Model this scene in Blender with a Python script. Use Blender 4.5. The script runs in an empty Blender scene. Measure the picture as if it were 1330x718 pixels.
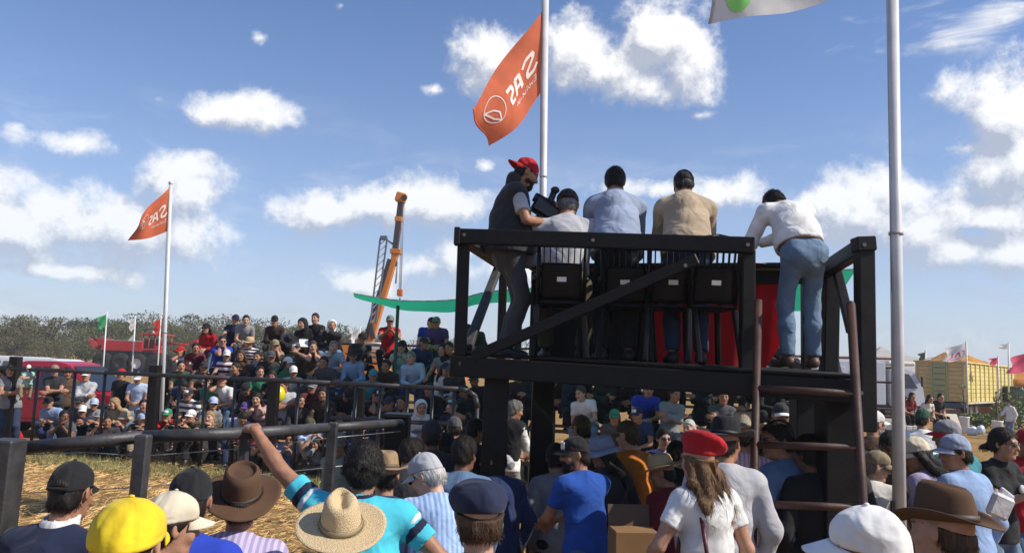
import bpy, bmesh, math, random
import numpy as np
from mathutils import Vector, Matrix
random.seed(11); rng = np.random.default_rng(5)
sc = bpy.context.scene; col = sc.collection
R_ = math.radians
# ------------------------------------------------------------------ camera
FPX, CX, CY = 1040.0, 665.0, 359.0
CAMZ, PITCH, ROLL = 2.1, math.atan(115 / 1040.0), 0.035
Fv = np.array([0, math.cos(PITCH), math.sin(PITCH)]); R0 = np.array([1.0, 0, 0]); U0 = np.array([0, -math.sin(PITCH), math.cos(PITCH)])
RV = math.cos(ROLL) * R0 + math.sin(ROLL) * U0; UV = -math.sin(ROLL) * R0 + math.cos(ROLL) * U0
cd = bpy.data.cameras.new('camera'); cam = bpy.data.objects.new('camera', cd); col.objects.link(cam); sc.camera = cam
cd.sensor_width = 36; cd.lens = 36 * FPX / 1330; cd.clip_end = 6000; cd.clip_start = 0.05
cam.matrix_world = Matrix(((RV[0], UV[0], -Fv[0], 0), (RV[1], UV[1], -Fv[1], 0), (RV[2], UV[2], -Fv[2], CAMZ), (0, 0, 0, 1)))
def ray(px, py):
    return Fv + (px - CX) / FPX * RV + (CY - py) / FPX * UV
def P(px, py, D):            # point of the place seen at that pixel, D metres in front
    d = ray(px, py); return np.array([0, 0, CAMZ]) + d * (D / d[1])
def G(px, py):               # the same on the ground
    d = ray(px, py); return np.array([0, 0, CAMZ]) - d * (CAMZ / d[2])
def hor(px): return 474 + (px - 665) * 0.035
# ------------------------------------------------------------------ light
SUN = Vector((0.75, -0.20, 0.68)).normalized()
w = bpy.data.worlds.new('World'); sc.world = w; w.use_nodes = True
nt = w.node_tree; nt.nodes.clear()
def N(t, **k):
    n = nt.nodes.new(t)
    for a, b in k.items(): setattr(n, a, b)
    return n
def L(a, b): nt.links.new(a, b)
sky = N('ShaderNodeTexSky', sky_type='NISHITA', sun_disc=False, sun_elevation=math.asin(SUN.z), sun_rotation=math.atan2(SUN.x, SUN.y))
sky.altitude = 100; sky.air_density = 1.0; sky.dust_density = 0.3; sky.ozone_density = 4.5
tc = N('ShaderNodeTexCoord')
def vm(op, a, b=None):
    n = N('ShaderNodeVectorMath', operation=op); L(a, n.inputs[0])
    if b is not None:
        if isinstance(b, (tuple, list)): n.inputs[1].default_value = b
        else: L(b, n.inputs[1])
    return n.outputs['Value'] if op in ('LENGTH', 'DOT_PRODUCT', 'DISTANCE') else n.outputs[0]
def ma(op, a, b=None, c=None, clamp=False):
    n = N('ShaderNodeMath', operation=op, use_clamp=clamp)
    for i, v in enumerate((a, b, c)):
        if v is None: continue
        if isinstance(v, (int, float)): n.inputs[i].default_value = v
        else: L(v, n.inputs[i])
    return n.outputs[0]
nrm = vm('NORMALIZE', tc.outputs['Generated'])
def noise(vec, scale, detail, rough, dist=0):
    n = N('ShaderNodeTexNoise'); L(vec, n.inputs['Vector']); n.inputs['Scale'].default_value = scale
    n.inputs['Detail'].default_value = detail; n.inputs['Roughness'].default_value = rough; n.inputs['Distortion'].default_value = dist
    return n
# clouds of that afternoon: directions and angular half sizes of the puffs (pixel figures / focal length)
PUFF = [(765,66,44,32),(805,92,66,34),(852,55,46,42),(885,92,38,36),(835,105,70,22),(652,78,44,40),(628,108,34,26),
 (318,146,52,18),(338,134,28,16),(95,185,36,13),(563,117,18,8),(20,167,16,11),(236,222,42,20),(232,250,52,30),
 (20,300,66,50),(95,292,70,42),(165,292,62,44),(245,308,42,44),(70,352,90,12),(430,276,62,26),(395,296,26,18),(490,268,62,22),(555,262,52,28),(595,268,40,18),
 (560,345,44,16),(590,332,32,24),(480,368,46,14),(1312,150,52,50),(1335,215,80,66),(1262,192,32,14),(1295,280,62,22),
 (1128,278,56,40),(1158,252,42,22),(1192,302,54,36),(1255,322,72,22),(1312,328,54,22),(928,252,54,20),(962,246,24,14),(858,247,30,12),(815,243,46,14),
 (1052,260,26,12),(630,216,12,7),(908,150,16,5),(443,8,10,8),(340,50,12,8),(660,352,60,22)]
WISP = [(1185,28,80,26),(1235,60,120,34),(1110,98,74,10),(1295,22,60,30),(1190,104,60,10),(1330,70,40,24)]
def field(vec, blobs):
    acc = None
    for (px, py, rx, ry) in blobs:
        thin = 0.0
        if rx * ry < 320: thin = .72; rx *= 1.5; ry *= 1.6
        elif rx * ry < 1000: thin = .40; rx *= 1.3; ry *= 1.45
        d = ray(px, py); d = d / np.linalg.norm(d)
        c = vm('SUBTRACT', vec, tuple(d)); s = vm('MULTIPLY', c, (FPX / rx, FPX / rx, FPX / ry)); ln = vm('LENGTH', s); ln = ma('ADD', ln, thin) if thin else ln
        acc = ln if acc is None else ma('SMOOTH_MIN', acc, ln, 0.35)
    return ma('SUBTRACT', 1.0, acc)
def cloud_density(vec):
    n1 = noise(vec, 15, 10, 0.62, .15); n2 = noise(vec, 5, 3, 0.5)
    puff = ma('ADD', field(vec, PUFF), ma('MULTIPLY', ma('SUBTRACT', n1.outputs['Fac'], 0.40), 3.5))
    st = vm('MULTIPLY', vec, (10, 10, 34)); n3 = noise(st, 1.0, 6, 0.62, 0.6)
    wisp = ma('ADD', ma('MULTIPLY', field(vec, WISP), 0.8), ma('MULTIPLY', ma('SUBTRACT', n3.outputs['Fac'], 0.58), 3.4))
    # the rest of the sky carries the same broken cumulus
    x = N('ShaderNodeSeparateXYZ'); L(vec, x.inputs[0])
    away = ma('MULTIPLY', ma('SUBTRACT', 0.72, x.outputs['Y']), 6, clamp=True)
    rest = ma('ADD', ma('MULTIPLY', ma('SUBTRACT', n2.outputs['Fac'], 0.6), 6), ma('MULTIPLY', ma('SUBTRACT', n1.outputs['Fac'], 0.5), 2.0))
    rest = ma('ADD', rest, ma('MULTIPLY', ma('SUBTRACT', away, 1.0), 8))
    return ma('MAXIMUM', puff, rest), wisp, n3, x
d0, w0, n1, xyz = cloud_density(nrm)
off = vm('NORMALIZE', vm('ADD', nrm, (0.012, 0, 0.026)))
n1b = noise(off, 15, 10, 0.62, .15)
d1 = ma('ADD', field(off, PUFF), ma('MULTIPLY', ma('SUBTRACT', n1b.outputs['Fac'], 0.40), 3.5))
def mr(v, a, b):
    n = N('ShaderNodeMapRange', interpolation_type='SMOOTHSTEP'); L(v, n.inputs[0]); n.inputs[1].default_value = a; n.inputs[2].default_value = b
    return n.outputs[0]
al = mr(d0, -0.08, 0.85); aw = ma('MULTIPLY', mr(w0, -0.1, 1.1), 0.85)
veil = ma('MULTIPLY', mr(n1.outputs['Fac'], 0.42, 0.72), ma('MULTIPLY', ma('SUBTRACT', 1.0, ma('MULTIPLY', ma('ABSOLUTE', xyz.outputs['Z']), 3.2), clamp=True), 0.55))
alpha = ma('MAXIMUM', ma('MAXIMUM', ma('MULTIPLY', al, 0.97), aw), veil)
lit = ma('ADD', ma('MULTIPLY', ma('SUBTRACT', d0, d1), 1.25), 0.46, clamp=True)
lit = ma('MAXIMUM', lit, ma('MULTIPLY', aw, 0.9))
cm = N('ShaderNodeMix', data_type='RGBA'); L(lit, cm.inputs[0]); cm.inputs[6].default_value = (0.47, 0.51, 0.61, 1); cm.inputs[7].default_value = (1.06, 1.05, 1.03, 1)
skm = N('ShaderNodeMix', data_type='RGBA', blend_type='MULTIPLY'); skm.inputs[0].default_value = 1
SKY_STRENGTH = 0.120
L(sky.outputs[0], skm.inputs[6]); skm.inputs[7].default_value = (SKY_STRENGTH * .92, SKY_STRENGTH * .99, SKY_STRENGTH * 1.15, 1)
hz = ma('MULTIPLY', ma('POWER', ma('SUBTRACT', 1.0, ma('ABSOLUTE', xyz.outputs['Z']), clamp=True), 5.0), 0.80)
hm = N('ShaderNodeMix', data_type='RGBA'); L(hz, hm.inputs[0]); L(skm.outputs[2], hm.inputs[6]); hm.inputs[7].default_value = (0.58, 0.625, 0.72, 1)
mx = N('ShaderNodeMix', data_type='RGBA'); alpha = ma('MULTIPLY', alpha, ma('SUBTRACT', 1.0, ma('MULTIPLY', ma('POWER', ma('SUBTRACT', 1.0, ma('ABSOLUTE', xyz.outputs['Z']), clamp=True), 5.0), 0.5)))
L(alpha, mx.inputs[0]); L(hm.outputs[2], mx.inputs[6]); L(cm.outputs[2], mx.inputs[7])
bg = N('ShaderNodeBackground'); L(mx.outputs[2], bg.inputs[0]); bg.inputs[1].default_value = 1.0
wo = N('ShaderNodeOutputWorld'); L(bg.outputs[0], wo.inputs[0])
w.cycles.sampling_method = 'MANUAL'; w.cycles.sample_map_resolution = 512
sd = bpy.data.lights.new('sun', 'SUN'); sd.energy = 5.0; sd.angle = R_(0.5); sd.color = (1.0, 0.93, 0.82)
so = bpy.data.objects.new('sun', sd); col.objects.link(so); so.rotation_euler = SUN.to_track_quat('Z', 'Y').to_euler()
sc.view_settings.view_transform = 'Standard'; sc.view_settings.look = 'None'; sc.view_settings.exposure = 0.10; sc.view_settings.gamma = 1
sc.cycles.max_bounces = 5; sc.cycles.diffuse_bounces = 2; sc.cycles.glossy_bounces = 2; sc.cycles.transparent_max_bounces = 8
# ------------------------------------------------------------------ materials
MATS = {}
def mat(name, c, rough=0.6, metal=0.0, nz=0.0, nscale=8.0, bump=0.0, bscale=40.0, stretch=(1, 1, 1), c2=None, spec=0.5, coat=0.0, dist=0.0, sss=0.0, trans=0.0):
    if name in MATS: return MATS[name]
    m = bpy.data.materials.new(name); m.use_nodes = True; t = m.node_tree; b = t.nodes['Principled BSDF']
    b.inputs['Base Color'].default_value = (*c, 1); b.inputs['Roughness'].default_value = rough; b.inputs['Metallic'].default_value = metal
    b.inputs['Specular IOR Level'].default_value = spec; b.inputs['Coat Weight'].default_value = coat
    if sss: b.inputs['Subsurface Weight'].default_value = sss; b.inputs['Subsurface Radius'].default_value = (0.012, 0.004, 0.002)
    ct = t.nodes.new('ShaderNodeTexCoord'); mp = t.nodes.new('ShaderNodeMapping'); mp.inputs['Scale'].default_value = stretch
    t.links.new(ct.outputs['Object'], mp.inputs[0])
    if nz > 0:
        n = t.nodes.new('ShaderNodeTexNoise'); n.inputs['Scale'].default_value = nscale; n.inputs['Detail'].default_value = 5; n.inputs['Distortion'].default_value = dist
        t.links.new(mp.outputs[0], n.inputs[0])
        r = t.nodes.new('ShaderNodeValToRGB'); e = r.color_ramp.elements
        lo = c2 if c2 else tuple(x * (1 - nz) for x in c); hi = c if c2 else tuple(min(1, x * (1 + nz)) for x in c)
        e[0].position, e[1].position = 0.32, 0.68; e[0].color = (*lo, 1); e[1].color = (*hi, 1)
        t.links.new(n.outputs['Fac'], r.inputs[0]); t.links.new(r.outputs[0], b.inputs['Base Color'])
    if bump > 0:
        n = t.nodes.new('ShaderNodeTexNoise'); n.inputs['Scale'].default_value = bscale; n.inputs['Detail'].default_value = 6
        t.links.new(mp.outputs[0], n.inputs[0]); bp = t.nodes.new('ShaderNodeBump'); bp.inputs['Strength'].default_value = bump; bp.inputs['Distance'].default_value = 0.02
        t.links.new(n.outputs['Fac'], bp.inputs['Height']); t.links.new(bp.outputs[0], b.inputs['Normal'])
    MATS[name] = m; return m
COL = dict(white=(.72,.71,.69), offwhite=(.62,.60,.54), cream=(.62,.54,.40), black=(.012,.012,.014), charcoal=(.03,.03,.034), navy=(.014,.02,.05), darkblue=(.02,.035,.10),
 blue=(.015,.07,.32), royal=(.02,.05,.40), lightblue=(.26,.37,.58), paleblue=(.42,.50,.66), denim=(.10,.17,.28), jeans=(.06,.11,.20), darkjeans=(.025,.04,.085), lightjeans=(.13,.20,.29), chestnut=(.13,.066,.027), strawcream=(.66,.50,.29), teal=(.05,.24,.28),
 turquoise=(.07,.50,.62), green=(.03,.22,.11), darkgreen=(.025,.07,.04), mint=(.30,.52,.45), olive=(.075,.07,.035), khaki=(.25,.20,.12), beige=(.40,.31,.21), tan=(.30,.20,.11), straw=(.55,.41,.22), brown=(.10,.055,.032),
 darkbrown=(.04,.024,.018), red=(.40,.010,.016), darkred=(.16,.015,.02), maroon=(.12,.018,.025), orange=(.62,.20,.03), yellow=(.72,.52,.02), grey=(.22,.22,.23), lightgrey=(.42,.42,.44), darkgrey=(.07,.07,.075),
 purple=(.09,.05,.20), lavender=(.36,.31,.46), pink=(.50,.30,.33), bluegrey=(.27,.32,.43), greygreen=(.17,.21,.19), gold=(.45,.28,.08), silverhair=(.45,.44,.42), greyhair=(.18,.17,.16), darkhair=(.014,.010,.008), brownhair=(.06,.032,.016), blond=(.30,.19,.09))
def fabric(cname, pattern=None):
    key = f'cloth_{cname}' + (f'_{pattern}' if pattern else '')
    if key in MATS: return MATS[key]
    c = COL[cname]; m = bpy.data.materials.new(key); m.use_nodes = True; t = m.node_tree; b = t.nodes['Principled BSDF']
    b.inputs['Roughness'].default_value = 0.85; b.inputs['Specular IOR Level'].default_value = 0.25; b.inputs['Sheen Weight'].default_value = 0.08
    ct = t.nodes.new('ShaderNodeTexCoord')
    n = t.nodes.new('ShaderNodeTexNoise'); n.inputs['Scale'].default_value = 7; n.inputs['Detail'].default_value = 6; t.links.new(ct.outputs['Object'], n.inputs[0])
    r = t.nodes.new('ShaderNodeValToRGB'); r.color_ramp.elements[0].position = .3; r.color_ramp.elements[1].position = .7
    r.color_ramp.elements[0].color = (*[x * .8 for x in c], 1); r.color_ramp.elements[1].color = (*[min(.85, x * 1.15) for x in c], 1)
    t.links.new(n.outputs['Fac'], r.inputs[0]); cout = r.outputs[0]
    if pattern:
        wv = t.nodes.new('ShaderNodeTexWave'); t.links.new(ct.outputs['Object'], wv.inputs[0]); wv.inputs['Distortion'].default_value = .4
        wv.bands_direction = 'X' if pattern in ('stripe', 'check') else 'Z'; wv.inputs['Scale'].default_value = {'stripe': 11, 'check': 9, 'band': 2.6, 'hoop': 4.5}[pattern]
        rr = t.nodes.new('ShaderNodeValToRGB'); rr.color_ramp.elements[0].position = .45; rr.color_ramp.elements[1].position = .55
        t.links.new(wv.outputs['Fac'], rr.inputs[0]); fac = rr.outputs[0]
        if pattern == 'check':
            w2 = t.nodes.new('ShaderNodeTexWave'); t.links.new(ct.outputs['Object'], w2.inputs[0]); w2.bands_direction = 'Z'; w2.inputs['Scale'].default_value = 9
            mm = t.nodes.new('ShaderNodeMath'); mm.operation = 'MULTIPLY'; t.links.new(fac, mm.inputs[0]); t.links.new(w2.outputs['Fac'], mm.inputs[1]); fac = mm.outputs[0]
        mi = t.nodes.new('ShaderNodeMix'); mi.data_type = 'RGBA'; t.links.new(fac, mi.inputs[0]); t.links.new(cout, mi.inputs[6])
        c2 = (.70, .69, .68) if pattern in ('band', 'hoop') else tuple(min(.8, x * 1.35 + .03) for x in c)
        mi.inputs[7].default_value = (*c2, 1); cout = mi.outputs[2]
    t.links.new(cout, b.inputs['Base Color'])
    n2 = t.nodes.new('ShaderNodeTexNoise'); n2.inputs['Scale'].default_value = 6.5; n2.inputs['Detail'].default_value = 2.5; n2.inputs['Distortion'].default_value = .5; t.links.new(ct.outputs['Object'], n2.inputs[0])
    n3 = t.nodes.new('ShaderNodeTexNoise'); n3.inputs['Scale'].default_value = 260; t.links.new(ct.outputs['Object'], n3.inputs[0])
    ad = t.nodes.new('ShaderNodeMath'); ad.operation = 'MULTIPLY_ADD'; t.links.new(n3.outputs['Fac'], ad.inputs[0]); ad.inputs[1].default_value = .010; t.links.new(n2.outputs['Fac'], ad.inputs[2])
    bp = t.nodes.new('ShaderNodeBump'); bp.inputs['Strength'].default_value = .7; bp.inputs['Distance'].default_value = .05
    t.links.new(ad.outputs[0], bp.inputs['Height']); t.links.new(bp.outputs[0], b.inputs['Normal'])
    MATS[key] = m; return m
SKIN = dict(light=(.50,.29,.20), mid=(.42,.22,.14), tan=(.34,.165,.095), dark=(.17,.08,.045))
def skin(s): return mat('skin_' + s, SKIN[s], .5, nz=.14, nscale=22, bump=.12, bscale=120, sss=.06, spec=.35)
def hairm(c): return mat('hair_' + c, COL[c], .55, nz=.45, nscale=90, bump=.5, bscale=160, stretch=(1, 1, .12), spec=.3)
M_eye = mat('eye_dark', (.085, .055, .042), .35); M_lip = mat('lip', (.24, .09, .07), .45)
M_black_wood = mat('black_painted_wood', (.0045, .004, .0045), .5, nz=.5, nscale=5, bump=.12, bscale=30, spec=.25, c2=(.011, .009, .008), dist=.8)
M_bolt = mat('bolt_steel', (.16, .14, .12), .5, .7)
M_grey_wood = mat('worn_sunlit_black_wood', (.045, .040, .038), .6, nz=.45, nscale=9, bump=.5, bscale=34)  # paler copy: worn planks, and sunlight put into the left rail and brace
M_ladder = mat('ladder_brown_paint', (.040, .020, .016), .55, nz=.4, nscale=10, bump=.15, spec=.3, c2=(.075, .036, .026))
M_white_paint = mat('white_pole_paint', (.60, .60, .60), .4, nz=.10, nscale=5)
M_black_plastic = mat('black_plastic', (.003, .003, .0035), .45, bump=.05, spec=.22)
M_dark_steel = mat('dark_steel', (.05, .048, .05), .45, .6, nz=.3, nscale=12)
M_rubber = mat('tyre_rubber', (.02, .019, .018), .8, nz=.3, nscale=20)
M_glass = mat('dark_glass', (.02, .025, .03), .06, spec=.8)
M_white_plastic = mat('white_plastic', (.66, .66, .64), .35)
M_chrome = mat('bright_metal', (.6, .6, .6), .25, .9)
# ------------------------------------------------------------------ objects
def meta(o, label=None, cat=None, group=None, kind=None):
    if label: o['label'] = label
    if cat: o['category'] = cat
    if group: o['group'] = group
    if kind: o['kind'] = kind
    return o
def empty(name, loc=(0, 0, 0), rz=0.0, s=1.0):
    o = bpy.data.objects.new(name, None); col.objects.link(o); o.location = loc; o.rotation_euler = (0, 0, rz); o.scale = (s, s, s); o.empty_display_size = .2
    return o
def link(name, me, parent=None, mats=None, mw=None):
    o = bpy.data.objects.new(name, me); col.objects.link(o)
    if parent is not None: o.parent = parent
    if mw is not None: o.matrix_local = mw
    if mats is not None:
        for i, m in enumerate(mats):
            if len(me.materials) <= i: me.materials.append(m)
            if me.materials[i] is not m:
                o.material_slots[i].link = 'OBJECT'; o.material_slots[i].material = m
    return o
def mesh_np(name, V, Q, smooth=True, mi=None):
    me = bpy.data.meshes.new(name); V = np.asarray(V, np.float32); Q = np.asarray(Q, np.int32); k = Q.shape[1]
    me.vertices.add(len(V)); me.vertices.foreach_set('co', V.ravel())
    me.loops.add(Q.size); me.loops.foreach_set('vertex_index', Q.ravel())
    me.polygons.add(len(Q)); me.polygons.foreach_set('loop_start', np.arange(0, Q.size, k, dtype=np.int32)); me.polygons.foreach_set('loop_total', np.full(len(Q), k, np.int32))
    me.polygons.foreach_set('use_smooth', np.full(len(Q), smooth, bool))
    if mi is not None: me.polygons.foreach_set('material_index', np.asarray(mi, np.int32))
    me.update(calc_edges=True); return me
class MB:                      # collects shapes, links them as one mesh
    def __init__(s): s.bm = bmesh.new()
    def box(s, c, size, R=None, bev=0.0):
        r = bmesh.ops.create_cube(s.bm, size=1.0); vs = r['verts']
        M = Matrix.Translation(Vector(c)) @ (R.to_4x4() if R is not None else Matrix.Identity(4)) @ Matrix.Diagonal((*size, 1))
        bmesh.ops.transform(s.bm, matrix=M, verts=vs)
        if bev > 0:
            es = list({e for v in vs for e in v.link_edges}); bmesh.ops.bevel(s.bm, geom=es, offset=bev, segments=1, affect='EDGES')
        return s
    def beam(s, a, b, wd, ht, bev=.006, up=(0, 0, 1)):
        a, b = Vector(a), Vector(b); d = b - a; z = d.normalized(); u = Vector(up)
        if abs(z.dot(u)) > .95: u = Vector((0, 1, 0))
        x = u.cross(z).normalized(); y = z.cross(x)
        R = Matrix((x, y, z)).transposed(); return s.box((a + b) / 2, (wd, ht, d.length), R, bev)
    def tube(s, a, b, r, r2=None, n=12, cap=True):
        a, b = Vector(a), Vector(b); d = b - a; q = Vector((0, 0, 1)).rotation_difference(d)
        M = Matrix.Translation((a + b) / 2) @ q.to_matrix().to_4x4()
        res = bmesh.ops.create_cone(s.bm, cap_ends=cap, segments=n, radius1=r, radius2=r if r2 is None else r2, depth=d.length, matrix=M)
        for v in res['verts']:
            for f in v.link_faces:
                if len(f.verts) == 4: f.smooth = True
        return s
    def path(s, pts, r, n=10):
        for p, q in zip(pts[:-1], pts[1:]): s.tube(p, q, r, n=n)
        for p in pts[1:-1]: s.ball(p, r, 8)
        return s
    def ball(s, c, r, n=12, sc=(1, 1, 1)):
        res = bmesh.ops.create_uvsphere(s.bm, u_segments=n, v_segments=max(5, n // 2), radius=r, matrix=Matrix.Translation(Vector(c)) @ Matrix.Diagonal((*sc, 1)))
        for v in res['verts']:
            for f in v.link_faces: f.smooth = True
        return s
    def poly(s, pts, thick=None, d=(0, 1, 0)):       # flat polygon pushed along d
        vs = [s.bm.verts.new(Vector(p)) for p in pts]; f = s.bm.faces.new(vs)
        if thick:
            r = bmesh.ops.extrude_face_region(s.bm, geom=[f]); nv = [g for g in r['geom'] if isinstance(g, bmesh.types.BMVert)]
            bmesh.ops.translate(s.bm, verts=nv, vec=Vector(d) * thick)
        bmesh.ops.recalc_face_normals(s.bm, faces=s.bm.faces[:]) if thick else None
        return s
    def rev(s, prof, c=(0, 0, 0), axis='Z', n=24, R=None):  # lathe: prof = [(r, h)]
        rings = []
        for (r, h) in prof:
            rings.append([s.bm.verts.new((r * math.cos(2 * math.pi * i / n), r * math.sin(2 * math.pi * i / n), h)) for i in range(n)])
        for A, B in zip(rings[:-1], rings[1:]):
            for i in range(n):
                f = s.bm.faces.new((A[i], A[(i + 1) % n], B[(i + 1) % n], B[i])); f.smooth = True
        vs = [v for r in rings for v in r]
        M = Matrix.Rotation(math.pi / 2, 4, 'X') if axis == 'Y' else Matrix.Rotation(math.pi / 2, 4, 'Y') if axis == 'X' else Matrix.Identity(4)
        if R is not None: M = R.to_4x4() @ M
        bmesh.ops.transform(s.bm, matrix=Matrix.Translation(Vector(c)) @ M, verts=vs); return s
    def mesh(s, name):
        me = bpy.data.meshes.new(name); s.bm.to_mesh(me); s.bm.free(); return me
    def build(s, name, m, parent=None, rel=True):
        me = s.mesh(name); me.materials.append(m); o = bpy.data.objects.new(name, me); col.objects.link(o)
        if parent is not None:
            o.parent = parent
            if not rel: o.matrix_parent_inverse = parent.matrix_basis.inverted()     # shape given in world coordinates
        return o
def kids(o): return [c for c in bpy.data.objects if c.parent is o]
def copy_tree(o, parent=None):
    c = o.copy(); col.objects.link(c)
    if parent is not None: c.parent = parent
    for ch in CH.get(o.name, None) or kids(o): copy_tree(ch, c)
    return c
CH = {}
# ------------------------------------------------------------------ people: smooth-blended surfaces grown round a posed skeleton
A = np.array
def rx(a): c, s = math.cos(a), math.sin(a); return A([[1, 0, 0], [0, c, -s], [0, s, c]])
def ry(a): c, s = math.cos(a), math.sin(a); return A([[c, 0, s], [0, 1, 0], [-s, 0, c]])
def rz(a): c, s = math.cos(a), math.sin(a); return A([[c, -s, 0], [s, c, 0], [0, 0, 1]])
def nv(v): v = np.asarray(v, float); return v / (np.linalg.norm(v) + 1e-9)
I3 = np.eye(3)
def cone(a, b, ra, rb, k=.03, cut=None): return ('c', A(a, float), A(b, float), ra, rb, k, cut)
def econe(a, b, ra, rb, R, sy, k=.04): return ('e', A(a, float), A(b, float), ra, rb, k, R, sy)
def ell(c, r, R=I3, k=.02, sub=False): return ('l', A(c, float), A(r, float), R, k, sub)
def grow(prims, vox, post=None):
    lo, hi = A([9.] * 3), A([-9.] * 3)
    bb = []
    for p in prims:
        if p[0] in 'ce':
            r = max(p[3], p[4]); a = np.minimum(p[1], p[2]) - r; b = np.maximum(p[1], p[2]) + r; k = p[5]
        else: r = max(p[2]); a = p[1] - r; b = p[1] + r; k = p[4]
        bb.append((a, b, k))
        if not (p[0] == 'l' and p[5]): lo = np.minimum(lo, a); hi = np.maximum(hi, b)
    lo -= 2.5 * vox + .012; hi += 2.5 * vox + .012
    n = np.ceil((hi - lo) / vox).astype(int) + 1
    F = np.full(n, .3, np.float32)
    ax = [(lo[i] + vox * np.arange(n[i])).astype(np.float32) for i in range(3)]
    for p, (a, b, k) in zip(prims, bb):
        m = k + 2 * vox + .012
        i0 = np.clip(np.floor((a - m - lo) / vox).astype(int), 0, n - 1); i1 = np.clip(np.ceil((b + m - lo) / vox).astype(int) + 1, 1, n)
        if (i1 <= i0).any(): continue
        sl = tuple(slice(i0[i], i1[i]) for i in range(3))
        X = ax[0][sl[0]][:, None, None]; Y = ax[1][sl[1]][None, :, None]; Z = ax[2][sl[2]][None, None, :]
        if p[0] == 'c':
            A0, B0 = p[1], p[2]; d = B0 - A0; L2 = max(float(d @ d), 1e-9)
            x, y, z = X - A0[0], Y - A0[1], Z - A0[2]
            t0 = (x * d[0] + y * d[1] + z * d[2]) / L2; t = np.clip(t0, 0, 1)
            D = np.sqrt((x - t * d[0]) ** 2 + (y - t * d[1]) ** 2 + (z - t * d[2]) ** 2) - (p[3] + t * (p[4] - p[3]))
            if p[6] is not None: D = np.maximum(D, (t0 - p[6]) * math.sqrt(L2))
        elif p[0] == 'e':
            A0, Rm, sy = p[1], p[6], p[7]; d = Rm.T @ (p[2] - A0); d = d * A([1, sy, 1]); L2 = max(float(d @ d), 1e-9)
            x, y, z = X - A0[0], Y - A0[1], Z - A0[2]
            u = x * Rm[0, 0] + y * Rm[1, 0] + z * Rm[2, 0]; v = (x * Rm[0, 1] + y * Rm[1, 1] + z * Rm[2, 1]) * sy; q = x * Rm[0, 2] + y * Rm[1, 2] + z * Rm[2, 2]
            t = np.clip((u * d[0] + v * d[1] + q * d[2]) / L2, 0, 1)
            D = (np.sqrt((u - t * d[0]) ** 2 + (v - t * d[1]) ** 2 + (q - t * d[2]) ** 2) - (p[3] + t * (p[4] - p[3]))) * .85
        else:
            c, r, Rm = p[1], p[2], p[3]; x, y, z = X - c[0], Y - c[1], Z - c[2]
            u = (x * Rm[0, 0] + y * Rm[1, 0] + z * Rm[2, 0]); v = (x * Rm[0, 1] + y * Rm[1, 1] + z * Rm[2, 1]); q = (x * Rm[0, 2] + y * Rm[1, 2] + z * Rm[2, 2])
            k0 = np.sqrt((u / r[0]) ** 2 + (v / r[1]) ** 2 + (q / r[2]) ** 2) + 1e-6
            k1 = np.sqrt((u / r[0] ** 2) ** 2 + (v / r[1] ** 2) ** 2 + (q / r[2] ** 2) ** 2) + 1e-6
            D = k0 * (k0 - 1) / k1
        f = F[sl]
        if p[0] == 'l' and p[5]:
            g = -D; h = np.clip(.5 - .5 * (f - g) / k, 0, 1); F[sl] = f + (g - f) * h + k * h * (1 - h)
        else:
            h = np.clip(.5 + .5 * (f - D) / k, 0, 1); F[sl] = f + (D - f) * h - k * h * (1 - h)
    if post: F = post(F, ax[0][:, None, None], ax[1][None, :, None], ax[2][None, None, :]).astype(np.float32)
    for i in range(3):
        s = [slice(None)] * 3; s[i] = 0; F[tuple(s)] = np.maximum(F[tuple(s)], .001); s[i] = -1; F[tuple(s)] = np.maximum(F[tuple(s)], .001)
    S = F < 0
    def sh(Q, o): return Q[o[0]:n[0] - 1 + o[0], o[1]:n[1] - 1 + o[1], o[2]:n[2] - 1 + o[2]]
    offs = [(i, j, k) for i in (0, 1) for j in (0, 1) for k in (0, 1)]
    cnt = sum(sh(S, o).astype(np.int8) for o in offs)
    ids = A(np.nonzero((cnt > 0) & (cnt < 8))).T
    if len(ids) == 0: return np.zeros((0, 3)), np.zeros((0, 4), int)
    idx = np.full(n - 1, -1, np.int32); idx[tuple(ids.T)] = np.arange(len(ids))
    acc = np.zeros((len(ids), 3)); c = np.zeros(len(ids))
    for o in offs:
        for axx in range(3):
            if o[axx]: continue
            o2 = list(o); o2[axx] = 1
            fa = F[tuple((ids + A(o)).T)]; fb = F[tuple((ids + A(o2)).T)]
            cr = (fa < 0) != (fb < 0); t = np.where(cr, fa / np.where(cr, fa - fb, 1), 0)
            pt = np.tile(A(o, float), (len(ids), 1)); pt[:, axx] += t
            acc[cr] += pt[cr]; c[cr] += 1
    V = lo + (ids + acc / c[:, None]) * vox
    quads = []
    for axx in range(3):
        b, d = (axx + 1) % 3, (axx + 2) % 3
        s0 = [slice(1, n[i] - 1) for i in range(3)]; s1 = list(s0); s0[axx] = slice(0, n[axx] - 1); s1[axx] = slice(1, n[axx])
        a_, b_ = S[tuple(s0)], S[tuple(s1)]; e = A(np.nonzero(a_ != b_)).T
        fl = a_[tuple(e.T)]; base = e.copy(); base[:, b] += 1; base[:, d] += 1
        q = []
        for (db, dd) in ((-1, -1), (0, -1), (0, 0), (-1, 0)):
            cc = base.copy(); cc[:, b] += db; cc[:, d] += dd; q.append(idx[tuple(cc.T)])
        q = A(q).T; q[~fl] = q[~fl][:, ::-1]; quads.append(q)
    Q = np.concatenate(quads); Q = Q[(Q >= 0).all(1)]
    return V, Q
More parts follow.
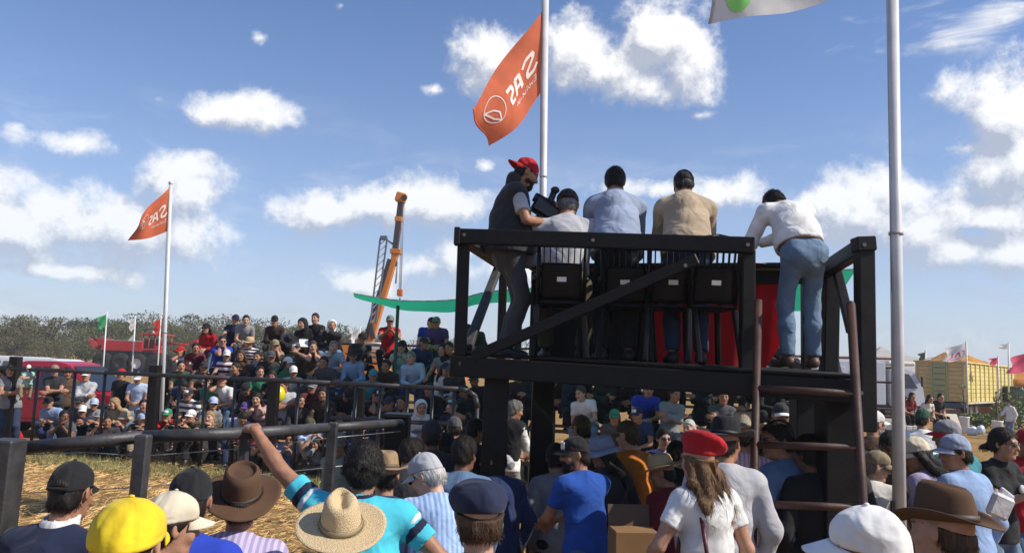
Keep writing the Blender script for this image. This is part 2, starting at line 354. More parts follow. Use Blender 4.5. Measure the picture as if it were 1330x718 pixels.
def ik(a, b, l1, l2, hint):
    d = b - a; L = np.linalg.norm(d); L = max(L, 1e-4)
    if L > (l1 + l2) * .995: b = a + d / L * (l1 + l2) * .995; L = (l1 + l2) * .995
    u = d / np.linalg.norm(d); x = (l1 * l1 - l2 * l2 + L * L) / (2 * L); h = math.sqrt(max(l1 * l1 - x * x, 0))
    hv = A(hint, float); hv = hv - u * (hv @ u); hv = nv(hv)
    return a + u * x + hv * h, b
def skel(p):
    f = p.get('sex') == 'f'; J = {}
    Pv = A(p.get('pelvis', (0, 0, .93)), float)
    R1 = rz(R_(p.get('pyaw', 0))) @ rx(-R_(p.get('lean', 3))) @ ry(R_(p.get('side', 0))); R2 = R1 @ rz(R_(p.get('twist', 0))) @ rx(-R_(p.get('bend', 4)))
    Wp = Pv + R1 @ A([0, 0, .22]); Nk = Wp + R2 @ A([0, 0, .295])
    sw = (.148 if f else .168) * p.get('broad', 1)
    Rh = rz(R_(p.get('hyaw', 0))) @ rx(-R_(p.get('hpitch', 5))) @ ry(R_(p.get('hroll', 0)))
    H = Nk + nv(R2[:, 2] * .6 + Rh[:, 2] * .4) * .075 + Rh @ A([0, .018, .085])
    J.update(P=Pv, R1=R1, R2=R2, W=Wp, N=Nk, H=H, Rh=Rh, f=f)
    for s, nm in ((-1, 'l'), (1, 'r')):
        S = Wp + R2 @ A([s * sw, -.012, .232]) + R2 @ A(p.get('shrug_' + nm, (0, 0, 0)), float); hand = p.get('hand_' + nm)
        hand = S + R1 @ A([s * .045, .05, -.50]) if hand is None else A(hand, float)
        E, Wr = ik(S, hand, .285, .255, p.get('elbow_' + nm, (s * .6, -.7, -.4)))
        hd = nv(p.get('hdir_' + nm, Wr - E)); pn = A(p.get('palm_' + nm, (-s * 1., .1, 0)), float); pn = nv(pn - hd * (pn @ hd))
        J['S' + nm], J['E' + nm], J['X' + nm], J['hd' + nm], J['pn' + nm] = S, E, Wr, hd, pn
        hip = Pv + R1 @ A([s * .09, 0, -.03]); ft = p.get('foot_' + nm); ft = A((s * .11, .0, .085)) if ft is None else A(ft, float)
        K, An = ik(hip, ft, .43, .42, p.get('knee_' + nm, (s * .15, 1, .1)))
        J['h' + nm], J['K' + nm], J['A' + nm], J['fd' + nm] = hip, K, An, nv(p.get('fdir_' + nm, (s * .25, 1, -.02)))
    return J
def torso(J, o, fat=1.0, k=.05):
    R1, R2 = J['R1'], J['R2']; P0, Wp, Nk = J['P'], J['W'], J['N']; f = J['f']
    pr = [econe(P0 + R1 @ A([0, .0, -.03]), Wp, (.158 if f else .150) * fat + o, (.122 if f else .142) * fat + o, R1, 1.34 / max(1, fat ** .7), k),
          econe(Wp, Wp + R2 @ A([0, -.005, .15]), (.122 if f else .142) * fat + o, (.135 if f else .158) + o, R2, 1.32, k)]
    for nm in 'lr':
        S = J['S' + nm]; pr.append(cone(Nk + R2 @ A([0, -.012, -.045]), S + (Nk - S) * .12, .060 + o, .050 + o, .05))
        pr.append(cone(Wp + R2 @ A([0, -.035, .14]), S - R2 @ A([0, 0, .025]) + (Nk - S) * .1, .085 + o * .8, .052 + o * .8, .06))
        if f: s = -1 if nm == 'l' else 1; pr.append(ell(Wp + R2 @ A([s * .07, .095, .09]), A([.062, .055, .06]) + o, R2, .05))
    if fat > 1.06: pr.append(ell(P0 + R1 @ A([0, .05, .10]), A([.145 * fat, .13 * fat, .15]) + o, R1, .08))
    return pr
def hand_prims(w, hd, pn, s, curl=.5, spread=1.0):
    ac = np.cross(hd, pn); pr = []
    k0 = w + hd * .09
    for i, x in enumerate((-.031, -.011, .010, .030)):
        a = w + hd * .012 + ac * x * .7; kn = k0 + ac * x - hd * (.004 * (i - 1.3) ** 2)
        pr.append(cone(a, kn, .0165, .0125, .012))
        d = hd; ln = (.036, .041, .038, .029); p0 = kn; rr = .0098
        for sg, f in enumerate((1.0, .68, .55)):
            an = curl * (.75, 1.0, .7)[sg] * (1 + .08 * i); d = nv(d * math.cos(an) + pn * math.sin(an) + ac * x * .5 * spread * (sg == 0)); p1 = p0 + d * ln[i] * f * 1.12
            pr.append(cone(p0, p1, rr, rr - .0011, .004)); p0 = p1; rr -= .0011
    tb = w + hd * .028 - ac * s * .028; d = nv(hd * .62 - ac * s * .7 + pn * .35); p1 = tb + d * .045; pr.append(cone(tb, p1, .0165, .0125, .012))
    d2 = nv(d + hd * .5 + pn * curl * .7); p2 = p1 + d2 * .033; pr.append(cone(p1, p2, .012, .0105, .005)); pr.append(cone(p2, p2 + nv(d2 + pn * .25) * .025, .0105, .009, .005))
    return pr
def head_prims(J, fem=False):
    H, R = J['H'], J['Rh']; g = lambda x, y, z: H + R @ A([x, y, z])
    pr = [ell(g(0, -.012, .032), (.076, .096, .098), R, .02), ell(g(0, .03, -.04), (.060, .064, .082), R, .04), cone(g(-.03, .045, -.085), g(.03, .045, -.085), .026, .026, .03), ell(g(0, .075, -.098), (.022, .018, .017), R, .02),
          cone(g(0, .09, .022), g(0, .109, -.018), .009, .0145, .012), cone(g(-.014, .095, -.022), g(.014, .095, -.022), .0095, .0095, .008), cone(g(-.042, .078, .034), g(.042, .078, .034), .0125, .0125, .018),
          ell(g(-.034, .098, .010), (.019, .018, .013), R, .012, True), ell(g(.034, .098, .010), (.019, .018, .013), R, .012, True), ell(g(-.033, .077, .010), (.0145, .0145, .0145), R, .003), ell(g(.033, .077, .010), (.0145, .0145, .0145), R, .003),
          ell(g(0, .089, -.050), (.023, .012, .0065), R, .006), ell(g(0, .088, -.061), (.020, .012, .007), R, .006), ell(g(-.045, .06, -.025), (.025, .022, .025), R, .02), ell(g(.045, .06, -.025), (.025, .022, .025), R, .02)]
    for s in (-1, 1):
        Re = R @ rz(s * .35); pr.append(ell(g(s * .079, -.012, .0), (.009, .022, .034), Re, .008)); pr.append(ell(g(s * .088, -.004, .004), (.006, .010, .018), Re, .005, True))
    pr.append(cone(J['N'] + J['R2'] @ A([0, -.008, -.02]), g(0, -.022, -.055), .058 if not fem else .05, .052 if not fem else .046, .03))
    return pr
def limb_prims(J, part, th=1.0):
    pr = torso(J, -.012, .95) if part == 'upper' else []
    for nm in 'lr':
        S, E, X = J['S' + nm], J['E' + nm], J['X' + nm]; m = E + (X - E) * .3
        if part == 'upper': pr += [cone(S, S + (E - S) * .45, .052 * th, .050 * th, .04), cone(S + (E - S) * .45, E, .050 * th, .040 * th, .03), cone(E, m, .040 * th, .041 * th, .02), cone(m, X, .041 * th, .0265, .02), cone(X, X + J['hd' + nm] * .03, .0265, .026, .01)]
        if part == 'upper': continue
        h, K, An = J['h' + nm], J['K' + nm], J['A' + nm]; c = K + (An - K) * .33 - J['fd' + nm] * .012
        pr += [cone(h, K, .076, .052, .04), cone(K, c, .050, .050, .03), cone(c, An, .050, .036, .03)]
    return pr
def wr(F, X, Y, Z, amp, ph):
    rg = lambda q: 1 - np.abs(np.sin(q))
    F = F + amp * 1.3 * (.5 - rg(9 * Z + 6 * X + 1.5 * np.sin(7 * Y + 5 * X + ph)) ** 3 * rg(5 * X - 4 * Z + ph) - .7 * rg(11 * X - 5 * Z + 2 * np.sin(6 * Z + ph) + ph) ** 4 * rg(4 * Z + ph))
    return F + amp * .8 * (np.sin(19 * Z + 5 * np.sin(8 * X + ph) + 4 * np.sin(7 * Y + 2 * ph)) * .6 + np.sin(34 * X + 11 * Y + 6 * np.sin(11 * Z + ph)) * .4 + .5 * np.sin(15 * (X + Z) + 9 * Y + 3 * ph) * np.sin(9 * Z - 7 * X + ph))
def person_mesh(p, vox=.012, hv=None, hd=None):
    """one person's meshes, all in the person's own frame"""
    J = skel(p); out = {'J': J}; f = J['f']; fat = p.get('fat', 1.0); ph = p.get('seed', 1.0)
    hv = hv or (.0085 if vox < .016 else .011); hd = hd or p.get('hd', .0075 if vox < .016 else .010)
    V, Q = grow(limb_prims(J, 'upper'), max(vox, .0215)); Vl, Ql = grow(limb_prims(J, 'legs'), .030); n = len(V) + len(Vl); Vs, Qs, ms = [V, Vl], [Q, Ql + len(V)], [np.zeros(len(Q) + len(Ql), int)]
    V2, Q2 = grow(head_prims(J, f), hv)
    cen = (V2[Q2].mean(1) - J['H']) @ J['Rh']; mi = np.zeros(len(Q2), int)
    for s in (-1, 1): mi[(np.linalg.norm(cen - A([s * .033, .083, .010]), axis=1) < .0135) & (cen[:, 1] > .078)] = 1; mi[(np.abs(cen[:, 0] - s * .034) < .02) & (np.abs(cen[:, 2] - .033 + .25 * (np.abs(cen[:, 0]) - .034)) < .0045) & (cen[:, 1] > .06)] = 1
    mi[(np.abs(cen[:, 0]) < .024) & (np.abs(cen[:, 2] + .055) < .010) & (cen[:, 1] > .08)] = 2
    Vs.append(V2); Qs.append(Q2 + n); ms.append(mi); n += len(V2)
    for nm, s in (('l', -1), ('r', 1)):
        V2, Q2 = grow(hand_prims(J['X' + nm], J['hd' + nm], J['pn' + nm], s, p.get('curl_' + nm, p.get('curl', .45))), hd)
        Vs.append(V2); Qs.append(Q2 + n); ms.append(np.zeros(len(Q2), int)); n += len(V2)
    out['body'] = mesh_np('body', np.concatenate(Vs), np.concatenate(Qs), True, np.concatenate(ms))
    # shirt
    lo = .016 if p.get('loose') is None else p['loose']; pr = torso(J, lo, fat); sl = p.get('sleeve', .55); R1, R2 = J['R1'], J['R2']
    for nm in 'lr':
        S, E, X = J['S' + nm], J['E' + nm], J['X' + nm]
        if sl <= 0: continue
        if sl <= 1: pr.append(cone(S, E, .053 + lo * .6, .056 + lo * .6, .035, sl))
        else:
            pr.append(cone(S, E, .055 + lo * .6, .053 + lo * .6, .035)); pr.append(cone(E, X, .053 + lo * .6, .038 + lo * .4, .03, min(1, sl - 1)))
    if p.get('collar', True): pr.append(cone(J['N'] + R2 @ A([0, -.014, -.03]), J['N'] + R2 @ A([0, -.010, .05]), .072, .066, .02, .75))
    hem = J['P'] + R1 @ A([0, 0, p.get('hem', -.10)]); up = R1[:, 2]
    if p.get('hem', -.10) < -.04: pr.append(econe(J['P'], J['P'] + R1 @ A([0, 0, p.get('hem', -.1) - .1]), .178 * fat + lo, .182 * fat + lo, R1, 1.24, .03))
    def post(F, X, Y, Z):
        F = wr(F, X, Y, Z, p.get('wrinkle', .0045), ph)
        return np.maximum(F, -((X - hem[0]) * up[0] + (Y - hem[1]) * up[1] + (Z - hem[2]) * up[2]))
    V, Q = grow(pr, vox, post); out['shirt'] = mesh_np('shirt', V, Q)
    # trousers
    pr = [econe(J['P'] + R1 @ A([0, 0, -.04]), J['P'] + R1 @ A([0, 0, .06]), .160 * fat, .150 * fat, R1, 1.30, .04)]
    for nm in 'lr':
        h, K, An = J['h' + nm], J['K' + nm], J['A' + nm]
        pr += [cone(h, K, .094, .069, .05), cone(K, K + (An - K) * .4 - J['fd' + nm] * .014, .069, .070, .03), cone(K + (An - K) * .4 - J['fd' + nm] * .014, An, .070, .062, .03, .97), ell(h + J['R1'] @ A([0, -.05, -.01]), (.085, .085, .10), R1, .05)]
    V, Q = grow(pr, max(vox * 1.1, p.get('tvox', .021)), lambda F, X, Y, Z: wr(F, X, Y, Z, .0045, ph + 1)); out['trousers'] = mesh_np('trousers', V, Q)
    pr = []
    for nm in 'lr':
        An, fd = J['A' + nm], J['fd' + nm]; dn = A([0, 0, -1.0]); he = An - fd * .03 + dn * .045; toe = An + fd * .15 + dn * .058
        pr += [cone(An + dn * .02, he, .043, .040, .02), cone(he, toe, .036, .026, .03), ell(An + fd * .10 + dn * .05, (.042, .06, .032), I3, .03)]
        V, Q = grow(pr, max(vox, .012)); out['shoe_' + nm] = mesh_np('shoe', V, Q); pr = []
    return out
HC = {}
def head_piece(kind, vox):
    und = kind.endswith('_under'); kind = kind.replace('_under', '')
    """hair, beards, hoods and glasses in the head's own frame"""
    key = (kind, vox, und)
    if key in HC: return HC[key]
    inf = {'trim': .002, 'short': .011, 'curly': .017, 'full': .018}.get(kind, .012)
    cr = ell((0, -.014, .034), A([.077, .098, .099]) + inf, I3, .01)
    def clip(F, X, Y, Z, c=.010, bot=-.066): return np.maximum(np.maximum(F, .8 * Y - .6 * Z - c), bot - Z + np.maximum(0, Y + .03) * 1.1)
    if kind in ('trim', 'short', 'full', 'thin'):
        pr = [cr, ell((0, -.055, -.035), A([.060, .052, .055]) + inf * .5, I3, .03)]
        po = lambda F, X, Y, Z: clip(F + .003 * np.sin(70 * X + 30 * Z) * np.sin(60 * Y + 40 * Z) , X, Y, Z)
    elif kind == 'curly':
        r2 = np.random.default_rng(3); pr = [cr, ell((0, -.06, -.03), (.07, .055, .06), I3, .03)]
        for i in range(150):
            v = nv(r2.normal(size=3)); v[2] = abs(v[2]) * 1.1 - .45; q = A([0, -.014, .034]) + A([.090, .110, .110]) * v
            if .8 * q[1] - .6 * q[2] < .0 and q[2] > -.075: pr.append(ell(q, A([.018] * 3) * r2.uniform(.6, 1.2), I3, .002))
        po = lambda F, X, Y, Z: clip(F, X, Y, Z, .02, -.085)
    elif kind in ('long', 'wavy'):
        pr = [cr, ell((0, -.055, -.03), (.072, .055, .075), I3, .03)]
        for i, x in enumerate((-.075, -.045, -.015, .015, .045, .075)):
            y0 = -.06 + .05 * (abs(x) > .06); dz = (-.40 if kind == 'wavy' else -.27) + .03 * ((i * 7) % 3)
            q = [A([x, y0, -.02]), A([x * 1.38, -.10 + .05 * (abs(x) > .06), -.13]), A([x * 1.5 + .012 * (-1) ** i, -.12, -.24 if kind == 'wavy' else -.19]), A([x * 1.4, -.115, dz])]
            for a, b, r, r2_ in zip(q[:-1], q[1:], (.034, .034, .030), (.034, .030, .016)): pr.append(cone(a, b, r, r2_, .012))
        am = .007 if kind == 'wavy' else .003
        po = lambda F, X, Y, Z: np.maximum(F + am * np.sin(55 * Z + 30 * X + 3 * np.sin(40 * X)) , .8 * Y - .6 * np.minimum(Z, .12) - .02 - .06 * (Z < -.02))
    elif kind == 'pony':
        pr = [cr, ell((0, -.055, -.03), (.066, .05, .06), I3, .03), cone((0, -.10, .0), (0, -.15, -.06), .022, .03, .02), cone((0, -.15, -.06), (0, -.13, -.20), .03, .012, .02)]; po = clip
    elif kind == 'beard':
        pr = [ell((0, .034, -.058), (.064, .066, .072), I3, .02), ell((0, .072, -.10), (.03, .03, .03), I3, .03)]
        po = lambda F, X, Y, Z: np.maximum(np.maximum(F + .002 * np.sin(90 * X) * np.sin(80 * Z), Z + .028 - .5 * np.maximum(0, .03 - Y)), np.maximum(-.02 - Y, .012 - np.sqrt((X / 2.2) ** 2 + (Y - .1) ** 2 * .3 + (Z + .055) ** 2)))
    elif kind == 'hood':
        pr = [ell((0, -.025, .03), (.105, .125, .125), I3, .02), ell((0, -.05, -.09), (.105, .10, .10), I3, .05)]
        po = lambda F, X, Y, Z: np.maximum(np.maximum(F, -(np.sqrt((X / .078) ** 2 + ((Z + .005) / .105) ** 2 + (np.minimum(Y - .0, 0) / .02) ** 2) - 1) * .07), Y - .085)
    elif kind == 'sunglasses':
        pr = [ell((-.034, .099, .010), (.027, .006, .018), rz(.12), .004), ell((.034, .099, .010), (.027, .006, .018), rz(-.12), .004), cone((-.01, .104, .016), (.01, .104, .016), .003, .003, .003), cone((-.06, .088, .014), (-.083, -.01, .012), .0032, .003, .003), cone((.06, .088, .014), (.083, -.01, .012), .0032, .003, .003)]
        po = None; vox = min(vox, .004)
    pz = po
    if und: pz = lambda F, X, Y, Z: np.maximum(po(F, X, Y, Z), Z - .034 + .30 * np.maximum(0, -Y))
    V, Q = grow(pr, vox, pz)
    if vox <= .007 and kind in ('trim', 'short', 'full', 'thin', 'long', 'wavy', 'pony', 'curly', 'beard'):
        r2 = np.random.default_rng(8); n = 3600 if kind in ('wavy', 'long') else 2400; f = Q[r2.integers(0, len(Q), n)]; c0 = V[f].mean(1); f = f[(c0[:, 2] < (-.022 if und else 9)) & ((c0[:, 1] < .0) | (kind == 'beard') | (c0[:, 2] > .03))]; n = len(f); P4 = V[f]; c = P4.mean(1); nn = np.cross(P4[:, 2] - P4[:, 0], P4[:, 3] - P4[:, 1]); nn /= np.linalg.norm(nn, axis=1)[:, None] + 1e-9
        t = c - A([0, -.02, .16]) if kind != 'beard' else np.tile(A([0, .2, -1.]), (n, 1)); t = t / np.linalg.norm(t, axis=1)[:, None] + r2.normal(size=(n, 3)) * (.9 if kind == 'curly' else .22)
        if kind in ('wavy', 'long'): t[:, 2] -= 1.2
        t -= nn * (t * nn).sum(1)[:, None]; t /= np.linalg.norm(t, axis=1)[:, None] + 1e-9; b = np.cross(t, nn) * .0011
        Ln = (r2.uniform(.02, .045, (n, 1)) if kind not in ('wavy', 'long') else r2.uniform(.04, .10, (n, 1))) * (.55 if kind in ('beard', 'curly') else 1)
        lift = .007 if kind in ('curly', 'full') else .003; p0, p1, p2 = c - nn * .001, c + t * Ln * .5 + nn * lift, c + t * Ln + nn * lift * .6
        Vs = np.stack([p0 - b, p0 + b, p1 + b, p1 - b, p2 + b * .3, p2 - b * .3], 1).reshape(-1, 3); i = len(V) + np.arange(n) * 6
        V = np.concatenate([V, Vs]); Q = np.concatenate([Q, np.stack([i, i + 1, i + 2, i + 3], 1), np.stack([i + 3, i + 2, i + 4, i + 5], 1)])
    me = mesh_np(kind, V, Q); HC[key] = me; return me
# ---- hats, in the head's frame
def grid_mesh(name, rows, closed=True, thick=.0):
    bm = bmesh.new(); R = [[bm.verts.new(tuple(v)) for v in r] for r in rows]; n = len(rows[0])
    for a, b in zip(R[:-1], R[1:]):
        for i in range(n if closed else n - 1):
            try: f = bm.faces.new((a[i], a[(i + 1) % n], b[(i + 1) % n], b[i])); f.smooth = True
            except ValueError: pass
    bmesh.ops.remove_doubles(bm, verts=bm.verts[:], dist=1e-5)
    bmesh.ops.recalc_face_normals(bm, faces=bm.faces[:])
    if thick: bmesh.ops.solidify(bm, geom=bm.faces[:], thickness=thick)
    for f in bm.faces: f.smooth = True
    me = bpy.data.meshes.new(name); bm.to_mesh(me); bm.free(); return me
def cap_meshes(back=False, tall=1.0):
    key = ('cap', tall)
    if key in HC: return HC[key]
    rows = []
    for t in np.linspace(0, 1, 14):
        r = max(0, 1 - t ** 2.5) ** .56 if t < 1 else 0; row = []
        for i in range(72):
            a = 2 * math.pi * i / 72; fr = max(0, math.sin(a)); bk = max(0, -math.sin(a)); seam = min(abs((a / (math.pi / 3)) % 1 - .0), abs((a / (math.pi / 3)) % 1 - 1)) * (math.pi / 3)
            q = r * (1 - .024 * math.exp(-(seam / .05) ** 2) * (t < .95)) * (1 + .018 * math.sin(5 * a + 9 * t + 1) * t * (1 - t) * 4 + .012 * math.sin(11 * a - 6 * t) * t * (1 - t) * 4)
            zb = .030 + .018 * fr - .030 * bk; zt = .141
            row.append((.0865 * q * math.cos(a), -.014 + .107 * q * math.sin(a) + .004 * fr * math.sin(t * 3.1) + .006 * bk * (1 - t) * r, zb + (zt - zb) * t))
        rows.append(row)
    crown = grid_mesh('crown', rows, True, .003)
    rows = []
    for s in np.linspace(0, 1, 8):
        row = []
        for i in range(21):
            b = -1 + 2 * i / 20; a = math.pi / 2 - b * 1.08; x0, y0 = .0875 * math.cos(a), -.014 + .1085 * math.sin(a)
            ext = .078 * math.sqrt(max(0, 1 - abs(b) ** 2.6)); row.append((x0 * (1 + .03 * s), y0 + s * ext, .050 - .020 * b * b - s * .016 - .012 * s * b * b))
        rows.append(row)
    brim = grid_mesh('brim', rows, False, .004)
    b = MB().ball((0, -.014, .142), .008, 10, (1, 1, .6)); btn = b.mesh('button')
    HC[key] = (crown, brim, btn); return HC[key]
def hat_meshes(h=.115, bw=.085, curl=.03, pinch=.03, taper=.16, droop=.012, z0=.045, dent='tear', flop=0.0):
    key = ('hat', h, bw, curl, pinch, taper, droop, dent)
    if key in HC: return HC[key]
    n = 56; an = [2 * math.pi * i / n for i in range(n)]; rows = []
    for t in np.linspace(0, 1, 9):
        k = (1 - taper * t) * (1 + .02 * math.sin(math.pi * t)); rr = 1 - .18 * max(0, t - .85) / .15
        rows.append([((.088 * k * rr - pinch * .7 * max(0, math.sin(a)) ** 2 * t ** 2 * abs(math.cos(a))) * math.cos(a) if dent == 'tear' else .088 * k * rr * math.cos(a), -.012 + .110 * k * rr * math.sin(a), z0 + h * t * (1 + .10 * math.sin(a) * (dent == 'tear'))) for a in an])
    kk = (1 - taper) * .82
    for s in ((.8, .6, .4, .2, 0) if dent != 'tele' else (.98, .93, .84, .80, .4, 0)):
        row = []
        for a in an:
            x, y = .088 * kk * s * math.cos(a), .110 * kk * s * math.sin(a); v = math.exp(-(x / .026) ** 2) if dent == 'tear' else (1 - s) if dent == 'flat' else (0, .1, .9, 1.1, 1, .95)[(.98, .93, .84, .80, .4, 0).index(s)]
            edge = .08 if dent == 'tear' else 0
            row.append((x, -.012 + y, z0 + h * (1 + .10 * math.sin(a) * s * (dent == 'tear')) + .010 * (1 - s) - pinch * v * (1 - .4 * s)))
        rows.append(row)
    crown = grid_mesh('crown', rows, True)
    rows = []
    for s in np.linspace(0, 1, 8):
        rows.append([((.089 + bw * s) * math.cos(a) * (1 - .10 * s * (curl > .04)), -.012 + (.111 + bw * s * 1.02) * math.sin(a), z0 + .003 - .006 * s + curl * abs(math.cos(a)) ** 2.2 * s ** 1.6 - droop * abs(math.sin(a)) ** 2 * s ** 1.5 + .004 * math.sin(3 * a + 1) * s) for a in an])
    brim = grid_mesh('brim', rows, True, .004)
    rows = [[(.0905 * k * math.cos(a), -.012 + .1125 * k * math.sin(a), z0 + z) for a in an] for z, k in ((.002, 1.0), (.026, .985))]
    band = grid_mesh('band', rows, True, .002)
    HC[key] = (crown, brim, band); return HC[key]
def lump_hat(kind, vox=.008):
    key = ('lump', kind, vox)
    if key in HC: return HC[key]
    base = ell((0, -.014, .045), (.088, .108, .085), I3, .02)
    if kind == 'beret': pr = [base, ell((.030, -.025, .098), (.132, .142, .058), ry(.50), .03)]; po = lambda F, X, Y, Z: np.maximum(wr(F, X, Y, Z, .002, 1.), .045 - Z + .15 * Y - .35 * X * 0)
    elif kind == 'boina': pr = [base, ell((.01, -.01, .108), (.135, .142, .045), rx(.12), .03)]; po = lambda F, X, Y, Z: np.maximum(wr(F, X, Y, Z, .002, 2.), .05 - Z)
    elif kind == 'flatcap': pr = [ell((0, -.02, .055), (.100, .122, .088), I3, .02), ell((0, .015, .078), (.108, .115, .060), rx(.18), .04)]; po = lambda F, X, Y, Z: np.maximum(wr(F, X, Y, Z, .003, 3.), .022 - Z + .25 * np.maximum(Y, 0))
    else: pr = [base]; po = lambda F, X, Y, Z: np.maximum(F, .02 - Z)      # knitted cap
    V, Q = grow(pr, vox, po); me = mesh_np(kind, V, Q); HC[key] = me; return me
def bucket_meshes():
    if 'bucket' in HC: return HC['bucket']
    n = 40; an = [2 * math.pi * i / n for i in range(n)]
    rows = [[(.092 * k * math.cos(a), -.012 + .112 * k * math.sin(a), z) for a in an] for k, z in ((1, .035), (.97, .08), (.90, .12), (.80, .138), (.5, .146), (0, .147))]
    crown = grid_mesh('crown', rows, True, .003)
    rows = [[((.092 + d) * math.cos(a), -.012 + (.112 + d) * math.sin(a), z + .004 * math.sin(4 * a)) for a in an] for d, z in ((0, .038), (.02, .025), (.042, .004), (.052, -.008))]
    HC['bucket'] = (crown, grid_mesh('brim', rows, True, .003)); return HC['bucket']
def add_hat(par, hat, mw, near):
    kind = hat[0]; m = fabric(hat[1]) if kind != 'hat' or len(hat) < 4 or hat[3] != 'felt' else mat('felt_' + hat[1], COL[hat[1]], .9, nz=.12, nscale=9, bump=.1, bscale=200, spec=.2)
    if kind == 'hat' and hat[1] in ('straw', 'cream', 'strawcream'): m = mat('woven_' + hat[1], COL[hat[1]], .75, nz=.2, nscale=150, bump=.6, bscale=220, spec=.25)
    if kind == 'cap':
        cr, br, bt = cap_meshes(); opt = hat[2] if len(hat) > 2 else {}
        m2 = fabric(opt['brim']) if 'brim' in opt else m
        if opt.get('back'): mw = mw @ Matrix.Translation((0, -.024, 0)) @ Matrix.Rotation(math.pi, 4, 'Z')
        if 'tilt' in opt: mw = mw @ Matrix.Rotation(R_(opt['tilt']), 4, 'X')
        if opt.get('wide'): mw = mw @ Matrix.Diagonal((1.10, 1.08, .97, 1))
        o = link('cap', cr, par, [m], mw); link('brim', br, o, [m2])
        if near: link('button', bt, o, [m])
        if 'front' in opt:
            b = []
            key = ('front',)
            if key not in HC:
                rows = [[(.0885 * q * math.cos(a), -.014 + .1105 * q * math.sin(a) + .004, z) for a in np.linspace(math.pi / 2 - .62, math.pi / 2 + .62, 12)] for q, z in ((1.0, .054), (.99, .070), (.96, .090), (.90, .108))]
                HC[key] = grid_mesh('front_panel', rows, False, .002)
            link('front_panel', HC[key], o, [fabric(opt['front'])])
        if opt.get('gap'):
            key = ('gap',)
            if key not in HC:
                pts = [(-.045 + .09 * i / 12) for i in range(13)]
                rows = [[(x, -.1255 + .011 * (x / .045) ** 2, .018 + h * math.sqrt(max(0, 1 - (x / .046) ** 2))) for x in pts] for h in (0, .02, .04)]
                rows = [[(x, y + (.004 if k == 2 else .0), z) for x, y, z in r] for k, r in enumerate(rows)]
                HC[key] = grid_mesh('strap_opening', rows, False, .002)
                rows = [[(x * 1.1, -.1275 + .011 * (x / .045) ** 2, z) for x in pts] for z in (.008, .022)]
                HC[('strap',)] = grid_mesh('strap', rows, False, .003)
            link('strap_opening', HC[key], o, [hairm('darkhair')]); link('strap', HC[('strap',)], o, [m])
        return o
    if kind == 'hat':
        kw = dict(hat[2]) if len(hat) > 2 else {}; tl = kw.pop('tilt', 0); cr, br, bd = hat_meshes(**kw)
        if tl: mw = mw @ Matrix.Translation((0, -.02, .05)) @ Matrix.Rotation(R_(tl), 4, 'X') @ Matrix.Translation((0, .02, -.05))
        o = link('hat', cr, par, [m], mw); link('brim', br, o, [m]); link('band', bd, o, [mat('hat_band_' + hat[1], tuple(x * .45 for x in COL[hat[1]]), .6)])
        return o
    if kind == 'bucket':
        cr, br = bucket_meshes(); o = link('hat', cr, par, [m], mw); link('brim', br, o, [m]); return o
    if kind == 'hood': return link('hood', head_piece('hood', .008 if near else .012), par, [m], mw)
    o = link({'flatcap': 'flat_cap', 'beret': 'beret', 'boina': 'beret'}.get(kind, 'knitted_cap'), lump_hat(kind, .007 if near else .012), par, [m], mw)
    if kind == 'flatcap': link('brim', cap_meshes()[1], o, [m], Matrix.Translation((0, .0, -.012)))
    return o
TPL = {}; SMIN = .80; SMAX = 1.12
def person(label, loc, yaw=0.0, pose=None, s=1.0, shirt=('white',), trousers='jeans', skin_='mid', hair=('short', 'darkhair'), hat=None, extra=(), near=False, vox=.024, key=None, group=None, shoes='black', cat='person'):
    """shirt = (colour, pattern); hat = (kind, colour, options); key = share the meshes of this pose"""
    if key is not None and key in TPL: pm = TPL[key]
    else:
        pm = person_mesh(pose, vox)
        if key is not None: TPL[key] = pm
    J = pm['J']; e = empty('person', loc, yaw, s); meta(e, label, cat, group)
    link('body', pm['body'], e, [skin(skin_), M_eye, M_lip])
    link('shirt', pm['shirt'], e, [fabric(*shirt)]); link('trousers', pm['trousers'], e, [fabric(trousers)]); [link('shoe', pm['shoe_' + q], e, [mat('shoe_' + shoes, COL[shoes], .5)]) for q in 'lr']
    Hm = Matrix.Translation(Vector(J['H'])) @ Matrix([list(r) for r in J['Rh']]).to_4x4()
    hvx = .006 if near else .011
    if hair: link('hair', head_piece(hair[0] + ('_under' if hat and hat[0] != 'hood' else ''), hvx), e, [hairm(hair[1])], Hm)
    if hat: add_hat(e, hat, Hm, near)
    for x in extra:
        if x == 'sunglasses': link('sunglasses', head_piece('sunglasses', .004), e, [M_glass], Hm)
        elif x[0] == 'beard': link('beard', head_piece('beard', hvx), e, [hairm(x[1])], Hm)
    e['_j'] = 0; del e['_j']
    return e, J
def place(pose, px, py, D, z0, yaw):
    """root and scale that put the head of this pose at that spot with the feet on z0"""
    J = skel(pose); t = P(px, py, D); h = J['H']; s = float(np.clip((t[2] - z0) / h[2], SMIN, SMAX)); o = rz(yaw) @ h * s
    return (t[0] - o[0], t[1] - o[1], z0), s
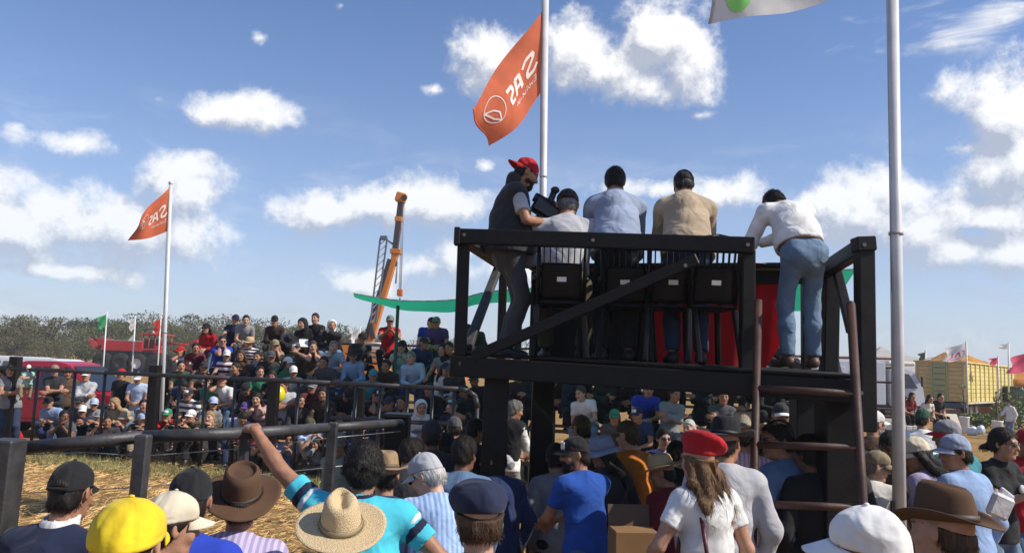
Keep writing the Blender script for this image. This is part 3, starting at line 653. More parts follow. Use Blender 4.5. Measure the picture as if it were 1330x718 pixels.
# ------------------------------------------------------------------ the ground
def add_ground():
    m = bpy.data.materials.new('straw_ground'); m.use_nodes = True; t = m.node_tree; b = t.nodes['Principled BSDF']; b.inputs['Roughness'].default_value = .95; b.inputs['Specular IOR Level'].default_value = .1
    ct = t.nodes.new('ShaderNodeTexCoord')
    def nz(sc_, det, st=(1, 1, 1)):
        mp = t.nodes.new('ShaderNodeMapping'); mp.inputs['Scale'].default_value = st; t.links.new(ct.outputs['Object'], mp.inputs[0])
        n = t.nodes.new('ShaderNodeTexNoise'); n.inputs['Scale'].default_value = sc_; n.inputs['Detail'].default_value = det; n.inputs['Roughness'].default_value = .65; t.links.new(mp.outputs[0], n.inputs[0]); return n.outputs['Fac']
    r1 = t.nodes.new('ShaderNodeValToRGB'); e = r1.color_ramp.elements; e[0].position = .3; e[0].color = (.20, .105, .036, 1); e[1].position = .7; e[1].color = (.52, .32, .125, 1); t.links.new(nz(9, 8), r1.inputs[0])
    r2 = t.nodes.new('ShaderNodeValToRGB'); e = r2.color_ramp.elements; e[0].position = .47; e[0].color = (0, 0, 0, 1); e[1].position = .62; e[1].color = (.75, .75, .75, 1); t.links.new(nz(.35, 5), r2.inputs[0])
    mi = t.nodes.new('ShaderNodeMix'); mi.data_type = 'RGBA'; t.links.new(r2.outputs[0], mi.inputs[0]); t.links.new(r1.outputs[0], mi.inputs[6]); mi.inputs[7].default_value = (.20, .135, .05, 1)
    t.links.new(mi.outputs[2], b.inputs['Base Color'])
    bp = t.nodes.new('ShaderNodeBump'); bp.inputs['Strength'].default_value = .8; bp.inputs['Distance'].default_value = .05; t.links.new(nz(22, 8), bp.inputs['Height']); t.links.new(bp.outputs[0], b.inputs['Normal'])
    # a sheet with gentle unevenness close by
    xs = np.concatenate([[-3000, -800, -200], np.linspace(-60, 60, 61), [200, 800, 3000]]); ys = np.concatenate([[-600, -60], np.linspace(-10, 90, 51), [200, 600, 1500, 3500]])
    X, Y = np.meshgrid(xs, ys, indexing='ij'); sm = lambda a, b, v: (lambda t: t * t * (3 - 2 * t))(np.clip((v - a) / (b - a), 0, 1)); Z = -.02 + .02 * np.sin(X * 1.7 + Y) * np.sin(Y * 1.1 + .4 * X) - .30 * sm(1.0, 3.4, X) * (1 - sm(15, 26, Y)) * sm(1.5, 4.5, Y); Z[(abs(X) > 60) | (Y > 90)] = -.02
    V = np.stack([X, Y, Z], -1).reshape(-1, 3); ny = len(ys); i, j = np.meshgrid(np.arange(len(xs) - 1), np.arange(ny - 1), indexing='ij'); a = (i * ny + j).ravel()
    me = mesh_np('ground', V, np.stack([a, a + ny, a + ny + 1, a + 1], 1)); o = link('ground', me, None, [m]); meta(o, 'dry stubble ground covered with trampled straw', kind='structure')
    # loose straw and dry grass tufts in the pen
    n = 26000; x = rng.uniform(-11, 2, n); y = 3.2 + 13.5 * rng.uniform(0, 1, n) ** 1.3; L_ = rng.uniform(.06, .20, n); an = rng.uniform(0, math.pi, n); ti = rng.normal(.0, .13, n); z = rng.uniform(.0, .035, n); wd = rng.uniform(.003, .006, n)
    d = np.stack([np.cos(an) * np.cos(ti), np.sin(an) * np.cos(ti), np.abs(np.sin(ti))], 1) * L_[:, None]; sd_ = np.stack([-np.sin(an), np.cos(an), 0 * an], 1) * wd[:, None]; c = np.stack([x, y, z], 1)
    up = np.stack([0 * x, 0 * x, wd * 1.2], 1)
    V = np.stack([c - sd_, c + sd_, c + up, c + d - sd_ * .6, c + d + sd_ * .6, c + d + up], 1).reshape(-1, 3); b0 = np.arange(n) * 6
    Q = np.concatenate([np.stack([b0, b0 + 2, b0 + 5, b0 + 3], 1), np.stack([b0 + 2, b0 + 1, b0 + 4, b0 + 5], 1)])
    o = link('straw', mesh_np('straw', V, Q, False), None, [mat('straw_stalks', (.62, .39, .15), .6, nz=.55, nscale=3.0)]); meta(o, 'loose straw lying over the pen floor', kind='stuff')
    n = 9000; t_ = rng.uniform(0, 1, n); x = -9.5 + 10 * t_ + rng.normal(0, .3, n); y = 15.9 - .36 * (x + 8) + rng.normal(0, .35, n) - .7; hgt = rng.uniform(.05, .17, n); an = rng.uniform(0, 6.28, n); ln = rng.normal(0, .05, (n, 2))
    c = np.stack([x, y, 0 * x - .01], 1); s_ = np.stack([np.cos(an), np.sin(an), 0 * an], 1) * .007; tip = c + np.concatenate([ln, hgt[:, None]], 1)
    V = np.stack([c - s_, c + s_, tip], 1).reshape(-1, 3); b0 = np.arange(n) * 3
    o = link('grass', mesh_np('grass', V, np.stack([b0, b0 + 1, b0 + 2], 1), False), None, [mat('dry_grass', (.24, .22, .08), .8, nz=.4, nscale=2)]); meta(o, 'dry grass growing along the foot of the far pen fence', kind='stuff')
add_ground()
# ------------------------------------------------------------------ trees beyond the field
def leaf_cloud(n, lobes, size, seed):
    r = np.random.default_rng(seed); V, Q = [], []
    c = []; per = n // len(lobes)
    for (cx, cy, cz, rx_, ry_, rz_) in lobes:
        v = r.normal(size=(per, 3)); v /= np.linalg.norm(v, axis=1)[:, None]; q = v * (r.uniform(.35, 1.0, (per, 1)) ** .6) * A([rx_, ry_, rz_]) + A([cx, cy, cz])
        c.append(q)
    c = np.concatenate(c); n = len(c); a = r.normal(size=(n, 3)); a /= np.linalg.norm(a, axis=1)[:, None]; b = np.cross(a, r.normal(size=(n, 3))); b /= np.linalg.norm(b, axis=1)[:, None]
    s = size * r.uniform(.5, 1.3, (n, 1)); V = np.stack([c - a * s, c + b * s * .55, c + a * s, c - b * s * .55], 1).reshape(-1, 3); i = np.arange(n) * 4
    return V, np.stack([i, i + 1, i + 2, i + 3], 1)
def tree_proto(seed, w_, h, flat=False, bare=False, colr='a'):
    r = random.Random(seed); e = empty('tree')
    mb = MB(); th = h * (.42 if not flat else .55); mb.tube((0, 0, -.1), (r.uniform(-.2, .2), 0, th), .05 * h * .6, .028 * h * .6, 8); lobes = []
    nl = 9 if not bare else 7
    for k in range(nl):
        a = k * 2.4 + r.random(); rr = w_ * .5 * r.uniform(.25, .85); z = h * (r.uniform(.45, .9) if not flat else r.uniform(.72, .92)); q = (rr * math.cos(a), rr * math.sin(a), z)
        mb.tube((0, 0, th * r.uniform(.45, .95)), q, .022 * h * .5, .006 * h, 6); s = w_ * r.uniform(.16, .27); lobes.append((*q, s, s, s * (.45 if flat else .75)))
    if not flat:
        for k in range(5): a = r.uniform(0, 6.28); lobes.append((w_ * .38 * math.cos(a), w_ * .38 * math.sin(a), h * r.uniform(.2, .45), w_ * .17, w_ * .17, h * .16))
    c = {'a': ((.070, .080, .028), (.12, .125, .046)), 'b': ((.095, .088, .040), (.15, .135, .062)), 'c': ((.050, .062, .024), (.085, .095, .036))}[colr]
    mb.build('trunk', mat('bark', (.10, .075, .055), .9, nz=.3), e)
    V, Q = leaf_cloud(5200 if not bare else 1500, lobes, .021 * h, seed); link('crown', mesh_np('crown', V, Q, False), e, [mat('leaves_' + colr, c[1], .75, nz=.3, nscale=.9, c2=c[0], spec=.15)])
    CH[e.name] = [x for x in bpy.data.objects if x.parent is e]; return e
def add_trees():
    pr = [tree_proto(1, 8, 7, colr='a'), tree_proto(2, 10, 6, colr='b'), tree_proto(3, 11, 8.5, True, colr='c'), tree_proto(4, 7, 6.5, colr='b'), tree_proto(5, 9, 5.5, colr='a'), tree_proto(6, 8, 7.5, bare=True, colr='b')]
    txt = ['rounded olive green thorn tree in the distant tree line', 'broad brownish bushy tree in the distant tree line', 'tall flat topped dark tree standing above the distant tree line', 'grey brown leafy tree in the distant tree line', 'low dense green tree in the distant tree line', 'thin half bare tree in the distant tree line']
    # pixel x, top y, depth, kind
    T = [(-30,412,120,1),(2,420,112,4),(38,403,118,0),(52,415,110,3),(75,420,112,1),(100,428,108,4),(20,425,104,3),(128,405,135,2),(150,409,138,2),(165,420,120,3),(112,428,120,1),(182,428,118,4),(200,414,140,0),(222,416,130,1),(245,420,125,3),(262,414,138,5),(285,422,130,1),(308,428,126,4),(335,425,128,1),(362,424,132,3),(390,428,126,4),(418,430,128,1),(440,420,130,0),(466,415,132,0),(452,428,120,3),(490,428,126,1),(520,432,130,4),(548,426,136,5),(575,430,128,1),(610,432,130,3),(640,430,126,0),(675,432,130,1),(60,436,100,1),(-10,436,98,3),(-75,408,116,2),(-60,420,108,1),(140,432,104,0),(172,434,106,1),(222,434,110,4)]
    H = [7, 6, 8.5, 6.5, 5.5, 7.5]; used = set(); cnt = {}
    for (px, ty, D, k) in T:
        ty += 9 if px > 480 else 0
        b = P(px, 470, D); top = P(px, ty, D)[2]; s = max(.5, top / (H[k] * 1.0)) * random.uniform(.86, 1.16); o = pr[k] if k not in used else copy_tree(pr[k]); used.add(k)
        o.location = (b[0], b[1], -.03); sx = s * random.uniform(.95, 1.3); o.scale = (sx, sx, s); o.rotation_euler = (0, 0, random.uniform(0, 6.28)); cnt[k] = cnt.get(k, 0) + 1
        rank = sorted(t[0] for t in T if t[3] == k).index(px); ordn = ('first', 'second', 'third', 'fourth', 'fifth', 'sixth', 'seventh', 'eighth', 'ninth', 'tenth', 'eleventh', 'twelfth', 'thirteenth', 'fourteenth')[rank]
        meta(o, txt[k].replace('in the distant tree line', 'beyond the field').replace('standing above the distant tree line', 'beyond the field') + ', ' + ordn + ' of its kind from the left', 'tree', ('thorn trees', 'brownish bushy trees', 'flat topped trees', 'grey brown trees', 'low dense trees', 'half bare trees')[k] + ' beyond the field')
add_trees()
# ------------------------------------------------------------------ flags
def cloth_points(c, amp, waves, nu=28, nvv=20, depth=.12, ph=0.0):
    """four corners (hoist top, hoist bottom, fly bottom, fly top) -> rippled sheet function of u (hoist to fly), v (top to bottom)"""
    c = [A(x) for x in c]
    def f(u, v):
        p = (c[0] * (1 - u) + c[3] * u) * (1 - v) + (c[1] * (1 - u) + c[2] * u) * v
        n = np.cross(c[3] - c[0], c[1] - c[0]); n = n / np.linalg.norm(n); k = u ** .7
        r = amp * k * math.sin(waves * 2 * math.pi * (u * .8 + .35 * v) + ph) + amp * .5 * k * math.sin(5 * u - 7 * v + ph)
        sag = A([0, 0, -1]) * amp * 1.2 * math.sin(math.pi * u) * v * .8
        return p + n * r + sag
    return f
def flag(c, m, parent, amp=.05, waves=1.4, prints=(), name='cloth', nu=30, nvv=20, ph=0.):
    f = cloth_points(c, amp, waves, ph=ph); rows = [[f(i / nu, j / nvv) for i in range(nu + 1)] for j in range(nvv + 1)]
    o = link(name, grid_mesh(name, rows, False), parent, [m])
    hm = [[f(1 - .014 * k, j / nvv) for j in range(nvv + 1)] for k in (0, 1)]; hh = link('hem', grid_mesh('hem', hm, False, .005), o, [m])
    for nm, pm, polys in prints:                 # flat print: (u, v) outlines laid on the cloth, a hair proud on both faces
        V, Q = [], []
        for side in (-1, 1):
            for (quad) in polys:
                n0 = len(V)
                for (u, v) in quad:
                    p = f(u, v); e = 1e-3; du = f(min(1, u + e), v) - f(max(0, u - e), v); dv = f(u, min(1, v + e)) - f(u, max(0, v - e)); nn = np.cross(du, dv); V.append(p + nn / (np.linalg.norm(nn) + 1e-12) * .006 * side)
                Q.append([n0 + i for i in range(4)])
        pl = link(nm, mesh_np(nm, V, Q, True), o, [pm])
        if nm == 'small_letters': pl['kind'] = 'stuff'
    return o
def strokes(paths, wd, seg=6, asp=1.0):          # broad pen strokes in (u, v) as quads
    out = []
    for pts in paths:
        for (a, b) in zip(pts[:-1], pts[1:]):
            a, b = A(a, float), A(b, float); d = (b - a) * A([asp, 1]); d = d / (np.linalg.norm(d) + 1e-9); nn = A([-d[1] / asp, d[0]]) * wd / 2; ex = d * A([1 / asp, 1]) * wd * .12
            for k in range(seg):
                p, q = a + (b - a) * k / seg - ex * (k == 0), a + (b - a) * (k + 1) / seg + ex * (k == seg - 1); out.append([tuple(p - nn), tuple(q - nn), tuple(q + nn), tuple(p + nn)])
    return out
def arc(cx, cy, rx_, ry_, a0, a1, n=14): return [(cx + rx_ * math.cos(a0 + (a1 - a0) * i / n), cy + ry_ * math.sin(a0 + (a1 - a0) * i / n)) for i in range(n + 1)]
def cloth_mat(name, c, tl=.35):
    m = mat(name, c, .8, nz=.16, nscale=4, bump=.35, bscale=9); b = m.node_tree.nodes['Principled BSDF']
    t = m.node_tree; tr = t.nodes.new('ShaderNodeBsdfTranslucent'); tr.inputs[0].default_value = (*c, 1); mx_ = t.nodes.new('ShaderNodeMixShader'); mx_.inputs[0].default_value = tl
    t.links.new(b.outputs[0], mx_.inputs[1]); t.links.new(tr.outputs[0], mx_.inputs[2]); t.links.new(mx_.outputs[0], t.nodes['Material Output'].inputs[0]); return m
M_orange_flag = cloth_mat('orange_flag_cloth', (.80, .19, .085), .5); M_print = mat('white_flag_print', (.72, .62, .58), .8)
M_print2 = mat('faded_white_print', (.70, .34, .26), .8); M_white_flag = cloth_mat('white_flag_cloth', (.76, .75, .73), .6); M_green_print = mat('green_flag_print', (.16, .48, .12), .7)
def word(txt, x, y, h, adv, slant=0):            # small letters for the flag's second line, as pen strokes
    G_ = {'E': [[(1, 0), (0, 0), (0, 1), (1, 1)], [(0, .5), (.8, .5)]], 'v': [[(0, .4), (.5, 1), (1, .4)]], 'o': [arc(.5, .7, .5, .3, 0, 6.29, 8)], 'l': [[(.5, 0), (.5, 1)]], 'u': [[(0, .4), (0, .9), (.3, 1), (.9, .9), (1, .4)]], 'c': [arc(.5, .7, .5, .3, -.8, -5.5, 8)], 'i': [[(.5, .4), (.5, 1)]], 'n': [[(0, 1), (0, .45), (.6, .4), (1, .55), (1, 1)]]}
    out = []
    for k, ch in enumerate(txt):
        for st in G_[ch]: out.append([(x + adv * (k + .8 * a), y + h * b + slant * adv * k) for a, b in st])
    return out
def logo_prints(faded=True):
    # the letters run from the hoist outwards, as the cloth is seen from its back
    S = [(.30, .40), (.25, .34), (.16, .35), (.13, .41), (.17, .47), (.22, .53), (.20, .60), (.11, .61), (.07, .56)]
    n = [(.30, .62), (.37, .40), (.44, .40), (.43, .62)]; n2 = [(.34, .54), (.43, .53)]
    z = [(.60, .40), (.52, .40), (.50, .48), (.58, .54), (.56, .62), (.48, .62)]
    pr = [('letters', M_print, strokes([S, n, n2, z], .052, 4, 1.2))]
    pr.append(('small_letters', M_print, strokes(word('Evolucion', .08, .69, .07, .042, .004), .010, 2, 1.2)))
    pr.append(('emblem', M_print, strokes([arc(.80, .44, .12, .22, 0, 6.29, 26)], .012, 2, 1.2) + strokes([[(.80, .66), (.78, .52), (.82, .42), (.90, .34)], [(.80, .66), (.86, .55), (.90, .34)]], .022, 4, 1.2)))
    return pr
def pole(name, top, bot, r0, r1, label, group, collars=()):
    e = empty(name, bot); meta(e, label, 'flagpole', group)
    t = Vector(top) - Vector(bot); mb = MB().tube((0, 0, -.15), t, r0, r1, 20); mb.build('shaft', M_white_paint, e)
    for f in collars: MB().tube(t * f - t.normalized() * .012, t * f + t.normalized() * .012, r0 * 1.10, n=20).build('collar', mat('pole_joint', (.35, .35, .35), .5), e)
    MB().ball(t, r1 * 1.5, 10).build('finial', M_white_paint, e)
    o_ = Vector((-r0 * 1.25, -r0 * .4, 0)); MB().path([o_ + Vector((0, 0, .6)), t * .5 + o_ + Vector((.012, 0, 0)), t * .97 + o_], .0035, 6).build('halyard', mat('rope', (.3, .28, .24), .9), e)
    MB().box(o_ * .9 + Vector((0, 0, 1.1)), (.02, .03, .14)).build('cleat', M_dark_steel, e)
    return e
def downto(px0, py0, px1, py1, D):               # a post seen through two pixels at depth D, carried to the ground
    a, b = P(px0, py0, D), P(px1, py1, D); k = a[2] / (a[2] - b[2]); g = a + (b - a) * k; return a, g
def add_flags():
    t, g = downto(222, 238, 208, 590, 16.2); pole('flagpole', t, g, .040, .034, 'slim white flagpole inside the pen carrying the small orange flag', 'white flagpoles round the pen', (.45,))
    e = empty('flag', P(221, 243, 16.2)); meta(e, 'small orange flag on the slim pole above the left seats', 'flag', 'orange printed flags'); iv = e.location
    def rel(pts): return [A(p) - A(iv) for p in pts]
    flag(rel([P(221, 242, 16.2), P(218, 300, 16.2), P(168, 312, 15.9), P(185, 278, 15.7)]), M_orange_flag, e, .055, 1.3, logo_prints(), ph=.6)
    t, g = downto(709, -40, 706, 215, 9.8); pole('flagpole', t, g, .043, .043, 'tall white flagpole rising behind the man in the red cap', 'white flagpoles round the pen', (.62,))
    e = empty('flag', P(704, 12, 9.8)); iv = e.location; meta(e, 'large orange flag with white lettering seen from its back', 'flag', 'orange printed flags')
    flag(rel([P(705, 14, 9.8), P(702, 121, 9.8), P(640, 188, 9.4), P(605, 146, 9.1)]), M_orange_flag, e, .10, 1.15, logo_prints(), ph=2.2)
    t, g = downto(1159, -60, 1168, 640, 6.3); pole('flagpole', t, g, .050, .043, 'thick white flagpole standing at the right of the platform', 'white flagpoles round the pen', (.58,))
    e = empty('flag', P(1156, -105, 6.3)); iv = e.location; meta(e, 'white flag with a green emblem cut off by the upper edge', 'flag')
    el = [[(.87 + .07 * math.cos(a0), .78 + .17 * math.sin(a0)), (.87 + .07 * math.cos(a1), .78 + .17 * math.sin(a1)), (.87 + .012 * math.cos(a1), .78 + .03 * math.sin(a1)), (.87 + .012 * math.cos(a0), .78 + .03 * math.sin(a0))] for a0, a1 in [(k * .2618, (k + 1) * .2618) for k in range(24)]]
    flag(rel([P(1156, -105, 6.3), P(1157, -30, 6.3), P(921, 31, 6.0), P(918, -105, 5.9)]), M_white_flag, e, .07, 1.9, [('emblem', M_green_print, el)], ph=2.4)
    # little flags in the distance: pole foot x,y, top, flag colour ...
    M = dict(green=cloth_mat('green_flag_cloth', (.05, .30, .12)), red=cloth_mat('red_flag_cloth', (.50, .04, .03)), white=M_white_flag, pink=cloth_mat('pink_flag_cloth', (.62, .08, .16)), black=cloth_mat('dark_flag_cloth', (.05, .07, .06)))
    S = [(139, 405, 135, 478, 30, 'green', -14, 16, 'green flag on a thin white pole left of the red machine'), (176, 410, 173, 470, 44, 'white', -9, 14, 'white flag flying above the middle of the red machine'), (209, 410, 206, 470, 44, 'red', -10, 18, 'red flag on the right end of the red machine'),
         (356, 424, 356, 470, 40, 'white', -2, 22, 'furled white flag behind the seated man in brown jacket'), (468, 424, 468, 472, 34, 'white', -16, 12, 'white pennant waving left of the orange crane'),
         (1255, 443, 1256, 500, 40, 'white', -34, 19, 'white flag with pink lettering behind the yellow trailer'), (1202, 454, 1200, 500, 46, 'black', -9, 12, 'small dark pennant over the left end of the yellow trailer'), (1345, 452, 1344, 520, 34, 'pink', -40, 24, 'bright pink flag at the right edge beyond the trailer'), (1296, 462, 1296, 500, 44, 'pink', -12, 8, 'tiny pink pennant on the orange tarpaulin'), (1310, 445, 1309, 500, 48, 'white', -14, 5, 'narrow white streamer on a distant thin pole')]
    for (x0, y0, x1, y1, D, c, dx, dy, lab) in S:
        a, b = P(x0, y0, D), P(x1, y1, D); b[2] = 0; e = empty('small_flag', b); meta(e, lab, 'flag'); iv = e.location; t_ = Vector(a) - iv
        MB().tube((0, 0, 0), t_, .0009 * D, n=8).build('staff', M_white_paint, e)
        pr = []
        if 'lettering' in lab: pr = [('letters', M['pink'], strokes([[(.1, .8), (.1, .5), (.2, .5)], [(.25, .8), (.3, .5), (.4, .8)], [(.5, .5), (.5, .8), (.65, .8)], [(.1, .9), (.8, .9)]], .05, 3))]
        flag(rel([P(x0 - .4, y0 + 1, D), P(x0 - .6, y0 + 1 + dy, D), P(x0 + dx, y0 + dy * 1.35, D - .4), P(x0 + dx * .75, y0 + dy * .55, D - .6)]), M[c], e, .0035 * D, 1.2, pr, nu=12, nvv=8)
add_flags()
# ------------------------------------------------------------------ the raised auctioneers' platform
FL, FA, FR, MR, BL = 6.2, 5.75, 5.45, 6.55, 8.15
def Ps(*a): return Vector(P(*a))
DECK = 2.10
def add_platform():
    e = empty('timber_platform', (P(860, 480, 6.5)[0], 6.5, 0)); meta(e, 'black painted timber platform on posts carrying the auctioneers', 'platform')
    def bm(name, a, b, wd, ht, m=M_black_wood, up=(0, 0, 1)): return MB().beam(a, b, wd, ht, .008, up).build(name, m, e, rel=False)
    # deck: frame beams and planks
    a, b = Ps(586, 475, FL), Ps(1116, 509, FR); bm('beam', a, b, .09, .155)
    bl, br = Ps(640, 474, BL), Ps(1075, 494, 7.75); c0 = Ps(592, 473, FL + .09); c1 = Ps(1112, 507, FR + .09)
    bm('beam', c0, bl, .08, .13); bm('beam', c1, br, .08, .13); bm('beam', bl + Vector((0, .1, 0)), br + Vector((0, .1, 0)), .08, .13); bm('beam', (c0 + bl) / 2, (c1 + br) / 2, .08, .12)
    zt = Vector((0, 0, .09)); n = 16
    for k in range(n):
        f = (k + .5) / n; p, q = (c0.lerp(bl, f)) + zt, (c1.lerp(br, f)) + zt; bm('deck_plank', p, q, .118, .03, M_grey_wood if k % 3 else M_black_wood)
    # railings
    top = bm('rail', Ps(594, 307, FL - .02), Ps(980, 319, FA - .03), .075, .118)
    bm('end_cap', Ps(590, 307, FL - .03), Ps(598, 307.3, FL - .03), .09, .14)
    bm('post', Ps(602.5, 314, FL + .04), Ps(597.5, 466, FL + .04), .095, .095, M_black_wood, (1, 0, 0)); bm('post', Ps(971, 325, FA + .05), Ps(969.5, 500, FA + .05), .095, .095, M_black_wood, (1, 0, 0))
    bm('post', Ps(1122, 309, FR), Ps(1125, 560, FR), .11, .11, M_black_wood, (1, 0, 0)); bm('post', Ps(1079, 336, MR), Ps(1076, 494, MR), .13, .12, M_black_wood, (1, 0, 0)); bm('post', Ps(654, 345, BL), Ps(650, 472, BL), .085, .085, M_black_wood, (1, 0, 0)); bm('post', Ps(676, 348, BL), Ps(672, 472, BL), .07, .07, M_black_wood, (1, 0, 0))
    bm('rail', Ps(604, 311, FL + .05), Ps(654, 346, BL), .12, .075, M_grey_wood); bm('rail', Ps(1124, 318, FR + .03), Ps(1071, 351, MR), .09, .115); bm('end_cap', Ps(1109, 318, FR - .01), Ps(1134, 317, FR - .01), .12, .10)
    bm('brace', Ps(648, 345, BL - .25), Ps(607, 452, FL + .12), .075, .06, M_grey_wood); bm('brace', Ps(1087, 352, MR - .15), Ps(1106, 430, FR + .45), .07, .06)
    bm('brace', Ps(614, 464, FL - .07), Ps(906, 336, FA + .02), .05, .085); bm('brace', Ps(936, 404, 7.3), Ps(1040, 480, 7.4), .05, .09)
    bm('brace', Ps(1092, 500, MR + .1), Ps(1068, 395, MR + .5), .05, .06)
    # legs under the deck
    for (px, D, wd, y0) in ((646, FL + .12, .19, 482), (706.5, BL, .22, 482), (1087, FR + .30, .24, 512), (1045, 7.6, .22, 500)):
        a = Ps(px, y0, D); bm('leg', a, Vector((a[0] - .02, a[1], -.1)), wd, wd, M_black_wood, (1, 0, 0))
    for (px, py, D) in ((603, 305, FL - .062), (598, 472, FL - .055), (971, 318, FA - .075), (970, 497, FA - .05), (770, 312, FL - .30), (640, 455, FL - .105), (890, 345, FA + .0), (1122, 318, FR - .062), (1118, 510, FR - .06), (700, 480, FL - .16), (860, 489, FL - .38)):
        q = Ps(px, py, D); MB().tube(q + Vector((0, .02, 0)), q + Vector((0, -.012, 0)), .014, n=8).build('bolt', M_bolt, e, rel=False)
    # counter at the back with its red cloth
    t = empty('counter', (P(860, 480, 7.3)[0], 7.3, DECK)); meta(t, 'long black counter at the back of the platform with a red cloth', 'counter')
    def cm(name, a, b, wd, ht, m=M_black_wood): return MB().beam(a, b, wd, ht, .006).build(name, m, t, rel=False)
    cm('top', Ps(690, 350, 7.5), Ps(1052, 349, 7.05), .62, .035); cm('front_board', Ps(690, 361, 7.42), Ps(1050, 360, 6.93), .03, .12)
    for px, D in ((700, 7.5), (870, 7.35), (1046, 7.15)):
        a = Ps(px, 356, D); cm('leg', a, Vector((a[0], a[1], DECK - .01)), .07, .07)
    b0, b1 = Ps(690, 366, 7.5), Ps(842, 367, 7.31); rows = [[(lambda p: (p[0], p[1] + .02 * math.sin(20 * u + 2 * v) * (.3 + v), p[2] - .86 * v))(b0.lerp(b1, u)) for u in np.linspace(0, 1, 30)] for v in np.linspace(0, 1, 10)]
    o = link('dark_cloth', grid_mesh('dark_cloth', rows, False), t, [mat('black_cloth', (.008, .008, .010), .8)]); o.matrix_parent_inverse = t.matrix_basis.inverted()
    a0, a1 = Ps(838, 366, 7.28), Ps(1024, 368, 7.02); rows = []
    for j in range(15):
        v = j / 14; row = []
        for i in range(41):
            u = i / 40; p = a0.lerp(a1, u); cut = .78 * (1 - max(0, (u - .86) / .14) * .45 * v ** 2)
            row.append((p[0] - .10 * v * max(0, u - .8), p[1] + .022 * math.sin(16 * u + 2 * v) * (.3 + v) + .012 * math.sin(37 * u), p[2] - cut * v * .98 + .02 * math.sin(9 * u) * v))
        rows.append(row)
    o = link('cloth', grid_mesh('cloth', rows, False), t, [cloth_mat('red_cloth', (.42, .008, .012), .45)]); o.matrix_parent_inverse = t.matrix_basis.inverted()
    s = MB(); q = Ps(990, 344, 6.93); s.box(q, (.30, .21, .004), Matrix.Rotation(.3, 3, 'Z')); o = s.build('paper_sheet', mat('paper', (.72, .72, .70), .8)); meta(o, 'white paper sheet on the counter under the leaning man\'s hand', 'paper')
add_platform()
def add_ladder():
    e = empty('ladder', (P(1045, 600, 5.1)[0], 5.0, 0)); meta(e, 'reddish brown ladder leaning against the right side of the platform', 'ladder'); ends = []
    def carry(a, b): k = a[2] / (a[2] - b[2]); return a + (b - a) * k
    a0 = Ps(985, 390, 5.62); b0 = carry(a0, Ps(977, 716, 5.18)); a1 = Ps(1105, 396, 5.38); b1 = carry(a1, Ps(1121, 662, 5.02))
    MB().path([a0, b0], .027, 12).build('rail', M_ladder, e, rel=False); MB().path([a1, b1], .030, 12).ball(a1, .03, 12).build('rail', M_ladder, e, rel=False)
    for y0, y1 in ((504, 511), (577, 581), (654, 659), (730, 736), (806, 812)):
        def at(a, b, y, lo=0.0, hi=1.0):
            for _ in range(40):
                m = (lo + hi) / 2; q = a.lerp(b, m); d = q - Vector((0, 0, CAMZ)); yy = CY - FPX * float(A(d) @ UV) / float(A(d) @ Fv)
                if yy < y: lo = m
                else: hi = m
            return a.lerp(b, lo)
        p, q = at(a0, b0, y0), at(a1, b1, y1)
        if p[2] > .1: MB().tube(p, q, .024, n=12).build('rung', M_ladder, e, rel=False)
add_ladder()
def chair_proto(name='armchair', slats=7):
    e = empty(name); m = M_black_plastic
    MB().box((0, 0, .43), (.46, .45, .03), None, .012).build('seat', m, e)
    for sx in (-1, 1):
        MB().beam((sx * .20, .19, .42), (sx * .235, .25, 0), .05, .05, .012).build('leg', m, e); MB().beam((sx * .21, -.19, .42), (sx * .245, -.27, 0), .05, .05, .012).build('leg', m, e)
        MB().path([(sx * .235, .22, .43), (sx * .255, .23, .62), (sx * .255, .10, .655), (sx * .255, -.16, .64), (sx * .22, -.25, .60)], .022, 10).build('arm', m, e)
    fr = MB().path([(-.21, -.21, .44), (-.215, -.30, .86), (-.15, -.325, .93), (0, -.33, .95), (.15, -.325, .93), (.215, -.30, .86), (.21, -.21, .44)], .020, 10).build('back_frame', m, e)
    def back(x, z): return (x, -.208 - .10 * (z - .45) / .45 - .030 * (1 - (x / .2) ** 2), z)
    rows = [[back(x * (1 + .04 * math.sin(6 * z)), z) for x in np.linspace(-.19, .19, 15)] for z in np.linspace(.45, .73, 8)]
    link('back_panel', grid_mesh('back_panel', rows, False, .010), e, [m])
    for k in range(slats):
        x = -.165 + .33 * k / (slats - 1); MB().beam(back(x, .72), (x * 1.02, -.325, .925), .036, .010, .003, (1, 0, 0)).build('slat', m, e)
    l = MB().box((0, -.290, .605), (.085, .003, .036), Matrix.Rotation(.22, 3, 'X')).build('sticker', M_white_plastic, e)
    CH[e.name] = kids(e); return e
def add_chairs():
    c = chair_proto(); lab = ['black plastic armchair under the seated man in the brown cap', 'black plastic armchair with slatted back behind the grey shirted man', 'black plastic armchair with bright edges left of the jeans leg', 'black plastic armchair beside the man in the beige shirt']
    for i, (px, D, ya) in enumerate(((725, 6.38, .12), (815, 6.42, -.1), (866, 6.32, .1), (914, 6.25, .22))):
        o = c if i == 0 else copy_tree(c); p = P(px, 470, D); o.location = (p[0], D, DECK + .06); o.rotation_euler = (0, 0, ya - .15); o.scale = (.84, 1, 1); meta(o, lab[i], 'chair', 'black plastic chairs on the platform')
add_chairs()
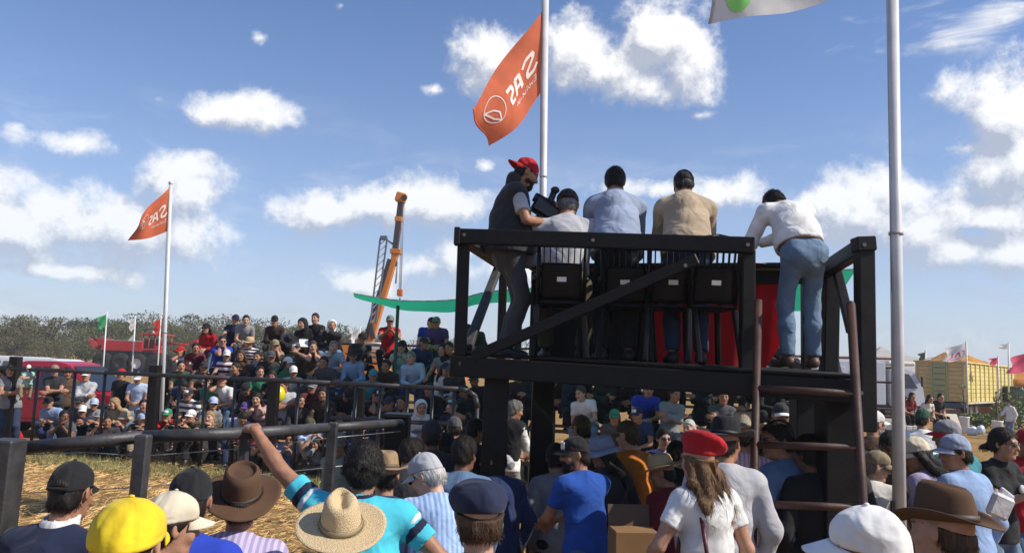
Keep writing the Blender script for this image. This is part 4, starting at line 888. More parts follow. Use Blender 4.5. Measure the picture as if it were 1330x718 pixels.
# ------------------------------------------------------------------ pen fences
def add_fences():
    e = empty('rail_fence', (P(185, 600, 5.6)[0], 5.5, 0)); meta(e, 'dark timber and pipe fence of the pen in front of the onlookers', 'fence')
    M = mat('dark_rail_paint', (.040, .037, .038), .5, nz=.35, nscale=9, bump=.2, bscale=30)
    pts = [Ps(30, 581, 3.85), Ps(186, 567, 3.98), Ps(330, 562, 4.16), Ps(430, 555, 5.2), Ps(520, 549, 6.4)]
    for a, b in zip(pts[:-1], pts[1:]): MB().tube(a, b, .031, n=20).build('rail', M, e, rel=False)
    def post(px, y, D, w1, w2, name='post'):
        a = Ps(px, y, D); MB().beam(a, Vector((a[0] - .03, a[1], -.1)), w1, w2, .008, (1, 0, 0)).build(name, M, e, rel=False)
    post(10, 570, 3.77, .13, .12); post(187, 564, 3.91, .065, .065); post(433, 548, 5.14, .052, .06); post(318, 568, 4.26, .045, .05)
    def wire(pts, r=.004): MB().path([Ps(*p) for p in pts], r, 6).build('wire', mat('fence_wire', (.35, .34, .33), .4, .6), e, rel=False)
    wire([(28, 590, 3.85), (110, 587, 3.92), (186, 592, 3.98), (303, 583, 4.2), (433, 568, 5.2), (520, 560, 6.4)], .0025); wire([(28, 640, 3.85), (186, 632, 3.98), (433, 606, 5.2), (520, 596, 6.4)], .0025)
    g = empty('gate_post', (*P(517, 545, 6.9)[:2], 0)); meta(g, 'broad black gate post at the end of the timber rail', 'post')
    a = Ps(517, 541, 6.95); MB().beam(a, Vector((a[0], a[1], -.1)), .23, .2, .01, (1, 0, 0)).build('timber', M_black_wood, g, rel=False); MB().beam(a + Vector((0, 0, .0)), a + Vector((0, 0, .03)), .25, .22, .006, (1, 0, 0)).build('top_plate', M_dark_steel, g, rel=False)
    # far steel pen
    e = empty('pipe_fence', (-8, 15.5, 0)); meta(e, 'dark steel pipe fence in front of the seated crowd', 'fence'); MF = mat('fence_pipe_paint', (.030, .026, .028), .5, nz=.3, nscale=12)
    Z1 = 1.68
    def at(px, z=Z1, D0=None):                     # point of the fence line over that pixel column
        D = 15.9 - .0055 * (px - 120) if D0 is None else D0
        return Vector((P(px, hor(px) + (CAMZ - z) / D * FPX, D)[0], D, z))
    xs = [-60, 0, 137, 300, 430, 520, 596]; top = [at(x) for x in xs]
    for a, b in zip(top[:-1], top[1:]): MB().tube(a, b, .040, n=12).build('rail', MF, e, rel=False)
    MB().path([at(596), at(608, 1.66), at(617, 1.58), at(621, 1.40)], .040, 12).build('bent_end', MF, e, rel=False)
    MB().path([at(596, 1.12), at(560, 1.1), at(430, 1.08)], .035, 10).build('rail', MF, e, rel=False)
    for x in (-30, 50, 98, 137, 234, 268, 306, 388, 426, 463, 494, 530, 562, 590, 621):
        a = at(x); MB().tube((a[0], a[1], Z1 if x < 620 else 1.4), (a[0], a[1], -.1), .030, n=10).build('bar', MF, e, rel=False)
    for x, h in ((15, 1.92), (198, 1.86), (354, 1.72), (466, 1.62)):
        a = at(x) + Vector((0, .12, 0)); MB().beam((a[0], a[1], h), (a[0], a[1], -.1), .19, .18, .01, (1, 0, 0)).build('post', M_black_wood, e, rel=False)
add_fences()
# ------------------------------------------------------------------ grandstand of planks on steel frames
ROWZ = [0.0, .45, .97, 1.49, 2.05]
L0, LD, LN = A([-6.9, 15.95]), A([.933, -.359]), A([.359, .933])
def row_at(px, py, r):                           # place on row r that is seen over that pixel
    lo, hi = 9.0, 24.0; o = L0 + LN * (.78 * r)
    for _ in range(50):
        D = (lo + hi) / 2; x = P(px, py, D)[0]; xl = o[0] + (D - o[1]) * LD[0] / LD[1]
        # the line runs towards the camera as x grows: seen from here x - xl grows with D
        if x > xl: hi = D
        else: lo = D
    return A([x, D])
def add_stand(u0, u1, label):
    m0 = L0 + LD * (u0 + u1) / 2; e = empty('grandstand', (m0[0], m0[1] + 1.5, 0)); meta(e, label, 'grandstand', None)
    MW = mat('stand_plank', (.11, .045, .035), .7, nz=.4, nscale=6, bump=.3); MS = mat('stand_steel', (.06, .055, .055), .5, .5, nz=.3)
    for r in range(1, 5):
        z = ROWZ[r]
        for k in (0, 1):
            q0, q1 = L0 + LD * u0 + LN * (.78 * r - .08 + .19 * k), L0 + LD * u1 + LN * (.78 * r - .08 + .19 * k)
            MB().beam((*q0, z - .02), (*q1, z - .02), .17, .035, .005).build('seat_plank', MW, e, rel=False)
        if r > 1:
            q0, q1 = L0 + LD * u0 + LN * (.78 * r - .42), L0 + LD * u1 + LN * (.78 * r - .42)
            MB().beam((*q0, z - .47), (*q1, z - .47), .30, .035, .005).build('foot_plank', MW, e, rel=False)
    n = max(2, int((u1 - u0) / 1.8)); 
    for k in range(n + 1):
        b = L0 + LD * (u0 + (u1 - u0) * k / n); mb = MB()
        for r in range(1, 5):
            q = b + LN * (.78 * r + .02); mb.tube((*q, ROWZ[r] - .045), (*q, -.05), .028, n=8)
            if r > 1: p_ = b + LN * (.78 * (r - 1) + .02); mb.tube((*p_, ROWZ[r - 1] - .05), (*q, ROWZ[r] - .05), .024, n=8)
        mb.build('frame', MS, e, rel=False)
    for z in (2.45, 2.85):                       # back rail
        q0, q1 = L0 + LD * u0 + LN * 3.45, L0 + LD * u1 + LN * 3.45
        if z < 2.6: MB().tube((*q0, z), (*q1, z), .025, n=8).build('back_rail', MW, e, rel=False)
add_stand(-.3, 6.9, 'stepped plank grandstand full of seated onlookers left of the platform'); add_stand(7.2, 13.4, 'stepped plank grandstand behind and below the platform')
def light_chair_proto(m):
    e = empty('plastic_chair')
    MB().box((0, 0, .43), (.44, .43, .025), None, .01).build('seat', m, e)
    for sx in (-1, 1):
        for sy in (-1, 1): MB().beam((sx * .19, sy * .18, .42), (sx * .22, sy * .23, 0), .045, .03, .006).build('leg', m, e)
        MB().path([(sx * .22, .2, .43), (sx * .24, .2, .62), (sx * .24, -.2, .64)], .02, 8).build('arm', m, e)
    MB().path([(-.2, -.2, .44), (-.21, -.28, .86), (.21, -.28, .86), (.2, -.2, .44)], .02, 8).build('back_frame', m, e)
    for z in (.55, .65, .75, .85): MB().box((0, -.2 - .08 * (z - .44) / .42, z), (.40, .012, .05), None, .003).build('slat', m, e)
    CH[e.name] = kids(e); return e
def add_light_chairs():
    c = light_chair_proto(M_white_plastic); first = True
    for (px, py, r, lab) in ((484, 452, 4, 'white plastic chair standing alone beside the crane boom'), (441, 462, 3, 'white plastic chair under the man in pale blue shirt holding his face'), (425, 492, 2, 'white plastic chair with an empty seat in the middle of the stand'), (398, 545, 1, 'low white plastic chair behind the bald capped onlooker'), (447, 478, 3, 'second white plastic chair just right of the pale blue shirt')):
        o = c if first else copy_tree(c); first = False; q = row_at(px, py, r); o.location = (q[0], q[1] - .02, max(0, ROWZ[r] - .45) + .02); o.rotation_euler = (0, 0, math.pi + random.uniform(-.3, .3)); meta(o, lab, 'chair', 'white plastic chairs among the crowd')
    b = light_chair_proto(mat('blue_plastic', (.02, .07, .30), .4)); first = True
    for (px, py, r, lab) in ((531, 452, 3, 'blue plastic chair behind the clapping woman'), (508, 488, 2, 'blue plastic chair left of the man in the navy scarf')):
        o = b if first else copy_tree(b); first = False; q = row_at(px, py, r); o.location = (q[0], q[1], ROWZ[r] - .43); o.rotation_euler = (0, 0, math.pi); meta(o, lab, 'chair', 'blue plastic chairs among the crowd')
add_light_chairs()
def add_net():
    e = empty('shade_net', (0, 15, 0)); meta(e, 'long green shade net sagging between posts above the stand', 'shade net')
    a = [P(459, 381, 16.6), P(520, 390, 15.7), P(590, 389, 14.9), P(650, 377, 14.0), P(860, 366, 12.6), P(1113, 349, 11.2)]; b = [P(461, 385, 16.9), P(520, 401, 17.1), P(585, 404, 17.4), P(650, 391, 17.6), P(860, 402, 17.2), P(1070, 404, 16.2)]
    def lerp(p, u):
        k = min(len(p) - 2, int(u * (len(p) - 1))); t = u * (len(p) - 1) - k; q0, q1, q2, q3 = p[max(0, k - 1)], p[k], p[k + 1], p[min(len(p) - 1, k + 2)]
        return .5 * (2 * q1 + (q2 - q0) * t + (2 * q0 - 5 * q1 + 4 * q2 - q3) * t * t + (3 * q1 - q0 - 3 * q2 + q3) * t ** 3)
    rows = [[(lambda q: (q[0], q[1], q[2] - .10 * math.sin(math.pi * v) * (.4 + .6 * math.sin(math.pi * u)) + .010 * math.sin(34 * u + 5 * v)))(lerp(a, u) * (1 - v) + lerp(b, u) * v) for u in np.linspace(0, 1, 90)] for v in np.linspace(0, 1, 9)]
    m = cloth_mat('green_shade_net', (.02, .36, .20), .55); o = link('net', grid_mesh('net', rows, False), e, [m]); o.matrix_parent_inverse = e.matrix_basis.inverted()
    for (px, py, D) in ((517, 396, 16.2), (1112, 350, 11.2), (650, 380, 14.6)):
        q = P(px, py, D); MB().tube((q[0], q[1], q[2]), (q[0], q[1], -.1), .035, n=10).build('post', mat('green_post', (.018, .07, .05), .6), e, rel=False)
    MB().path([Vector(x) for x in (lerp(a, k / 24) for k in range(25))], .010, 6).build('rope', mat('rope', (.3, .28, .24), .9), e, rel=False)
add_net()
# ------------------------------------------------------------------ vehicles
def wheel(r, w_, rimc=(.45, .45, .46), rr=.62):
    e = MB().rev([(r * rr, -w_ / 2), (r * .93, -w_ / 2), (r, -w_ * .36), (r, w_ * .36), (r * .93, w_ / 2), (r * rr, w_ / 2)], axis='Y', n=26)
    for k in range(26):                           # tread lugs
        a = 2 * math.pi * k / 26; e.box((r * math.cos(a), 0, r * math.sin(a)), (.035, w_ * .86, .03 + r * .05), Matrix.Rotation(-a, 3, 'Y'))
    rim = MB().rev([(0, -w_ * .30), (r * .18, -w_ * .32), (r * .2, -w_ * .2), (r * rr * .86, -w_ * .22), (r * rr, -w_ * .46), (r * rr, w_ * .46), (r * rr * .86, w_ * .22), (0, w_ * .3)], axis='Y', n=26)
    for k in range(5): a = 2 * math.pi * k / 5; rim.tube((r * .28 * math.cos(a), -w_ * .33, r * .28 * math.sin(a)), (r * .28 * math.cos(a), .0, r * .28 * math.sin(a)), r * .05, n=8)
    return e, rim
def add_wheel(par, loc, r, w_, rim_m, rr=.62):
    t, rim = wheel(r, w_, rr=rr); w0 = empty('wheel', loc); w0.parent = par; t.build('tyre', M_rubber, w0); rim.build('rim', rim_m, w0)
def skewed(mb, pts, wb, wt, zb, zt):              # side outline carried across, narrowing from wb at zb to wt at zt
    L_, R2 = [], []
    for (x, z) in pts:
        k = min(1, max(0, (z - zb) / (zt - zb))); h = wb + (wt - wb) * k; L_.append(mb.bm.verts.new((x, -h, z))); R2.append(mb.bm.verts.new((x, h, z)))
    n = len(pts); mb.bm.faces.new(L_); mb.bm.faces.new(R2[::-1])
    for i in range(n): mb.bm.faces.new((L_[i], R2[i], R2[(i + 1) % n], L_[(i + 1) % n]))
    bmesh.ops.recalc_face_normals(mb.bm, faces=mb.bm.faces[:]); bmesh.ops.bevel(mb.bm, geom=mb.bm.edges[:], offset=.03, segments=2, affect='EDGES')
    for f in mb.bm.faces: f.smooth = False
    return mb
def car(name, label, loc, rz_, paint, kind, group=None):
    e = empty(name, loc, rz_); meta(e, label, 'pickup' if kind == 'pickup' else 'car', group)
    pm = mat('car_paint_' + name + str(paint[0]), paint, .38, coat=.15, nz=.08, nscale=2)
    if kind == 'pickup':
        low = [(-2.6, .45), (-2.62, 1.08), (-.95, 1.10), (1.0, 1.12), (1.2, 1.10), (2.35, 1.0), (2.6, .85), (2.62, .42), (2.2, .36), (-2.2, .36)]
        cab = [(-1.02, 1.05), (-.78, 1.72), (-.5, 1.80), (.25, 1.81), (.55, 1.74), (1.42, 1.07)]; win = [[(-.82, 1.16), (-.68, 1.64), (-.12, 1.68), (-.12, 1.16)], [(-.03, 1.16), (-.03, 1.68), (.30, 1.67), (.56, 1.60), (1.05, 1.18)]]
        ws = (.62, 1.70, 1.36, 1.13); bs = (-.83, 1.66, -1.0, 1.15)
    else:
        low = [(-2.3, .40), (-2.32, 1.05), (1.0, 1.08), (1.2, 1.06), (2.2, .95), (2.36, .8), (2.36, .38), (2.0, .32), (-2.0, .32)]
        cab = [(-2.28, 1.02), (-2.05, 1.70), (-1.8, 1.78), (.25, 1.79), (.5, 1.72), (1.3, 1.03)]; win = [[(-2.05, 1.12), (-1.9, 1.60), (-1.15, 1.66), (-1.15, 1.12)], [(-1.05, 1.12), (-1.05, 1.66), (-.15, 1.67), (-.15, 1.12)], [(-.05, 1.12), (-.05, 1.67), (.25, 1.65), (.45, 1.58), (.95, 1.14)]]
        ws = (.57, 1.68, 1.24, 1.09); bs = (-2.1, 1.63, -2.29, 1.12)
    skewed(MB(), low, .90, .88, .4, 1.1).build('body', pm, e); skewed(MB(), cab, .86, .70, 1.05, 1.8).build('cabin', pm, e)
    for s in (-1, 1):
        for wn in win:
            pts = [(x, s * (.868 - .16 * (z - 1.05) / .75), z) for x, z in wn]; MB().poly(pts, .012, (0, s, 0)).build('window', M_glass, e)
        for x0, x1 in ((-.98, -.08), (-.04, 1.02)) if kind == 'pickup' else ((-1.1, -.12), (-.06, 1.0)):
            MB().box(((x0 + x1) / 2, s * .894, .76), (x1 - x0, .03, .60), None, .01).build('door', pm, e); MB().box((x0 + .14, s * .915, .98), (.16, .025, .03)).build('door_handle', M_chrome, e)
        MB().ball((1.05, s * 1.0, 1.14), .1, 10, (.6, 1, .8)).build('mirror', pm, e); MB().box((2.5, s * .68, .86), (.16, .34, .16), Matrix.Rotation(.0, 3, 'Z'), .03).build('headlight', M_chrome, e)
        for x in (-1.6, 1.62): add_wheel(e, (x, s * .80, .38), .38, .25, M_chrome)
        for x in (-1.6, 1.62): MB().rev([(.38, -.01), (.47, -.01), (.47, .03), (.38, .03)], (x, s * .885, .40), 'Y', 24).build('wheel_arch', mat('arch_black', (.02, .02, .02), .7), e)
    x0, z0, x1, z1 = ws; MB().poly([(x0 + .02, -.62, z0), (x0 + .02, .62, z0), (x1 + .02, .76, z1), (x1 + .02, -.76, z1)], .02, (.6, 0, .6)).build('windscreen', M_glass, e)
    x0, z0, x1, z1 = bs; MB().poly([(x0 - .02, -.62, z0), (x0 - .02, .62, z0), (x1 - .02, .74, z1), (x1 - .02, -.74, z1)], .012, (-.8, 0, .2)).build('rear_window', M_glass, e)
    MB().box((2.6, 0, .5), (.1, 1.7, .2), None, .03).build('bumper', mat('bumper_grey', (.1, .1, .1), .6), e); MB().box((2.6, 0, .78), (.06, 1.0, .18), None, .02).build('grille', mat('arch_black', (.02, .02, .02), .7), e)
    if kind == 'pickup':
        MB().box((-1.82, 0, 1.09), (1.5, 1.56, .03)).build('bed', mat('arch_black', (.02, .02, .02), .7), e); MB().path([(-1.06, -.7, 1.1), (-1.2, -.66, 1.62), (-1.2, .66, 1.62), (-1.06, .7, 1.1)], .035, 10).build('roll_bar', M_black_plastic, e)
    return e
def add_vehicles():
    q = P(72, 480, 20.2); car('pickup', 'dark red double cab pickup parked behind the people at left', (q[0] + .2, 20.2, 0), -.05, (.36, .012, .03), 'pickup')
    q = P(8, 470, 30); car('white_car', 'white car parked behind the cabin of the red pickup', (q[0] - .6, 30, 0), math.pi + .08, (.68, .68, .68), 'suv', 'white cars beyond the pickup')
    q = P(20, 470, 27); car('white_car', 'white car farthest right behind the red pickup', (q[0], 27, 0), math.pi - .1, (.66, .67, .68), 'suv', 'white cars beyond the pickup')
    m = MB(); n = 22; prof = [(2.2, 0), (1.9, .25), (1.2, .75), (.6, 1.05), (.2, 1.16), (0, 1.17)]; m.rev(prof, n=n)
    for v in m.bm.verts: v.co.x *= 1.15 + .1 * math.sin(v.co.y * 2); v.co.z *= 1 + .08 * math.sin(3 * v.co.x + v.co.y)
    q = P(91, 465, 110); o = m.build('earth_heap', mat('yellow_sand', (.42, .28, .10), .95, nz=.3, nscale=4, bump=.6, bscale=10)); o.location = (q[0], 110, -.05); o.scale = (.85, .85, 1.5); meta(o, 'heap of yellow sand standing at the edge of the field', 'sand heap')
add_vehicles()
def add_machine():
    D = 80; q = P(173, 460, D); e = empty('spraying_machine', (q[0], D, 0), 0, 1.5); meta(e, 'long red farm machine on four big wheels behind the pen', 'farm machine')
    RM = mat('machine_red', (.42, .018, .016), .4, nz=.15, nscale=3); DM = mat('machine_dark', (.03, .028, .03), .6); WM = mat('machine_white', (.6, .6, .6), .5)
    def b(name, c, s, m=RM, bev=.03, R=None): return MB().box(c, s, R, bev).build(name, m, e)
    b('chassis', (0, 0, 1.25), (3.6, 1.5, .34), DM); b('hopper', (-.35, 0, 1.75), (2.7, 1.9, .62)); b('hopper_lid', (-.6, 0, 2.10), (1.6, 1.6, .08), mat('machine_grey', (.2, .2, .2), .5))
    b('frame_head', (-2.0, 0, 1.95), (.75, 1.2, .5)); MB().poly([(-2.2, -.6, 1.6), (-2.75, -.6, 1.85), (-2.75, -.6, 2.0), (-2.2, -.6, 2.2)], 1.2).build('hitch', RM, e)
    for k in range(5): MB().beam((-2.3 + .1 * k, -.7, 1.5), (-2.65 + .1 * k, -.7, 2.25 - .06 * k), .06, .06, .01).build('tine', RM, e)
    for x in (.95, 1.35, 1.75, 2.1):
        MB().tube((x, -.85, 1.55), (x, -.85, 2.55), .04, n=8).build('post', RM, e); MB().tube((x, .85, 1.55), (x, .85, 2.55), .04, n=8).build('post', RM, e)
    b('roof', (1.5, 0, 2.58), (1.5, 1.9, .1)); b('engine_cover', (1.5, 0, 1.95), (1.0, 1.5, .6), DM); b('step_box', (1.95, -.5, 1.6), (.5, .8, .5)); MB().ball((1.25, 0, 2.72), .13, 10).build('beacon', WM, e)
    MB().poly([(.0, -.97, 2.1), (.5, -.97, 2.1), (.38, -.97, 2.55)], .03).build('white_sheet', WM, e)
    MB().tube((2.1, 0, 2.05), (4.05, 0, 1.95), .06, n=8).build('boom', RM, e); b('boom_end', (4.1, 0, 1.95), (.3, .5, .75)); MB().beam((3.0, 0, 2.0), (4.0, 0, 2.25), .05, .05).build('boom_stay', RM, e)
    MB().beam((-1.6, -.9, 1.5), (2.1, -.9, 1.62), .08, .12, .01).build('side_rail', RM, e)
    for x, rm in ((-1.45, DM), (-.35, DM), (.75, WM), (1.95, DM)): 
        for y in (-.95, .95): add_wheel(e, (x, y, .66), .66, .36, rm, .5)
add_machine()
def add_crane():
    D = 42; e = empty('truck_crane', (*P(482, 470, D)[:2], 0)); meta(e, 'orange telescopic truck crane raised behind the grandstand', 'crane')
    OM = mat('crane_orange', (.58, .19, .02), .4, nz=.1); DM = mat('crane_dark', (.055, .04, .038), .5); BM = mat('crane_blue_grey', (.10, .12, .16), .5)
    W_ = lambda *a: Vector(P(*a))
    def bm(name, a, b, w1, h, m): return MB().beam(a, b, w1, h, .02, (0, 1, 0)).build(name, m, e, rel=False)
    a, b, c, d, t = W_(480, 448, D), W_(514, 330, D), W_(513.5, 332, D), W_(521, 262, D), W_(522, 253, D)
    bm('lower_boom', a, b, .30, .5, OM); bm('lower_boom_side', a + Vector((-.27, -.04, 0)), b + Vector((-.27, -.04, -.3)), .24, .44, DM); bm('upper_boom', W_(511, 345, D), d, .30, .38, DM); bm('boom_collar', W_(514, 330, D), W_(514.6, 324, D), .56, .58, OM); bm('boom_collar', W_(517.6, 288, D), W_(518.2, 282, D), .38, .42, OM)
    MB().box(W_(521, 257, D), (.55, .5, .5), Matrix.Rotation(.25, 3, 'Y'), .05).build('boom_head', OM, e, rel=False); MB().tube(W_(525, 257, D - .3), W_(525, 257, D + .3), .16, n=14).build('pulley', DM, e, rel=False)
    p0, p1, p2, p3 = W_(481, 420, D - .4), W_(494, 309, D - .4), W_(488, 420, D - .4), W_(503, 309, D - .4)
    bm('jib_chord', p0, p1, .09, .09, BM); bm('jib_chord', p2, p3, .09, .09, BM)
    for k in range(12): bm('jib_lattice', p0.lerp(p1, k / 12), p2.lerp(p3, (k + 1) / 12), .05, .05, mat('crane_pale', (.5, .5, .52), .5))
    bm('jib_head', p1, p3, .22, .22, BM); bm('jib_mount', p0, W_(485, 440, D - .3), .25, .25, DM); bm('jib_mount', p1.lerp(p3, .5), W_(512, 318, D), .1, .1, BM)
    for dx in (-1.2, .2, 1.4): MB().tube(W_(524 + dx, 260, D), W_(519.5 + dx, 376, D), .017, n=6).build('cable', mat('steel_cable', (.25, .25, .27), .5), e, rel=False)
    MB().tube(W_(516.5, 340, D), W_(514, 368, D), .045, n=6).build('slack_cable', mat('steel_cable', (.25, .25, .27), .5), e, rel=False)
    MB().box(W_(519.5, 380, D), (.30, .25, .38), None, .05).build('hook_block', mat('hook_orange', (.50, .13, .02), .5), e, rel=False)
    h = W_(519.5, 386, D); MB().path([h, h + Vector((0, 0, -.2)), h + Vector((.09, 0, -.3)), h + Vector((.02, 0, -.38)), h + Vector((-.07, 0, -.32))], .035, 8).build('hook', DM, e, rel=False)
    bs = W_(482, 462, D); bs[2] = 0
    def bx(name, c, s, m, bev=.05): return MB().box(bs + Vector(c), s, None, bev).build(name, m, e, rel=False)
    bx('turntable', (0, 0, 2.0), (1.8, 2.2, 1.2), OM); bx('operator_cab', (-1.2, -.6, 2.2), (.9, 1.1, 1.4), OM); bx('chassis', (.8, 0, 1.1), (7.5, 2.3, .5), DM); bx('truck_cab', (4.2, 0, 1.9), (1.6, 2.3, 1.7), OM)
    for x in (-.7, 1.0): MB().tube(bs + Vector((x, -1.5, 3.1)), bs + Vector((x * 1.1, -1.6, .1)), .09, n=8).build('outrigger', M_white_paint, e, rel=False)
    for x in (-2.2, -1.0, 3.2, 4.4):
        for y in (-1, 1): add_wheel(e, (x, y * 1.05, .52), .52, .3, DM)
add_crane()
def add_right_side():
    # yellow grain trailer
    nc = Vector((24.4, 43.0, 0)); sd_ = Vector((.665, .747, 0)); ed = Vector((-.747, .665, 0)); an = math.atan2(.747, .665)
    e = empty('grain_trailer', nc, an); meta(e, 'yellow boarded grain trailer with an orange tarpaulin on top', 'trailer')
    YM = mat('trailer_yellow', (.68, .56, .21), .6, nz=.12, nscale=1.5, bump=.1); YD = mat('trailer_yellow_shaded', (.60, .44, .18), .65, nz=.12, nscale=1.5); GM = mat('trailer_green', (.36, .38, .18), .6); DM = mat('trailer_chassis', (.035, .05, .07), .6)  # YD is the same yellow with the end's weaker light put into it
    Lx, Wd, z0, z1 = 13.6, 2.5, .98, 3.08      # local: x along the side, y across (end face at x = 0)
    MB().box((Lx / 2, Wd / 2, (z0 + z1) / 2), (Lx - .14, Wd - .14, z1 - z0 - .04)).build('box', YD, e)
    nb = 9
    for k in range(nb):
        z = z0 + (k + .5) * (z1 - z0) / nb; h = (z1 - z0) / nb - .022
        MB().box((Lx / 2, .045, z), (Lx - .02, .05, h), None, .006).build('side_plank', YM, e); MB().box((.045, Wd / 2, z), (.05, Wd - .02, h), None, .006).build('end_plank', YD, e)
    for k in range(13): MB().box((.06 + k * (Lx - .12) / 12, .0, (z0 + z1) / 2), (.10, .09, z1 - z0 + .05), None, .01).build('stake', YM, e)
    for y in (.08, Wd * .36, Wd * .66, Wd - .08): MB().box((.0, y, (z0 + z1) / 2), (.08, .09, z1 - z0 + .05), None, .01).build('end_stake', GM if y in (Wd * .36, Wd * .66) else YD, e)
    MB().box((.01, Wd * .51, (z0 + z1) / 2), (.05, Wd * .25, z1 - z0)).build('end_panel', GM, e)
    for k in range(6): MB().box((-.03, Wd * .51, z0 + .2 + k * .32), (.05, .5, .05)).build('rung', mat('trailer_rung', (.20, .22, .12), .6), e)
    MB().box((Lx / 2, -.01, z1 + .03), (Lx, .12, .08)).build('top_rail', YM, e); MB().box((-.01, Wd / 2, z1 + .03), (.12, Wd + .1, .08)).build('top_rail', YD, e); MB().box((Lx / 2, .0, z0 - .05), (Lx, .1, .1)).build('lower_rail', mat('trailer_cream', (.55, .50, .34), .6), e)
    MB().box((Lx / 2, Wd / 2, .75), (Lx, 1.3, .30)).build('chassis', DM, e); MB().box((.1, Wd / 2, .80), (.4, Wd, .22)).build('bumper', mat('trailer_blue', (.03, .07, .13), .5), e)
    for x in (1.7, 3.0, 10.0, 11.4):
        for y in (.25, Wd - .25): add_wheel(e, (x, y, .52), .52, .3, mat('rim_dust', (.16, .12, .09), .7))
    MB().box((8.5, -.04, .72), (.7, .05, .14)).build('reflector', mat('reflector_red', (.45, .03, .03), .4), e)
    # tarpaulin and hoops on top
    o = MB(); 
    for k in range(5): x = .3 + k * .9; o.path([(x, .1, z1), (x, .7, z1 + .22), (x, Wd / 2, z1 + .28), (x, Wd - .7, z1 + .22), (x, Wd - .1, z1)], .02, 6)
    o.build('hoops', M_chrome, e); e2 = empty('tarpaulin', nc + sd_ * 1.2 + Vector((0, 0, z1 + .06)), an); meta(e2, 'peaked orange tarpaulin spread over the yellow trailer', 'tarpaulin')
    rows = [[(x, .02 + (Wd - .04) * v, .02 + .62 * max(0, 1 - abs(x - 1.9) / (2.0 if x < 1.9 else 6.5)) ** 1.2 * math.sin(math.pi * v) ** .8 + .03 * math.sin(5 * x + 7 * v)) for x in np.linspace(-.4, 8.0, 34)] for v in np.linspace(0, 1, 12)]
    link('sheet', grid_mesh('sheet', rows, False), e2, [cloth_mat('orange_tarp', (.62, .27, .03), .3)])
    # white livestock truck and its cab
    D = 41; W0 = P(1131, 500, D)[0]; e = empty('white_truck', (W0 - .8, D, 0)); meta(e, 'white box truck with side doors parked left of the yellow trailer', 'truck'); WM = mat('truck_white', (.50, .53, .60), .4, nz=.05); DK = mat('truck_dark', (.02, .03, .05), .5)
    def b(name, c, s, m=WM, bev=.03): return MB().box(c, s, None, bev).build(name, m, e)
    b('box', (-1.6, 0, 1.85), (5.2, 2.4, 2.1)); b('chassis', (-.4, 0, .7), (7, 1.8, .3), DK)
    for x in (-1.05, .15): d = b('door', (x - .35, -1.215, 1.75), (.82, .05, 1.75)); w2 = MB().box((x - .35, -1.25, 2.32), (.36, .03, .24)).build('window', M_glass, e); b('hinge', (x - .78, -1.23, 1.7), (.05, .05, 1.7), DK)
    skewed(MB(), [(1.3, .75), (1.3, 2.55), (1.9, 2.7), (2.5, 2.45), (2.9, 1.7), (3.0, .8)], 1.15, 1.05, .8, 2.7).build('cab', mat('cab_white', (.55, .56, .60), .35), e)
    MB().poly([(1.55, -1.13, 1.65), (1.55, -1.09, 2.35), (2.2, -1.09, 2.35), (2.62, -1.13, 1.65)], .02, (0, -1, 0)).build('side_window', M_glass, e); MB().poly([(2.6, -.95, 2.35), (2.6, .95, 2.35), (2.98, 1.0, 1.65), (2.98, -1.0, 1.65)], .02, (1, 0, 0)).build('windscreen', M_glass, e)
    MB().box((1.9, 0, 2.85), (1.4, 2.1, .22), None, .08).build('roof_fairing', mat('truck_cream', (.62, .58, .5), .5), e); b('mirror', (2.75, -1.3, 2.0), (.1, .12, .5), DK)
    for x in (-3.2, -2.2, 2.2):
        for y in (-1, 1): add_wheel(e, (x, y, .48), .48, .28, M_chrome)
    # marquees
    def tent(px, py, D, half, z0, z1, c, lab):
        q = P(px, py, D); e = empty('marquee', (q[0], D, 0)); meta(e, lab, 'tent'); m = cloth_mat('canvas_' + str(c[0]), c, .3); hh = q[2]
        rows = []
        for s in np.linspace(0, 1, 12):
            r = half * s + .05; zz = hh - (hh - z1) * (s ** .62); rows.append([(r * max(-1, min(1, 1.35 * math.cos(a))), r * max(-1, min(1, 1.35 * math.sin(a))), zz) for a in np.linspace(0, 2 * math.pi, 33)[:-1]])
        rows.append([(x, y, z0) for x, y, _ in rows[-1]]); link('roof', grid_mesh('roof', rows), e, [m])
        for sx in (-1, 1):
            for sy in (-1, 1): MB().tube((sx * half * .97, sy * half * .97, z1), (sx * half * .97, sy * half * .97, -.1), .06, n=8).build('pole', M_white_paint, e)
            MB().box((0, sx * half * .96, z1 / 2), (half * 1.9, .03, z1)).build('side_wall', m, e)
    tent(1144, 450, 78, 5.5, 3.0, 3.5, (.55, .52, .47), 'tall pale marquee with a pointed roof behind the white truck'); tent(1172, 466, 70, 5, 2.4, 2.8, (.56, .53, .50), 'low cream marquee between the flagpole and the yellow trailer')
    tent(1334, 468, 56, 3.4, 2.0, 2.3, (.62, .25, .04), 'orange marquee behind the right end of the yellow trailer')
    c = MB().box((0, 0, .9), (2.6, 2, 1.8), None, .05); c.box((0, 0, 1.84), (2.7, 2.1, .08)); o = c.build('container', mat('dark_green_metal', (.03, .06, .05), .5, nz=.2)); q = P(1330, 510, 50); o.location = (q[0], 50, 0); meta(o, 'dark green metal container at the right edge behind the bushes', 'container')
    # planters with saplings
    PM = mat('planter_white', (.66, .66, .66), .5); LM = mat('sapling_leaf', (.10, .16, .06), .7)
